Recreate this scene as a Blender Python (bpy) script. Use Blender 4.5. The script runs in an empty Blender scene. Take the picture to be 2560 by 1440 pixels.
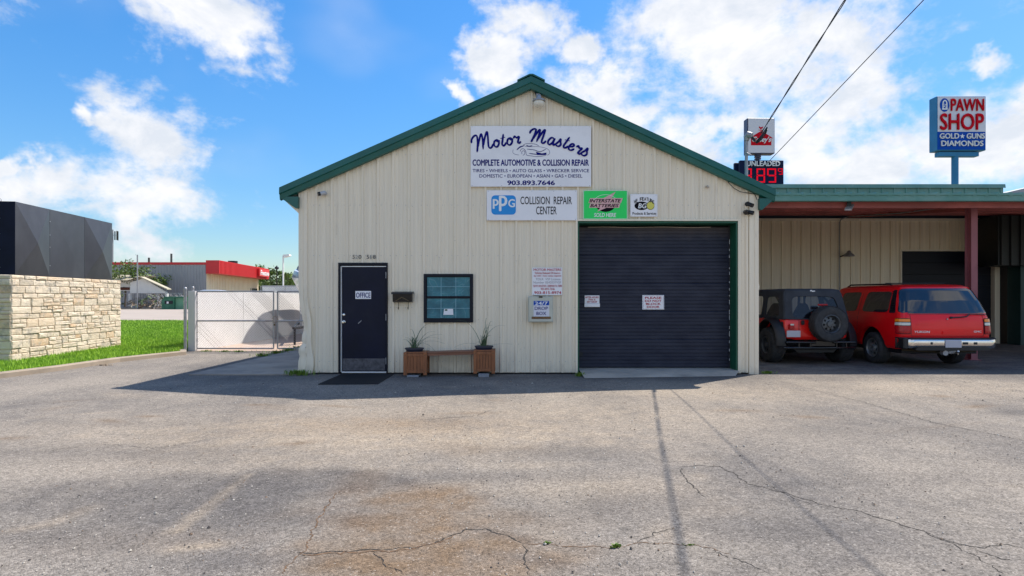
import bpy, bmesh, math, random
import numpy as np
from mathutils import Vector, Matrix
R = random.Random(7)
PI = math.pi
sc = bpy.context.scene
C = sc.collection

# ---------------------------------------------------------------- camera, world, sun, exposure
F, HZ, EYE = 1440.0, 746.0, 1.5          # focal length in photo pixels, horizon row, eye height
cam_d = bpy.data.cameras.new('camera'); cam = bpy.data.objects.new('camera', cam_d); C.objects.link(cam)
cam.location = (0, 0, EYE); cam.rotation_euler = (PI/2, 0, 0)
cam_d.sensor_width = 36; cam_d.lens = 36*F/2560; cam_d.shift_y = (HZ-720)/2560
cam_d.clip_start = 0.1; cam_d.clip_end = 3000
sc.camera = cam
SUN = Vector((0.575, 0.468, 1.0)).normalized()
EL = math.asin(SUN.z); AZ = math.atan2(SUN.x, SUN.y)
sun_d = bpy.data.lights.new('sun', 'SUN'); sun = bpy.data.objects.new('sun', sun_d); C.objects.link(sun)
sun_d.energy = 4.2; sun_d.angle = math.radians(0.5); sun_d.color = (1.0, 0.93, 0.83)
sun.rotation_euler = SUN.to_track_quat('Z', 'Y').to_euler(); sun.location = (20, 20, 40)
SKY_STR = 0.12
vs = sc.view_settings
vs.view_transform = 'Standard'; vs.look = 'None'; vs.gamma = 1; vs.use_curve_mapping = False
vs.exposure = 0.76

def azel(px, py):
    dx = px-1280
    return math.atan2(dx, F), math.atan2(HZ-py, math.hypot(F, dx))

w = bpy.data.worlds.new('World'); sc.world = w; w.use_nodes = True
nt = w.node_tree; nt.nodes.clear(); N = nt.nodes.new; L = nt.links.new
def nm(op, a, b=None, c=None, clamp=False):
    n = N('ShaderNodeMath'); n.operation = op; n.use_clamp = clamp
    for i, v in enumerate((a, b, c)):
        if v is None: continue
        if isinstance(v, (int, float)): n.inputs[i].default_value = v
        else: L(v, n.inputs[i])
    return n.outputs[0]
out = N('ShaderNodeOutputWorld'); bg = N('ShaderNodeBackground'); bg.inputs[1].default_value = SKY_STR
sky = N('ShaderNodeTexSky'); sky.sky_type = 'NISHITA'; sky.sun_disc = False
sky.sun_elevation = EL; sky.sun_rotation = AZ; sky.air_density = 1.15; sky.dust_density = 0.35; sky.ozone_density = 2.2
hs = N('ShaderNodeHueSaturation'); hs.inputs['Saturation'].default_value = 1.25; hs.inputs['Value'].default_value = 1.0
lum = N('ShaderNodeRGBToBW'); L(sky.outputs[0], lum.inputs[0])            # softer glare towards the horizon, bluer air
soft = nm('DIVIDE', 1.22, nm('ADD', 1.0, nm('MULTIPLY', lum.outputs[0], 0.13)))
tint = N('ShaderNodeVectorMath'); tint.operation = 'MULTIPLY'; L(sky.outputs[0], tint.inputs[0]); tint.inputs[1].default_value = (.82, .925, 1.04)
scl_ = N('ShaderNodeVectorMath'); scl_.operation = 'SCALE'; L(tint.outputs[0], scl_.inputs[0]); L(soft, scl_.inputs['Scale'])
L(scl_.outputs[0], hs.inputs['Color'])
tc = N('ShaderNodeTexCoord'); sx = N('ShaderNodeSeparateXYZ'); L(tc.outputs['Generated'], sx.inputs[0])
az = nm('ARCTAN2', sx.outputs[0], sx.outputs[1]); el = nm('ARCSINE', sx.outputs[2])
cb = N('ShaderNodeCombineXYZ'); L(az, cb.inputs[0]); L(el, cb.inputs[1])
wn = N('ShaderNodeTexNoise'); wn.inputs['Scale'].default_value = 9; wn.inputs['Detail'].default_value = 5; wn.inputs['Roughness'].default_value = .6; L(tc.outputs['Generated'], wn.inputs['Vector'])
wv_ = N('ShaderNodeVectorMath'); wv_.operation = 'MULTIPLY_ADD'; L(wn.outputs['Color'], wv_.inputs[0]); wv_.inputs[1].default_value = (.20, .14, 0); L(cb.outputs[0], wv_.inputs[2])
wo_ = N('ShaderNodeVectorMath'); wo_.operation = 'ADD'; L(wv_.outputs[0], wo_.inputs[0]); wo_.inputs[1].default_value = (-.10, -.07, 0)
blobs = []
for (cx, cy, rx, ry) in [(455,40,190,110),(570,105,75,55),(390,320,120,85),(300,300,70,40),(185,268,60,24),(90,475,170,75),(330,490,215,75),
        (335,560,85,75),(1320,45,85,75),(1235,150,62,62),(1450,110,52,45),(1490,235,105,66),(1560,290,75,50),(1122,248,30,36),(1880,130,255,190),
        (2080,70,210,120),(1790,330,130,70),(2480,330,170,120),(2200,400,190,95),(2330,350,150,80),(2440,150,75,32),(380,620,90,38),(20,390,40,40),
        (2010,400,110,60),(1700,60,110,70),(2150,200,110,110),(1950,320,120,70),(2540,260,70,60)]:
    a, e = azel(cx, cy); a2, _ = azel(cx+rx, cy); a1, _ = azel(cx-rx, cy); _, e2 = azel(cx, cy-ry); _, e1 = azel(cx, cy+ry)
    blobs.append((a, e, (a2-a1)/2, (e2-e1)/2))
for k in range(26):                                   # broken cumulus all round the horizon, enlarged out of view for neutral fill
    a = 0.95 + (2*PI-1.9)*((k+0.5)/26) + R.uniform(-.1, .1)
    if a > PI: a -= 2*PI
    blobs.append((a, R.choice((.12, .2, .32, .48, .7)), R.uniform(.12, .32), R.uniform(.07, .15)))
prev = None
for (a, e, ra, re) in blobs:
    v = N('ShaderNodeVectorMath'); v.operation = 'MULTIPLY_ADD'; L(wo_.outputs[0], v.inputs[0])
    v.inputs[1].default_value = (1/ra, 1/re, 0); v.inputs[2].default_value = (-a/ra, -e/re, 0)
    ln = N('ShaderNodeVectorMath'); ln.operation = 'LENGTH'; L(v.outputs[0], ln.inputs[0])
    if prev is None: prev = ln.outputs['Value']
    else:
        n = N('ShaderNodeMath'); n.operation = 'SMOOTH_MIN'; L(prev, n.inputs[0]); L(ln.outputs['Value'], n.inputs[1]); n.inputs[2].default_value = 0.25
        prev = n.outputs[0]
def fbm(scale, detail, rough, off, dist=0.0):
    mp = N('ShaderNodeMapping'); mp.inputs['Scale'].default_value = (1, 1, 1.5); mp.inputs['Location'].default_value = off
    L(tc.outputs['Generated'], mp.inputs[0])
    t = N('ShaderNodeTexNoise'); t.inputs['Scale'].default_value = scale; t.inputs['Detail'].default_value = detail
    t.inputs['Roughness'].default_value = rough; t.inputs['Distortion'].default_value = dist; L(mp.outputs[0], t.inputs['Vector'])
    return t.outputs['Fac']
n1 = fbm(7.0, 9, 0.60, (0, 0, 0), 0.25); n2 = fbm(3.0, 3, 0.5, (3, 1, 2)); n3 = fbm(7.0, 9, 0.6, (.008, .004, .03), 0.25); n4 = fbm(24.0, 8, 0.62, (5, 2, 7), 0.1)
dens = nm('ADD', nm('SUBTRACT', 1.0, prev), nm('MULTIPLY', nm('SUBTRACT', n1, 0.5), 3.4))
dens = nm('ADD', nm('ADD', dens, nm('MULTIPLY', nm('SUBTRACT', n2, 0.5), 0.8)), nm('MULTIPLY', nm('SUBTRACT', n4, 0.5), 1.5))
mr = N('ShaderNodeMapRange'); mr.interpolation_type = 'SMOOTHSTEP'; L(dens, mr.inputs[0])
mr.inputs[1].default_value = -0.52; mr.inputs[2].default_value = 0.60; mr.inputs[3].default_value = 0; mr.inputs[4].default_value = 0.97
mist = N('ShaderNodeMapRange'); mist.interpolation_type = 'SMOOTHSTEP'; L(n2, mist.inputs[0])
mist.inputs[1].default_value = 0.45; mist.inputs[2].default_value = 0.8; mist.inputs[3].default_value = 0; mist.inputs[4].default_value = 0.35
alpha = nm('MAXIMUM', mr.outputs[0], mist.outputs[0])
shade = N('ShaderNodeMapRange'); L(nm('ADD', nm('SUBTRACT', n3, n1), nm('MULTIPLY', dens, 0.03)), shade.inputs[0])
shade.inputs[1].default_value = -0.10; shade.inputs[2].default_value = 0.10; shade.inputs[3].default_value = 0; shade.inputs[4].default_value = 1
cc = N('ShaderNodeMix'); cc.data_type = 'RGBA'; L(shade.outputs[0], cc.inputs[0])
CW = 0.97/(SKY_STR*2**vs.exposure)
cc.inputs[6].default_value = (CW*.82, CW*.87, CW*.95, 1); cc.inputs[7].default_value = (CW*1.06, CW*1.06, CW*1.08, 1)
mx = N('ShaderNodeMix'); mx.data_type = 'RGBA'; L(alpha, mx.inputs[0]); L(hs.outputs[0], mx.inputs[6]); L(cc.outputs[2], mx.inputs[7])
L(mx.outputs[2], bg.inputs[0]); L(bg.outputs[0], out.inputs[0])

# ---------------------------------------------------------------- helpers
def G(px, py):                                        # photo pixel on the ground -> world x, y
    s = (py-HZ)/EYE
    return ((px-1280)/s, F/s)
def P(px, py, Y):                                     # photo pixel at depth Y -> world point
    s = F/Y
    return Vector(((px-1280)/s, Y, EYE+(HZ-py)/s))
def props(o, label=None, cat=None, group=None, kind=None):
    if label: o['label'] = label
    if cat: o['category'] = cat
    if group: o['group'] = group
    if kind: o['kind'] = kind
    return o
def thing(name, label, cat, loc=(0, 0, 0), rotz=0, group=None):
    o = bpy.data.objects.new(name, None); C.objects.link(o); o.empty_display_size = 0.2
    o.location = loc; o.rotation_euler = (0, 0, rotz)
    return props(o, label, cat, group)
def wloc(o):
    v = Vector((0, 0, 0))
    while o is not None: v += o.location; o = o.parent
    return v
def link(name, me, parent=None, label=None, kind=None):
    o = bpy.data.objects.new(name, me); C.objects.link(o)
    if parent: o.parent = parent
    return props(o, label, None, None, kind)
def copy_tree(o, parent=None):
    c = o.copy(); C.objects.link(c); c.parent = parent
    for ch in list(o.children): copy_tree(ch, c)
    return c

class MB:
    def __init__(s): s.v = []; s.f = []; s.mi = []; s.m = 0
    def add(s, vs_, fs):
        b = len(s.v); s.v += [tuple(p) for p in vs_]
        for f in fs: s.f.append(tuple(b+i for i in f)); s.mi.append(s.m)
        return s
    def box(s, x0, x1, y0, y1, z0, z1):
        return s.add([(x0,y0,z0),(x1,y0,z0),(x1,y1,z0),(x0,y1,z0),(x0,y0,z1),(x1,y0,z1),(x1,y1,z1),(x0,y1,z1)],
                     [(0,3,2,1),(4,5,6,7),(0,1,5,4),(1,2,6,5),(2,3,7,6),(3,0,4,7)])
    def cbox(s, x0, x1, y0, y1, z0, z1, c=0.01):      # chamfered box
        def ring(i, z): return [(x0+i+c,y0+i,z),(x1-i-c,y0+i,z),(x1-i,y0+i+c,z),(x1-i,y1-i-c,z),(x1-i-c,y1-i,z),(x0+i+c,y1-i,z),(x0+i,y1-i-c,z),(x0+i,y0+i+c,z)]
        return s.loft([ring(c, z0), ring(0, z0+c), ring(0, z1-c), ring(c, z1)])
    def loft(s, rings, caps=True, closed=True):
        n = len(rings[0]); b = [p for r in rings for p in r]; fs = []
        for k in range(len(rings)-1):
            for i in range(n if closed else n-1):
                j = (i+1) % n
                fs.append((k*n+i, k*n+j, (k+1)*n+j, (k+1)*n+i))
        if caps: fs += [tuple(reversed(range(n))), tuple((len(rings)-1)*n+i for i in range(n))]
        return s.add(b, fs)
    def tube(s, pts, r, n=8, caps=True):
        pts = [Vector(p) for p in pts]; rings = []
        rr = r if isinstance(r, (list, tuple)) else [r]*len(pts)
        up = None
        for i, p in enumerate(pts):
            d = (pts[min(i+1, len(pts)-1)]-pts[max(i-1, 0)]).normalized()
            if up is None: up = d.orthogonal().normalized()
            u = (up-d*up.dot(d)).normalized(); up = u; v = d.cross(u)
            rings.append([p+rr[i]*(math.cos(2*PI*k/n)*u+math.sin(2*PI*k/n)*v) for k in range(n)])
        return s.loft(rings, caps)
    def cyl(s, a, b, r, r2=None, n=16): return s.tube([a, b], [r, r if r2 is None else r2], n)
    def lathe(s, prof, n=24, origin=(0,0,0), axis='z', close=False):   # prof: (radius, height)
        rings = []
        for (r, h) in prof:
            ring = []
            for k in range(n):
                a = 2*PI*k/n; c, d = r*math.cos(a), r*math.sin(a)
                p = {'z': (c, d, h), 'x': (h, c, d), 'y': (d, h, c)}[axis]
                ring.append((p[0]+origin[0], p[1]+origin[1], p[2]+origin[2]))
            rings.append(ring)
        if close: rings.append(rings[0])
        return s.loft(rings, caps=not close)
    def prism(s, poly, lo, hi, axis='y'):             # poly in the plane normal to axis
        n = len(poly)
        def q(a, b, c): return {'y': (a, c, b), 'z': (a, b, c), 'x': (c, a, b)}[axis]
        return s.add([q(a, b, lo) for a, b in poly]+[q(a, b, hi) for a, b in poly],
                     [tuple(range(n)), tuple(reversed(range(n, 2*n)))]+[(i, n+i, n+(i+1) % n, (i+1) % n) for i in range(n)])
    def mesh(s, name, mats, off=(0, 0, 0), smooth=False, recalc=True):
        me = bpy.data.meshes.new(name)
        me.from_pydata([(x-off[0], y-off[1], z-off[2]) for x, y, z in s.v], [], s.f)
        for m in (mats if isinstance(mats, (list, tuple)) else [mats]): me.materials.append(m)
        me.polygons.foreach_set('material_index', s.mi)
        if recalc:
            bm = bmesh.new(); bm.from_mesh(me); bmesh.ops.recalc_face_normals(bm, faces=bm.faces); bm.to_mesh(me); bm.free()
        if smooth:
            me.shade_smooth(); me.set_sharp_from_angle(angle=math.radians(smooth if smooth is not True else 35))
        me.update(); return me
    def build(s, name, mats, parent=None, smooth=False, label=None, kind=None, local=False, recalc=True):
        off = wloc(parent) if (parent is not None and not local) else (0, 0, 0)
        return link(name, s.mesh(name, mats, off, smooth, recalc), parent, label, kind)

# ---------------------------------------------------------------- materials
def newmat(name):
    m = bpy.data.materials.new(name); m.use_nodes = True
    return m, m.node_tree, m.node_tree.nodes['Principled BSDF']
def noise_node(t, pos, scale, detail=4, rough=.55, vscale=(1, 1, 1), dist=0):
    mp = t.nodes.new('ShaderNodeMapping'); mp.inputs['Scale'].default_value = vscale; t.links.new(pos, mp.inputs[0])
    n = t.nodes.new('ShaderNodeTexNoise'); n.inputs['Scale'].default_value = scale; n.inputs['Detail'].default_value = detail
    n.inputs['Roughness'].default_value = rough; n.inputs['Distortion'].default_value = dist; t.links.new(mp.outputs[0], n.inputs['Vector'])
    return n.outputs['Fac']
def rng(t, v, a, b, c=0., d=1.):
    r = t.nodes.new('ShaderNodeMapRange'); t.links.new(v, r.inputs[0])
    for i, x in enumerate((a, b, c, d)): r.inputs[i+1].default_value = x
    return r.outputs[0]
def mixc(t, fac, a, b, mode='MIX'):
    m = t.nodes.new('ShaderNodeMix'); m.data_type = 'RGBA'; m.blend_type = mode
    for i, v in ((0, fac), (6, a), (7, b)):
        if isinstance(v, (int, float)): m.inputs[i].default_value = v
        elif isinstance(v, tuple): m.inputs[i].default_value = (*v[:3], 1)
        else: t.links.new(v, m.inputs[i])
    return m.outputs[2]
def add_bump(t, b, h, strength=.3, dist=.01):
    n = t.nodes.new('ShaderNodeBump'); n.inputs['Strength'].default_value = strength; n.inputs['Distance'].default_value = dist
    t.links.new(h, n.inputs['Height']); t.links.new(n.outputs[0], b.inputs['Normal'])
def M(name, col, rough=.6, metal=0., var=.12, scale=2., vs_=(1, 1, 1), dirt=None, damt=.5, dth=(.5, .7), dscale=1.5, bump=0., bscale=60, coat=0., spec=None, emit=None):
    m, t, b = newmat(name)
    g = t.nodes.new('ShaderNodeNewGeometry'); pos = g.outputs['Position']
    n = noise_node(t, pos, scale, 5, .6, vs_)
    lo = tuple(c*(1-var) for c in col); hi = tuple(min(1, c*(1+var)) for c in col)
    c = mixc(t, rng(t, n, .3, .7), lo, hi)
    if dirt:
        d = noise_node(t, pos, dscale, 6, .65, vs_)
        f = rng(t, d, dth[0], dth[1], 0, damt)
        c = mixc(t, f, c, dirt)
    t.links.new(c, b.inputs['Base Color'])
    b.inputs['Roughness'].default_value = rough; b.inputs['Metallic'].default_value = metal; b.inputs['Coat Weight'].default_value = coat
    if coat: b.inputs['Coat Roughness'].default_value = .04
    if spec is not None: b.inputs['Specular IOR Level'].default_value = spec
    if bump:
        add_bump(t, b, noise_node(t, pos, bscale, 4, .6), bump, .004)
    if emit: b.inputs['Emission Color'].default_value = (*col, 1); b.inputs['Emission Strength'].default_value = emit
    return m

MAT = {}
def mm(k, *a, **kw): MAT[k] = M(k, *a, **kw); return MAT[k]
mm('green_trim', (.003, .098, .082), .34, var=.18, scale=1.3, dirt=(.04, .16, .13), damt=.35)
mm('green_old', (.10, .26, .22), .45, var=.15, scale=1.5, dirt=(.2, .3, .27), damt=.5)
mm('green_jamb', (.006, .085, .045), .5, var=.15)
mm('navy_door', (.004, .006, .022), .5, var=.25, scale=2.5, spec=.25, dirt=(.014, .016, .028), damt=.5, dscale=2)
mm('frame_black', (.003, .005, .014), .5, var=.2, spec=.3)
mm('white_paint', (.74, .74, .73), .5, var=.05, dirt=(.45, .43, .4), damt=.3)
mm('sign_white', (.88, .87, .89), .45, var=.03, dirt=(.6, .6, .62), damt=.25)
mm('navy_ink', (.004, .006, .17), .6, spec=.1, var=.1)
mm('black_ink', (.004, .004, .008), .6, spec=.1, var=.1)
mm('maroon_ink', (.48, .015, .045), .6, spec=.1, var=.25, scale=30)
mm('grey_ink', (.26, .22, .26), .6, var=.25, scale=30)
mm('red_ink', (.60, .002, .015), .6, spec=.1, var=.1)
mm('blue_ink', (.005, .28, .74), .45, var=.04)
mm('sign_green', (.008, .74, .12), .4, var=.04)
mm('pale_ink', (.85, .87, .88), .5, var=.02)
mm('pink_ink', (.72, .42, .42), .5, var=.08)
mm('yellow_ink', (.72, .66, .12), .5, var=.08)
mm('chrome', (.75, .72, .68), .14, 1.0, var=.08, scale=6)
mm('steel', (.42, .43, .44), .38, .8, var=.15, scale=10)
mm('galv', (.34, .35, .37), .5, .5, var=.15, scale=12, dirt=(.2, .12, .08), damt=.4, dscale=8)
mm('black_plastic', (.012, .013, .016), .5, var=.2)
mm('rim_dark', (.10, .11, .125), .35, .4, var=.2)
mm('black_gloss', (.01, .01, .012), .2, var=.2)
mm('rubber', (.028, .030, .035), .75, var=.35, scale=14, dirt=(.07, .065, .06), damt=.5, dscale=9, bump=.4, bscale=80)
mm('red_paint', (.84, .004, .010), .30, var=.06, scale=1.5, coat=.45, spec=.3)
mm('red_paint_dull', (.84, .008, .006), .36, var=.10, scale=2, coat=.6, dirt=(.25, .05, .04), damt=.3, dscale=5)
mm('soft_top', (.035, .040, .050), .85, var=.25, scale=4, bump=.4, bscale=200)
mm('lens_amber', (.90, .24, .01), .25, coat=.25, var=.1, scale=60)
mm('lens_clear', (.62, .62, .58), .15, coat=1, var=.15, scale=60)
mm('lens_red', (.42, .004, .012), .25, coat=.25, var=.2, scale=60, spec=.3)
mm('plate', (.48, .48, .54), .5, var=.03)
mm('seat_dark', (.012, .016, .045), .8, var=.2)
mm('oxide', (.38, .10, .09), .6, var=.25, scale=3, dirt=(.06, .02, .02), damt=.5)
mm('oxide_post', (.30, .10, .115), .6, var=.15, scale=3, dirt=(.2, .08, .08), damt=.5)
mm('dark_void', (.006, .007, .014), .6, var=.3)
mm('cam_grey', (.45, .46, .48), .4, var=.1)
mm('wood', (.30, .105, .038), .55, var=.3, scale=9, vs_=(3, 3, .4), dirt=(.13, .05, .022), damt=.6, dscale=6)
mm('wood_seat', (.24, .10, .055), .55, var=.3, scale=9, vs_=(.3, 3, 3), dirt=(.12, .06, .04), damt=.6)
mm('pot', (.018, .025, .05), .35, var=.3)
mm('soil', (.03, .022, .016), .95, var=.4, scale=60)
mm('leaf_grassy', (.07, .12, .055), .5, var=.4, scale=20)
mm('leaf_weed', (.16, .26, .03), .5, var=.4, scale=25)
mm('cinder', (.25, .26, .29), .9, var=.2, scale=30, bump=.5)
mm('conc', (.50, .43, .35), .85, var=.15, scale=1.2, dirt=(.22, .19, .16), damt=.6, dscale=1.7, bump=.3, bscale=90)
mm('conc_slab', (.33, .27, .215), .85, var=.18, scale=1.0, dirt=(.15, .135, .125), damt=.7, dscale=1.4, bump=.3, bscale=90)
mm('kerb', (.33, .27, .21), .9, var=.2, scale=3, dirt=(.2, .15, .1), damt=.6, bump=.4, bscale=60)
mm('pavement', (.38, .32, .27), .9, var=.08, scale=.3, dirt=(.30, .25, .21), damt=.5, dscale=.25, bump=.2)
mm('driveway', (.42, .31, .24), .9, var=.12, scale=1., dirt=(.28, .2, .15), damt=.5, bump=.3)
mm('terrain', (.16, .15, .09), .95, var=.3, scale=.2)
mm('cmu_white', (.55, .54, .54), .7, var=.05, scale=1.5, dirt=(.52, .50, .48), damt=.35, dscale=1.1, bump=.2)
mm('sign_box', (.10, .097, .108), .38, .7, var=.18, scale=1.1, vs_=(1, 1, .6), dirt=(.14, .14, .15), damt=.5, dscale=1.3)
mm('sign_box_end', (.003, .006, .020), .6, var=.3, spec=.15)
mm('mortar', (.60, .51, .40), .95, var=.12, scale=20)
mm('grey_metal', (.34, .34, .355), .5, .2, var=.06, scale=.4)
mm('tan_metal', (.78, .68, .50), .6, var=.06, scale=.5)
mm('bright_red', (.62, .025, .03), .45, var=.05)
mm('shed_white', (.66, .66, .63), .7, var=.06, scale=1)
mm('shed_roof', (.42, .38, .28), .8, var=.12, scale=1)
mm('dumpster_green', (.012, .13, .07), .5, var=.2, scale=1.5, dirt=(.12, .2, .15), damt=.4)
mm('dumpster_light', (.10, .27, .17), .5, var=.2, scale=1.5)
mm('debris', (.24, .19, .14), .9, var=.6, scale=1.2)
mm('bark', (.11, .085, .06), .9, var=.3, scale=8)
mm('leaf_tree', (.10, .16, .022), .55, var=.5, scale=1.2)
mm('leaf_tree_dark', (.05, .09, .02), .55, var=.5, scale=1.2)
mm('boat_white', (.68, .68, .68), .3, var=.05, coat=.5)
mm('boat_navy', (.01, .06, .20), .3, var=.1, coat=.5)
mm('boat_cover', (.20, .20, .22), .8, var=.4, scale=3)
mm('car_white', (.7, .7, .72), .3, coat=1, var=.02)
mm('pole_blue', (.035, .20, .40), .5, spec=.2, var=.12, scale=1)
mm('sign_blue', (.004, .075, .44), .6, spec=.1, var=.05)
mm('sign_face', (.70, .70, .78), .45, var=.03)
mm('casey_face', (.70, .69, .74), .45, var=.02)
mm('casey_frame', (.05, .06, .12), .45, var=.1)
mm('price_navy', (.004, .012, .05), .6, spec=.15, var=.1)
mm('led_red', (.80, .004, .02), .6, var=.02, emit=.28, spec=.1)
mm('paint_black', (.006, .009, .010), .5, var=.3)
mm('brick_tan', (.46, .40, .33), .85, var=.15, scale=9, bump=.3)
mm('mat_rubber', (.012, .013, .016), .8, var=.3)
mm('lamp_glass', (.72, .70, .62), .25, var=.05, coat=.5)
mm('cable', (.012, .012, .014), .5, var=.1)
mm('number_black', (.03, .03, .035), .5)
mm('number_faded', (.34, .33, .30), .6)
mm('crack', (.030, .026, .022), .95, var=.4, scale=30)
mm('crack_rust', (.13, .075, .04), .95, var=.5, scale=20)
mm('dropbox', (.52, .53, .46), .4, .2, var=.08, scale=4, dirt=(.42, .46, .46), damt=.6)
mm('mailbox', (.014, .012, .012), .35, .3, var=.4, scale=14)
mm('brass', (.13, .10, .06), .4, .7, var=.2)

def glass(name, tint=(.02, .022, .026), transp=.35, rough=.02):
    m, t, b = newmat(name)
    b.inputs['Base Color'].default_value = (*tint, 1); b.inputs['Roughness'].default_value = rough; b.inputs['Coat Weight'].default_value = 1; b.inputs['Coat Roughness'].default_value = .01
    tr = t.nodes.new('ShaderNodeBsdfTransparent'); tr.inputs[0].default_value = (.75, .8, .85, 1)
    mx_ = t.nodes.new('ShaderNodeMixShader'); mx_.inputs[0].default_value = transp
    t.links.new(b.outputs[0], mx_.inputs[1]); t.links.new(tr.outputs[0], mx_.inputs[2]); t.links.new(mx_.outputs[0], t.nodes['Material Output'].inputs[0])
    MAT[name] = m
glass('glass_dark', transp=.06)
glass('glass_tail', (.012, .016, .024), .0, .015)
glass('glass_soft', (.004, .005, .009), .42, .06)

# window film: teal plastic sheet with wavy creases
m, t, b = newmat('film'); MAT['film'] = m
g = t.nodes.new('ShaderNodeNewGeometry')
nz = noise_node(t, g.outputs['Position'], 2.6, 2, .5, (1, 1, 1), .6)
wv = t.nodes.new('ShaderNodeMath'); wv.operation = 'SINE'
ml = t.nodes.new('ShaderNodeMath'); ml.operation = 'MULTIPLY'; ml.inputs[1].default_value = 75; t.links.new(nz, ml.inputs[0]); t.links.new(ml.outputs[0], wv.inputs[0])
line = rng(t, wv.outputs[0], .80, 1.0); amt = noise_node(t, g.outputs['Position'], 4, 2, .5)
mk = t.nodes.new('ShaderNodeMath'); mk.operation = 'MULTIPLY'; t.links.new(line, mk.inputs[0]); t.links.new(rng(t, amt, .45, .7, 0, .6), mk.inputs[1])
base = mixc(t, rng(t, amt, .35, .65), (.012, .12, .165), (.03, .20, .25))
t.links.new(mixc(t, mk.outputs[0], base, (.25, .40, .46)), b.inputs['Base Color']); b.inputs['Roughness'].default_value = .3; b.inputs['Coat Weight'].default_value = .12
add_bump(t, b, wv.outputs[0], .25, .004)

# cladding: beige baked enamel with rain streaks, rust under the eaves, scuffs near the ground
def cladding(name, col, streak=.22, rust=True):
    m, t, b = newmat(name); MAT[name] = m
    g = t.nodes.new('ShaderNodeNewGeometry'); pos = g.outputs['Position']
    n1_ = noise_node(t, pos, 1.0, 4, .6, (14, 14, .35)); n2_ = noise_node(t, pos, .8, 5, .6)
    c = mixc(t, rng(t, n1_, .35, .7), tuple(x*(1-streak) for x in col), tuple(x*(1+streak*.3) for x in col))
    c = mixc(t, rng(t, n2_, .35, .7, 0, .35), c, (col[0]*.86, col[1]*.90, col[2]*.98))
    sp = noise_node(t, pos, 26, 2, .5, (1, 1, 1.4)); c = mixc(t, rng(t, sp, .70, .78, 0, .5), c, (.16, .13, .10))
    if rust:
        n3_ = noise_node(t, pos, 1.0, 5, .7, (9, 9, .8)); c = mixc(t, rng(t, n3_, .60, .80, 0, .45), c, (.33, .24, .15))
    sz = t.nodes.new('ShaderNodeSeparateXYZ'); t.links.new(pos, sz.inputs[0])
    sm = t.nodes.new('ShaderNodeMath'); sm.operation = 'ADD'; t.links.new(sz.outputs[2], sm.inputs[0]); t.links.new(rng(t, noise_node(t, pos, 5, 6, .7, (1, 1, .5)), 0, 1, .45, -.45), sm.inputs[1])
    c = mixc(t, rng(t, sm.outputs[0], -.10, .18, .38, 0), c, (.26, .23, .185))       # soil splashed up from the ground
    t.links.new(c, b.inputs['Base Color']); b.inputs['Roughness'].default_value = .42
    add_bump(t, b, noise_node(t, pos, 5, 3, .5, (1, 1, .4)), .25, .02)
cladding('clad', (.90, .79, .61), .11); cladding('clad_back', (.95, .81, .58), .18, False); cladding('clad_trim', (.90, .79, .61), .10)

# sectional door steel
m, t, b = newmat('door_steel'); MAT['door_steel'] = m
g = t.nodes.new('ShaderNodeNewGeometry'); pos = g.outputs['Position']
n1_ = noise_node(t, pos, 2.2, 6, .65, (1, 1, 2)); sxyz = t.nodes.new('ShaderNodeSeparateXYZ'); t.links.new(pos, sxyz.inputs[0])
c = mixc(t, rng(t, n1_, .3, .75), (.013, .016, .034), (.036, .040, .062))
topd = t.nodes.new('ShaderNodeMath'); topd.operation = 'ADD'; t.links.new(sxyz.outputs[2], topd.inputs[0]); t.links.new(rng(t, noise_node(t, pos, 3, 4, .6, (1, 1, .4)), 0, 1, -.25, .25), topd.inputs[1])
c = mixc(t, rng(t, topd.outputs[0], 2.68, 2.95, 0, .45), c, (.13, .10, .09))
c = mixc(t, rng(t, noise_node(t, pos, 7, 7, .75, (1, 1, 3)), .60, .80, 0, .35), c, (.085, .08, .085))
t.links.new(c, b.inputs['Base Color']); b.inputs['Roughness'].default_value = .5; b.inputs['Specular IOR Level'].default_value = .3

# limestone, one tint per stone
m, t, b = newmat('limestone'); MAT['limestone'] = m
g = t.nodes.new('ShaderNodeNewGeometry'); oi = t.nodes.new('ShaderNodeObjectInfo'); pos = g.outputs['Position']
cr = t.nodes.new('ShaderNodeValToRGB'); e = cr.color_ramp.elements
e[0].position = 0; e[0].color = (.66, .53, .39, 1); e[1].position = 1; e[1].color = (.70, .58, .44, 1)
for p_, c_ in ((.25, (.72, .61, .47, 1)), (.5, (.60, .49, .36, 1)), (.8, (.68, .54, .39, 1)), (.95, (.60, .40, .23, 1))):
    q = e.new(p_); q.color = c_
t.links.new(oi.outputs['Random'], cr.inputs[0])
c = mixc(t, rng(t, noise_node(t, pos, 3.6, 7, .75), .50, .64, 0, .72), cr.outputs[0], (.20, .19, .175))
c = mixc(t, rng(t, noise_node(t, pos, 14, 5, .7), .35, .7, 0, .5), c, (.76, .68, .56))
t.links.new(c, b.inputs['Base Color']); b.inputs['Roughness'].default_value = .9
add_bump(t, b, noise_node(t, pos, 22, 8, .75), .9, .03)

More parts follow.
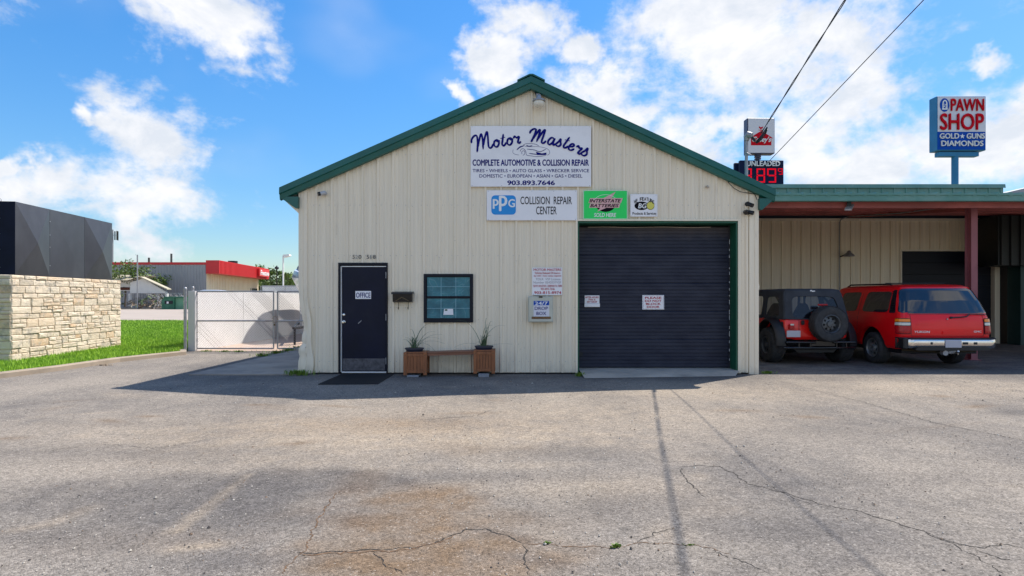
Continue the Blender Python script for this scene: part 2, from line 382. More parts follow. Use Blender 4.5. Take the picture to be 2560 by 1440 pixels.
# lot asphalt: stains and painted shade come from the ground's masks, aggregate from voronoi cells
m, t, b = newmat('asphalt'); MAT['asphalt'] = m
g = t.nodes.new('ShaderNodeNewGeometry'); pos = g.outputs['Position']
at = t.nodes.new('ShaderNodeAttribute'); at.attribute_name = 'stain_shade'; sep = t.nodes.new('ShaderNodeSeparateColor'); t.links.new(at.outputs['Color'], sep.inputs[0])
big = noise_node(t, pos, .55, 6, .62, (1, .6, 1)); mid = noise_node(t, pos, 3.5, 5, .65)
c = mixc(t, rng(t, big, .38, .62), (.150, .138, .128), (.268, .236, .200))
c = mixc(t, rng(t, mid, .35, .7, 0, .35), c, (.30, .262, .222))
def msk(o, jit=.35):
    a = t.nodes.new('ShaderNodeMath'); a.operation = 'MULTIPLY'; t.links.new(o, a.inputs[0]); t.links.new(rng(t, mid, .3, .65, 1-jit*1.6, 1+jit*.5), a.inputs[1]); a.use_clamp = True
    return a.outputs[0]
c = mixc(t, msk(sep.outputs[2]), c, (.345, .285, .218))
c = mixc(t, msk(sep.outputs[1]), c, (.185, .130, .085))
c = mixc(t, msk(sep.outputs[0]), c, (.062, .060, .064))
def vor(scale):
    v = t.nodes.new('ShaderNodeTexVoronoi'); v.inputs['Scale'].default_value = scale; t.links.new(pos, v.inputs['Vector'])
    s_ = t.nodes.new('ShaderNodeSeparateColor'); t.links.new(v.outputs['Color'], s_.inputs[0]); return v.outputs['Distance'], s_.outputs[0]
d1, r1 = vor(105); d2, r2 = vor(34)
def scl(c, val):
    mv = t.nodes.new('ShaderNodeVectorMath'); mv.operation = 'SCALE'; t.links.new(c, mv.inputs[0]); t.links.new(val, mv.inputs['Scale']); return mv.outputs[0]
c = scl(c, rng(t, r1, 0, 1, .64, 1.36)); c = scl(c, rng(t, r2, 0, 1, .86, 1.14))
d3, r3 = vor(52); dot = t.nodes.new('ShaderNodeMath'); dot.operation = 'MULTIPLY'; t.links.new(rng(t, d3, .22, .42, 1, 0), dot.inputs[0]); t.links.new(rng(t, r3, .93, .94, 0, .7), dot.inputs[1])
c = mixc(t, dot.outputs[0], c, (.03, .028, .026)); c = mixc(t, rng(t, r1, .985, .99, 0, .40), c, (.50, .46, .41))
t.links.new(c, b.inputs['Base Color']); b.inputs['Roughness'].default_value = .95; b.inputs['Specular IOR Level'].default_value = .12
hh = t.nodes.new('ShaderNodeMath'); hh.operation = 'ADD'; t.links.new(rng(t, d1, 0, .6, 1, 0), hh.inputs[0]); t.links.new(rng(t, mid, 0, 1, 0, 3), hh.inputs[1])
add_bump(t, b, hh.outputs[0], .65, .006)

# lawn blades
m, t, b = newmat('blade'); MAT['blade'] = m
g = t.nodes.new('ShaderNodeNewGeometry'); ri = g.outputs['Random Per Island']
c = mixc(t, ri, (.19, .37, .018), (.36, .58, .045)); c = mixc(t, rng(t, noise_node(t, g.outputs['Position'], 1.2, 4, .6), .45, .75, 0, .6), c, (.07, .17, .015))
t.links.new(c, b.inputs['Base Color']); b.inputs['Roughness'].default_value = .55
mm('lawn_soil', (.10, .18, .02), .95, var=.3)

# ---------------------------------------------------------------- ground
gb = MB(); gb.add([(-900, -300, -.03), (900, -300, -.03), (900, 1500, -.03), (-900, 1500, -.03)], [(0, 1, 2, 3)])
gb.build('ground', MAT['terrain'], kind='structure')
xs = np.concatenate([np.arange(-30, -12, .5), np.arange(-12, 14, .06), np.arange(14, 30.1, .5)])
ys = np.concatenate([np.arange(-12, 1.4, .5), np.arange(1.4, 6, .03), np.arange(6, 11.5, .06), np.arange(11.5, 19.3, .2)])
X, Y = np.meshgrid(xs, ys)
st = np.zeros(X.shape+(3,))
def seg_mask(pts, wid, soft=1.0):                     # pts: world points with widths
    out_ = np.zeros(X.shape)
    for (a, b_) in zip(pts[:-1], pts[1:]):
        a = np.array(a); b_ = np.array(b_); d = b_-a; L2 = (d**2).sum()
        tt = np.clip(((X-a[0])*d[0]+(Y-a[1])*d[1])/L2, 0, 1)
        ds = np.hypot(X-a[0]-tt*d[0], Y-a[1]-tt*d[1])
        out_ = np.maximum(out_, np.exp(-(ds/wid)**2*soft))
    return out_
def line(pxs, wid, ch, amt):
    st[..., ch] = np.maximum(st[..., ch], amt*seg_mask([G(*p) for p in pxs], wid))
def blob(px, py, rx, ry, ch, amt, rot=0, p=1.):
    cx, cy = G(px, py); c_, s_ = math.cos(rot), math.sin(rot); dx, dy = X-cx, Y-cy
    u, v = (dx*c_+dy*s_)/rx, (-dx*s_+dy*c_)/ry
    st[..., ch] = np.maximum(st[..., ch], amt*np.exp(-(u*u+v*v+.35*(np.sin(X*9+Y*4)*np.sin(Y*11-X*3))*min(1, p-1))**p) if p == 1 else amt*np.exp(-np.clip(u*u+v*v+.30*np.sin(X*7+2*np.sin(Y*5))*np.sin(Y*9-X*3)+.12*np.sin(X*23)*np.sin(Y*19), 0, 9)**p))
blob(900, 1085, 3.2, .9, 2, .9, 0, 1.6); blob(1400, 1040, 2.8, 1.2, 2, .6); blob(700, 1150, 2.0, .5, 2, .5); blob(400, 1070, 2.5, .8, 2, .4)
blob(1000, 1060, 1.3, .5, 1, .5); blob(980, 1100, .6, .25, 2, .9); blob(1800, 980, 3, 1, 2, .6); blob(2300, 970, 3.5, 1.2, 2, .55); blob(1500, 1220, .8, .35, 2, .6)
blob(1050, 1255, .50, .42, 1, .9, 0, 2.); blob(1010, 1310, .55, .35, 1, .9, 0, 2.5); blob(1180, 1300, .5, .25, 1, .55, 0, 2.); blob(1080, 1395, .85, .42, 1, .95, 0, 2.5); blob(900, 1215, .22, .4, 1, .7, 0, 2); blob(830, 1370, .2, .1, 1, .6)
blob(420, 1240, 1.5, .55, 0, .50, 0, 2.); blob(760, 1205, 1.0, .34, 0, .58, 0, 2.5); blob(250, 1130, 1.8, .4, 0, .42); blob(700, 1290, .7, .3, 0, .5); blob(1230, 1190, .9, .2, 0, .42); blob(1350, 1130, .8, .3, 0, .35); blob(100, 1330, .9, .25, 0, .4); blob(600, 1400, .5, .15, 0, .4)
blob(1500, 1260, .8, .35, 0, .42); blob(1950, 1330, .8, .25, 0, .42); blob(2300, 1200, 1.2, .3, 0, .3); blob(2200, 1080, 1.5, .4, 0, .25); blob(550, 1085, 1.0, .3, 0, .28); blob(350, 1060, 1.0, .2, 0, .25); blob(1900, 1330, .5, .3, 0, .2)
line([(620, 1190), (560, 1235), (500, 1280), (440, 1325)], .055, 2, .95); line([(220, 1270), (120, 1310), (40, 1325)], .07, 2, .75); line([(430, 1370), (550, 1360)], .06, 2, .7)
line([(1960, 955), (2150, 1005), (2340, 1060), (2560, 1105)], .05, 0, .32)
for (a, b_) in ((745, 1112), (840, 1015), (370, 1040), (275, 1052), (20, 1095), (1845, 1027), (2020, 1042), (2440, 1015), (650, 1013), (2350, 990)): blob(a, b_, R.uniform(.12, .3), R.uniform(.06, .12), 1, .7, R.uniform(-.4, .4))
for k in range(60): blob(R.uniform(0, 2560), R.uniform(960, 1430), R.uniform(.1, .7), R.uniform(.05, .25), R.choice((0, 0, 1, 2, 2)), R.uniform(.2, .45), R.uniform(-.5, .5))
# the strip against the building and the floor under the canopy carry shade painted into the colour: darker, with worn light streaks
shade_strip = 1/(1+np.exp(-(Y-10.55-.12*np.sin(X*1.7)-.08*np.sin(X*4.1))/.10))
side = 1/(1+np.exp(-(X+6.8)/.1)); st[..., 0] = np.maximum(st[..., 0], .45*shade_strip*side*(.75+.25*np.sin(X*2.2+np.sin(Y*6))))
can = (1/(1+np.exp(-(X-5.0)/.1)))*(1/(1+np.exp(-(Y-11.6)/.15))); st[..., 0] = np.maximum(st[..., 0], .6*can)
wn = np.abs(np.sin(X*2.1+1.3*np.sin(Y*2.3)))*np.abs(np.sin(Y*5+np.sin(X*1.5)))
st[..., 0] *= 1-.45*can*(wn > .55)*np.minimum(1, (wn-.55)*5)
Z = np.zeros(X.shape)
Z[:] = .010*np.sin(X*.9+.5)*np.sin(Y*.8)+.006*np.sin(X*2.3+Y*1.1)
Z *= np.clip((10.2-Y)/2, 0, 1)*np.clip((8-np.abs(X))/2, 0, 1)
ny, nx = X.shape
me = bpy.data.meshes.new('asphalt_lot'); V = np.stack([X, Y, Z], -1).reshape(-1, 3)
idx = np.arange(nx*ny).reshape(ny, nx); Q = np.stack([idx[:-1, :-1], idx[:-1, 1:], idx[1:, 1:], idx[1:, :-1]], -1).reshape(-1, 4)
me.vertices.add(len(V)); me.vertices.foreach_set('co', V.ravel().astype(np.float32))
me.loops.add(Q.size); me.loops.foreach_set('vertex_index', Q.ravel().astype(np.int32))
me.polygons.add(len(Q)); me.polygons.foreach_set('loop_start', (np.arange(len(Q))*4).astype(np.int32)); me.update(calc_edges=True)
ca = me.color_attributes.new('stain_shade', 'FLOAT_COLOR', 'POINT')
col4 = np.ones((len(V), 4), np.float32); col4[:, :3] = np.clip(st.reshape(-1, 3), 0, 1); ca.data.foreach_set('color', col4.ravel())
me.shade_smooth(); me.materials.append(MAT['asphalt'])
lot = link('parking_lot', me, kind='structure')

gr = MB(); rr_ = random.Random(77)                       # loose grit and pebbles on the lot
for _ in range(2600):
    yy_ = 2.6+8.0*rr_.random()**1.5; xx_ = rr_.uniform(-1, 1)*yy_*.95; s_ = rr_.uniform(.002, .0065)*(1+yy_*.10)*(1.6 if rr_.random() < .06 else 1)
    zz_ = .010*math.sin(xx_*.9+.5)*math.sin(yy_*.8)*min(1, max(0, (10.2-yy_)/2))
    a_ = [(xx_+s_*math.cos(q)*rr_.uniform(.7, 1.2), yy_+s_*math.sin(q)*rr_.uniform(.7, 1.2), zz_+.001) for q in (0, 1.6, 3.1, 4.7)]
    gr.m = rr_.choice((0, 0, 1, 2)); gr.add(a_+[(xx_, yy_, zz_+s_*.9)], [(0, 1, 4), (1, 2, 4), (2, 3, 4), (3, 0, 4)])
mm('grit_light', (.46, .42, .36), .9, var=.2); mm('grit_dark', (.07, .06, .055), .9, var=.3); mm('grit_brown', (.22, .15, .10), .9, var=.3)
props(gr.build('loose_grit', [MAT['grit_light'], MAT['grit_dark'], MAT['grit_brown']], recalc=False), 'loose grit and small stones scattered over the parking lot', 'grit', None, 'stuff')
def crack(pxs, wid, mat, seed):
    r = random.Random(seed); pts = [Vector((*G(*p), 0)) for p in pxs]; fine = []
    for a, b_ in zip(pts[:-1], pts[1:]):
        n = max(2, int((b_-a).length/.016)); d = (b_-a).normalized(); nn = Vector((-d.y, d.x, 0))
        for k in range(n): fine.append(a.lerp(b_, k/n)+nn*(r.gauss(0, .004)+.010*math.sin(k*.55+seed)))
    fine.append(pts[-1]); mb = MB(); vs_ = []
    for i, p in enumerate(fine):
        d = (fine[min(i+1, len(fine)-1)]-fine[max(0, i-1)]).normalized(); nn = Vector((-d.y, d.x, 0)); w_ = wid*r.uniform(.15, 1.25)*min(1, (i+1)/6, (len(fine)-i)/6)
        zz = .010*math.sin(p.x*.9+.5)*math.sin(p.y*.8)+.006*math.sin(p.x*2.3+p.y*1.1)+.0016
        vs_ += [(p.x+nn.x*w_, p.y+nn.y*w_, zz), (p.x-nn.x*w_, p.y-nn.y*w_, zz)]
    mb.add(vs_, [(2*i, 2*i+1, 2*i+3, 2*i+2) for i in range(len(fine)-1)])
    mb.build('crack', MAT[mat], lot, recalc=False)
crack([(740, 1385), (920, 1378), (1050, 1370), (1120, 1345), (1160, 1325), (1210, 1322), (1262, 1336), (1310, 1357)], .0060, 'crack', 1)
crack([(745, 1389), (860, 1384), (1000, 1378), (1090, 1360), (1150, 1333)], .0075, 'crack_rust', 2)
crack([(1310, 1357), (1430, 1364), (1540, 1368), (1610, 1356), (1740, 1365), (1780, 1372), (1830, 1392)], .0045, 'crack_rust', 3)
crack([(1311, 1357), (1314, 1400), (1320, 1439)], .005, 'crack', 4)
crack([(700, 1439), (725, 1410), (765, 1375), (790, 1310), (830, 1250), (850, 1230)], .005, 'crack_rust', 5)
crack([(1700, 1166), (1708, 1190), (1735, 1220), (1765, 1245)], .006, 'crack', 6)
crack([(1700, 1166), (1740, 1162), (1795, 1163), (1835, 1182), (1872, 1210), (1900, 1216), (1960, 1230), (2060, 1262), (2140, 1275), (2220, 1300), (2300, 1325), (2400, 1362), (2470, 1368), (2500, 1358), (2560, 1366)], .0058, 'crack', 7)
crack([(2300, 1325), (2380, 1360), (2430, 1385), (2470, 1410), (2520, 1439)], .0045, 'crack', 8)
crack([(1900, 1200), (1975, 1240), (2030, 1262)], .004, 'crack', 9)
crack([(2440, 1372), (2500, 1395), (2560, 1400)], .0045, 'crack', 10)
crack([(1960, 955), (2150, 1003), (2340, 1060), (2560, 1103)], .006, 'crack', 11)
crack([(930, 1378), (960, 1410), (1010, 1439)], .004, 'crack', 22)
crack([(1590, 1362), (1640, 1330), (1690, 1326)], .0035, 'crack', 24)
crack([(1760, 1372), (1850, 1405), (1930, 1439)], .004, 'crack', 25)
crack([(100, 1130), (250, 1110), (390, 1120), (520, 1100)], .004, 'crack', 26)
crack([(1230, 1025), (1190, 1040), (1100, 1046), (1040, 1050)], .006, 'crack', 12)

# ---------------------------------------------------------------- flat slabs, kerb, lawn
S0 = 126.0; FY = F/S0                                  # facade scale and depth
def FX(px): return (px-1280)/S0
def FZ(py): return EYE+(HZ-py)/S0
mb = MB(); mb.add([(*p, .004) for p in [(-9.0, 16.35), (-4.2, 16.35), (-4.2, 60), (-9.0, 60)]], [(0, 1, 2, 3)])
mb.build('driveway', MAT['driveway'], kind='structure')
mb = MB(); mb.prism([(-6.30, 11.22), (-4.15, 11.22), (-4.15, 16.3), (-6.26, 16.3)], .001, .022, 'z')
mb.build('concrete_apron', MAT['conc_slab'], kind='structure')
mb = MB()
mb.add([(1.36, 10.78, .006), (4.30, 11.08, .006), (4.50, 11.40, .075), (1.34, 11.40, .075), (1.34, 12.05, .085), (4.55, 12.05, .085), (4.44, 11.40, .075)],
       [(0, 1, 6, 3), (3, 6, 5, 4), (1, 2, 6)])
mb.build('concrete_ramp', MAT['conc'], kind='structure')
mb = MB(); mb.add([(-120, 36.0, .03), (-9.22, 36.0, .03), (-9.22, 84, .03), (-120, 84, .03)], [(0, 1, 2, 3)])
mb.build('far_pavement', MAT['pavement'], kind='structure')
kerb_line = [(-9.9, 8.2), G(0, 946), G(150, 927), G(300, 905), G(400, 894), G(466, 887), (-9.0, 15.9)]
mb = MB()
def offs(p, i, pts, d):
    a = Vector(pts[max(0, i-1)]); b_ = Vector(pts[min(len(pts)-1, i+1)]); t_ = (b_-a).normalized(); return (p[0]-t_.y*d, p[1]+t_.x*d)
rings = []
for i, p in enumerate(kerb_line):
    q = offs(p, i, kerb_line, .16)
    rings.append([(p[0], p[1], 0), (p[0], p[1], .085), (*offs(p, i, kerb_line, .02), .105), (q[0], q[1], .105), (q[0], q[1], 0)])
mb.loft(rings); mb.build('kerb', MAT['kerb'], kind='structure')
lawn_poly = [offs(p, i, kerb_line, .15) for i, p in enumerate(kerb_line)]+[(-9.22, 16.3), (-9.22, 35.8), (-60, 35.8), (-60, 8.2)]
mb = MB(); mb.prism(lawn_poly, -.01, .085, 'z'); mb.build('lawn', MAT['lawn_soil'], kind='structure')
nr = np.random.default_rng(5)
def inpoly(x, y, poly):
    c = np.zeros(x.shape, bool); n = len(poly)
    for i in range(n):
        x1, y1 = poly[i]; x2, y2 = poly[(i+1) % n]
        if y1 == y2: continue
        c ^= ((y1 > y) != (y2 > y)) & (x < (x2-x1)*(y-y1)/(y2-y1)+x1)
    return c
def blades(name, x, y, z0, h, w_, mat, label, cat, lean=.5):
    n = len(x); a = nr.uniform(0, 2*PI, n); l = nr.uniform(0, 1, n)*lean*h; la = nr.uniform(0, 2*PI, n)
    v = np.zeros((n, 3, 3)); v[:, 0] = np.stack([x-np.cos(a)*w_, y-np.sin(a)*w_, np.full(n, z0)], -1); v[:, 1] = np.stack([x+np.cos(a)*w_, y+np.sin(a)*w_, np.full(n, z0)], -1)
    v[:, 2] = np.stack([x+np.cos(la)*l, y+np.sin(la)*l, z0+h], -1)
    me = bpy.data.meshes.new(name); me.vertices.add(3*n); me.vertices.foreach_set('co', v.ravel().astype(np.float32))
    me.loops.add(3*n); me.loops.foreach_set('vertex_index', np.arange(3*n).astype(np.int32)); me.polygons.add(n); me.polygons.foreach_set('loop_start', (np.arange(n)*3).astype(np.int32))
    me.update(calc_edges=True); me.materials.append(MAT[mat]); return props(link(name, me), label, cat, None, 'stuff')
n = 210000; u = nr.uniform(0, 1, n); yy = 8.5*(35.8/8.5)**u; xx = nr.uniform(-1, 0, n)*(.22*yy+6)-8.3
xx = np.where(yy > 20, -9.22-nr.uniform(0, 1, n)*(.55*yy), xx)
k = inpoly(xx, yy, [p for p in lawn_poly]) & ~((xx > -12.2) & (xx < -11.05+(yy-12.8)*-.12) & (yy > 12.8) & (yy < 17.1))
xx, yy = xx[k], yy[k]
blades('grass', xx, yy, .08, nr.uniform(.035, .085, len(xx))*(1+yy*.022), .0035+yy*.0005, 'blade', 'bright green mown grass between the kerb and the far pavement', 'grass')

# ---------------------------------------------------------------- stone monument sign
MX0, MY0, MX1, MY1 = -11.13, 12.80, -11.62, 17.10       # front right corner, back right corner
md = Vector((MX1-MX0, MY1-MY0, 0)); ML = md.length; md.normalize(); mn = Vector((md.y, -md.x, 0))     # mn: outward to the right
MT = 1.15; MH = 2.03; JD = .014
mono = thing('monument_sign', 'stone monument base carrying a blank dark metal sign cabinet, on the lawn at the left', 'monument sign', (MX0, MY0, 0))
def mpt(a, o, z): v = Vector((MX0, MY0, 0))+md*a+mn*o; return (v.x, v.y, z)
mb = MB(); c_ = JD
mb.loft([[mpt(c_, -c_, z), mpt(ML-c_, -c_, z), mpt(ML-c_, -MT+c_, z), mpt(c_, -MT+c_, z)] for z in (.05, MH-.03)])
core = mb.build('stone_base', MAT['mortar'], mono)
def stone(face, a0, a1, z0, z1, r):
    g_ = .0045; pr = r.uniform(.0, .022); mb = MB(); ch = .014
    def pt(a, o, z):
        return mpt(a, o, z) if face == 'side' else mpt(-o, -a, z)
    a0 += g_; a1 -= g_; z0 += g_*.8; z1 -= g_*.8
    j = lambda s_=.008: r.uniform(-s_, s_)
    am, zm = (a0+a1)/2, (z0+z1)/2
    back = [pt(a0, -.05, z0), pt(a1, -.05, z0), pt(a1, -.05, z1), pt(a0, -.05, z1)]
    rim = [(a0, z0), (am, z0), (a1, z0), (a1, zm), (a1, z1), (am, z1), (a0, z1), (a0, zm)]
    e_ = [pt(a+j(.004), pr-ch-.004, z+j(.003)) for a, z in rim]
    q = min(.014, (a1-a0)*.2); qz = min(.012, (z1-z0)*.25)
    inn = [(a0+q, z0+qz), (am+j(.03), z0+qz), (a1-q, z0+qz), (a1-q, zm), (a1-q, z1-qz), (am+j(.03), z1-qz), (a0+q, z1-qz), (a0+q, zm)]
    f_ = [pt(a, pr+j(.006), z+j(.004)) for a, z in inn]
    cen = pt(am, pr+.003+j(.008), zm)
    vs_ = back+e_+f_+[cen]; fs = []
    for i in range(8): n_ = (i+1) % 8; fs.append((4+i, 4+n_, 12+n_, 12+i)); fs.append((12+i, 12+n_, 20))
    fs += [(0, 1, 6, 5, 4), (1, 2, 8, 7, 6), (2, 3, 10, 9, 8), (3, 0, 4, 11, 10)]
    mb.add(vs_, fs); mb.build('stone', MAT['limestone'], mono)
def course(face, length, seed):
    r = random.Random(seed); z = .07; 
    hs_ = [.20, .12, .19, .13, .16, .21, .12, .17, .20, .12, .18, .15, .10]; tot = sum(hs_); z = .06
    for i, h in enumerate(hs_):
        h *= (MH-.06)/tot; a = 0
        while a < length-.02:
            l = r.uniform(.22, .62)
            if length-(a+l) < .18: l = length-a
            if l > .36 and h > .15 and r.random() < .45:
                stone(face, a, a+l, z, z+h*.5, r); stone(face, a, a+l*.55, z+h*.5, z+h, r); stone(face, a+l*.55, a+l, z+h*.5, z+h, r)
            else: stone(face, a, a+l, z, z+h, r)
            a += l
        z += h
course('side', ML, 3); course('front', MT, 11)
# cabinet: side sheets with a folded cross in the end bays, black end with screws
CB, CT = MH+.01, 3.68; ca0, ca1, cth = .16, ML-.38, .40; co = -.04
mb = MB(); mb.loft([[mpt(ca0, co, z), mpt(ca1, co, z), mpt(ca1, co-cth, z), mpt(ca0, co-cth, z)] for z in (CB, CT)])
cabm = mb.build('cabinet', MAT['sign_box'], mono)
spl = [ca0, ca0+(ca1-ca0)*.30, ca0+(ca1-ca0)*.66, ca1]
for i in range(3):
    a, b_ = spl[i]+.004, spl[i+1]-.004; mb = MB(); am, zm = (a+b_)/2, (CB+CT)/2; o = co+.012
    if i == 1:
        mb.add([mpt(a, o, CB), mpt(b_, o, CB), mpt(b_, o, CT), mpt(a, o, CT), mpt(am, o+.012, zm)], [(0, 1, 4), (1, 2, 4), (2, 3, 4), (3, 0, 4)])
    else: mb.add([mpt(a, o, CB), mpt(b_, o, CB), mpt(b_, o, CT), mpt(a, o, CT), mpt(am, o+.10, zm-.05)], [(0, 1, 4), (1, 2, 4), (2, 3, 4), (3, 0, 4)])
    v0 = len(mb.v); mb.add([mpt(a, o-.014, CB), mpt(b_, o-.014, CB), mpt(b_, o-.014, CT), mpt(a, o-.014, CT)], [])
    for p_, q in ((0, 1), (1, 2), (2, 3), (3, 0)): mb.f.append((p_, q, v0+q, v0+p_)); mb.mi.append(0)
    mb.build('sheet_panel', MAT['sign_box'], cabm)
mb = MB(); mb.loft([[mpt(ca0-.008, co+.012, z), mpt(ca0-.001, co+.012, z), mpt(ca0-.001, co-cth, z), mpt(ca0-.008, co-cth, z)] for z in (CB, CT)])
mb.build('end_panel', MAT['sign_box_end'], cabm)
mb = MB()
for z in (2.2, 2.6, 2.95, 3.3, 3.6):
    p_ = Vector(mpt(ca0-.008, co-.30, z)); mb.cyl(p_, p_-md*.012, .010, n=6)
for z in (2.3, 2.75, 3.05, 3.38):
    p_ = Vector(mpt(spl[1], co+.012, z)); mb.cyl(p_, p_+mn*.012, .014, n=6)
mb.build('screw', MAT['galv'], cabm)
mb = MB(); p_ = Vector(mpt(ca0+.03, co-.32, CT+.03)); mb.tube([p_+Vector((.03*math.cos(t_), 0, .03*math.sin(t_))) for t_ in np.linspace(0, 2*PI, 10)], .006, 5)
mb.build('lifting_eye', MAT['galv'], cabm)

# ---------------------------------------------------------------- corrugated cladding helper
def clad_wall(parent, x0, x1, ytop, zb, y, ribs, ops=(), panel_w=.9144, mat='clad', rib_h=.030, rib_b=.075, rib_t=.035, minor=True, warp=None, pitch=.3048, name='wall_panel'):
    """vertical sheets facing -y; ytop(x) gives the upper edge; ops = (x0,x1,z0,z1) openings"""
    prof = []
    k0 = int((x0-ribs)/pitch)-2; k1 = int((x1-ribs)/pitch)+2
    for k in range(k0, k1):
        c0 = ribs+k*pitch
        prof += [(c0-rib_b/2, 0), (c0-rib_t/2, rib_h), (c0+rib_t/2, rib_h), (c0+rib_b/2, 0)]
        if minor:
            for m_ in (.38, .62):
                q = c0+pitch*m_; prof += [(q-.014, 0), (q-.006, .007), (q+.006, .007), (q+.014, 0)]
    px = [p_[0] for p_ in prof]; pd = [p_[1] for p_ in prof]
    edges = sorted(set([e for o in ops for e in (o[0], o[1])]))
    ks = math.floor((x0-ribs)/panel_w); a = x0
    while a < x1-1e-4:
        b_ = min(x1, ribs+(ks+1)*panel_w-.045); ks += 1
        if b_-a < .02: continue
        xs_ = sorted(set([a, b_]+[p_ for p_ in px if a < p_ < b_]+[e for e in edges if a < e < b_]))
        mb = MB()
        for p_, q in zip(xs_[:-1], xs_[1:]):
            mid_ = (p_+q)/2; cuts = [(zb, None)]
            spans = []; lo = zb
            for o in sorted([o for o in ops if o[0] < mid_ < o[1]], key=lambda o: o[2]):
                if o[2] > lo: spans.append((lo, o[2], o[2]))
                lo = max(lo, o[3])
            spans.append((lo, None, None))
            dp, dq = np.interp(p_, px, pd), np.interp(q, px, pd)
            for lo_, hi_, _ in spans:
                tp = hi_ if hi_ is not None else ytop(p_); tq = hi_ if hi_ is not None else ytop(q)
                nseg = 1 if warp is None else max(1, int((max(tp, tq)-lo_)/.12))
                for s_ in range(nseg):
                    z = [lo_+(tp-lo_)*s_/nseg, lo_+(tq-lo_)*s_/nseg, lo_+(tq-lo_)*(s_+1)/nseg, lo_+(tp-lo_)*(s_+1)/nseg]
                    pts = [(p_, y-dp, z[0]), (q, y-dq, z[1]), (q, y-dq, z[2]), (p_, y-dp, z[3])]
                    if warp: pts = [warp(*v_) for v_ in pts]
                    mb.add(pts, [(0, 1, 2, 3)])
        # lap edge gives each sheet its thickness
        ye = y-np.interp(b_, px, pd); zt = ytop(b_)
        if not any(o[0] < b_ < o[1] for o in ops) and warp is None: mb.add([(b_, ye, zb), (b_, ye+.01, zb), (b_, ye+.01, zt), (b_, ye, zt)], [(0, 1, 2, 3)])
        mb.build(name, MAT[mat], parent, recalc=False)
        a = b_+.0008

# ---------------------------------------------------------------- main shop building
BX0, BX1 = FX(748)-.0, FX(1889); XR = FX(1327); BL = 16.0
shop = thing('repair_shop', 'beige corrugated metal shop with green gable trim in the centre', 'building', ((BX0+BX1)/2, FY, 0))
ZR = FZ(214)
def DR(x): return (XR-x)*.4425 if x < XR else (x-XR)*.463
SL = 1                                # roof line at the wall, ridge
def rz(x): return ZR-DR(x)*.985-.02
GX0, GX1, GZ1 = FX(1443), FX(1843), FZ(553)              # vehicle door opening
DX0, DX1, DZ1 = FX(847), FX(970), FZ(657)                # office door opening
WX0, WX1, WZ0, WZ1 = FX(1061), FX(1182), FZ(805), FZ(686)
def dent(x, y, z):
    k_ = math.exp(-((x-BX0)/.22)**2)
    if z < 1.9:
        x += k_*(.075*math.exp(-((z-.95)/.45)**2)) - k_*.05*math.exp(-((z-.05)/.22)**2)
        y += k_*(.06*math.exp(-((z-.85)/.3)**2)) - k_*.03*math.sin(z*9)*math.exp(-((z-.5)/.35)**2)
    y += .004*math.sin(x*3.1+z*2.3)
    return (x, y, z)
clad_wall(shop, BX0+.16, BX1-.13, rz, .03, FY, FX(830), [(GX0, GX1, -1, GZ1), (DX0, DX1, -1, DZ1), (WX0, WX1, WZ0, WZ1)], warp=dent)
def corner(x0, x1, zb, top, bend):
    mb = MB(); n_ = 44; rings = []
    for i in range(n_+1):
        z = zb+(top-zb)*i/n_; r_ = [(x0, FY+.35, z), (x0, FY-.036, z), (x0+(x1-x0)*.52, FY-.038, z), (x0+(x1-x0)*.55, FY-.030, z), (x0+(x1-x0)*.58, FY-.038, z), (x1, FY-.036, z), (x1, FY+.02, z), (x1-.01, FY+.02, z), (x0+.01, FY+.35, z)]
        if bend:
            a_ = .085*math.exp(-((z-.95)/.40)**2); f_ = -.015*math.exp(-(z/.25)**2); cr_ = .03*math.sin(z*23)*math.exp(-((z-.55)/.22)**2)
            wd = 1+.85*math.exp(-((z-.18)/.38)**2)
            r_ = [(x0+a_+f_+(p_[0]-x0)*wd+(cr_ if j < 3 else 0), p_[1]+(.05*math.exp(-((z-.9)/.25)**2)+cr_*.8 if 0 < j < 3 else 0)-(.03*math.exp(-(z/.3)**2) if j in (2, 3, 4) else 0), p_[2]) for j, p_ in enumerate(r_)]
        rings.append(r_)
    mb.loft(rings, True, True); return mb.build('corner_trim', MAT['clad_trim'], shop, smooth=28)
corner(BX0, BX0+.165, .02, rz(BX0)-.02, True)
corner(BX1-.14, FX(1895), .0, rz(BX1)-.02, False)
# side and rear walls, floor
mb = MB(); mb.box(BX0+.002, BX0+.06, FY+.36, FY+BL, 0, rz(BX0)-.05); mb.build('side_wall', MAT['clad_trim'], shop)
mb = MB(); mb.box(BX1-.06, BX1-.002, FY+.03, FY+BL, 0, rz(BX1)-.05); mb.build('side_wall', MAT['clad_trim'], shop)
mb = MB(); mb.prism([(BX0, 0), (BX1, 0), (BX1, rz(BX1)), (XR, ZR-.02), (BX0, rz(BX0))], FY+BL, FY+BL+.05); mb.build('rear_wall', MAT['clad_trim'], shop)
mb = MB(); mb.box(BX0+.05, BX1-.05, FY+.42, FY+.46, 0.0, 3.3); mb.build('inner_partition', MAT['dark_void'], shop)
# roof slabs
EX0, EX1 = FX(706), FX(1930); RT = .05
ze = lambda x: ZR+.075-DR(x)
for (a, b_) in ((EX0+.02, XR), (XR, EX1-.02)):
    mb = MB(); mb.prism([(a, ze(a)-RT), (b_, ze(b_)-RT), (b_, ze(b_)), (a, ze(a))], FY-.10, FY+BL+.2); mb.build('roof', MAT['green_trim'], shop)
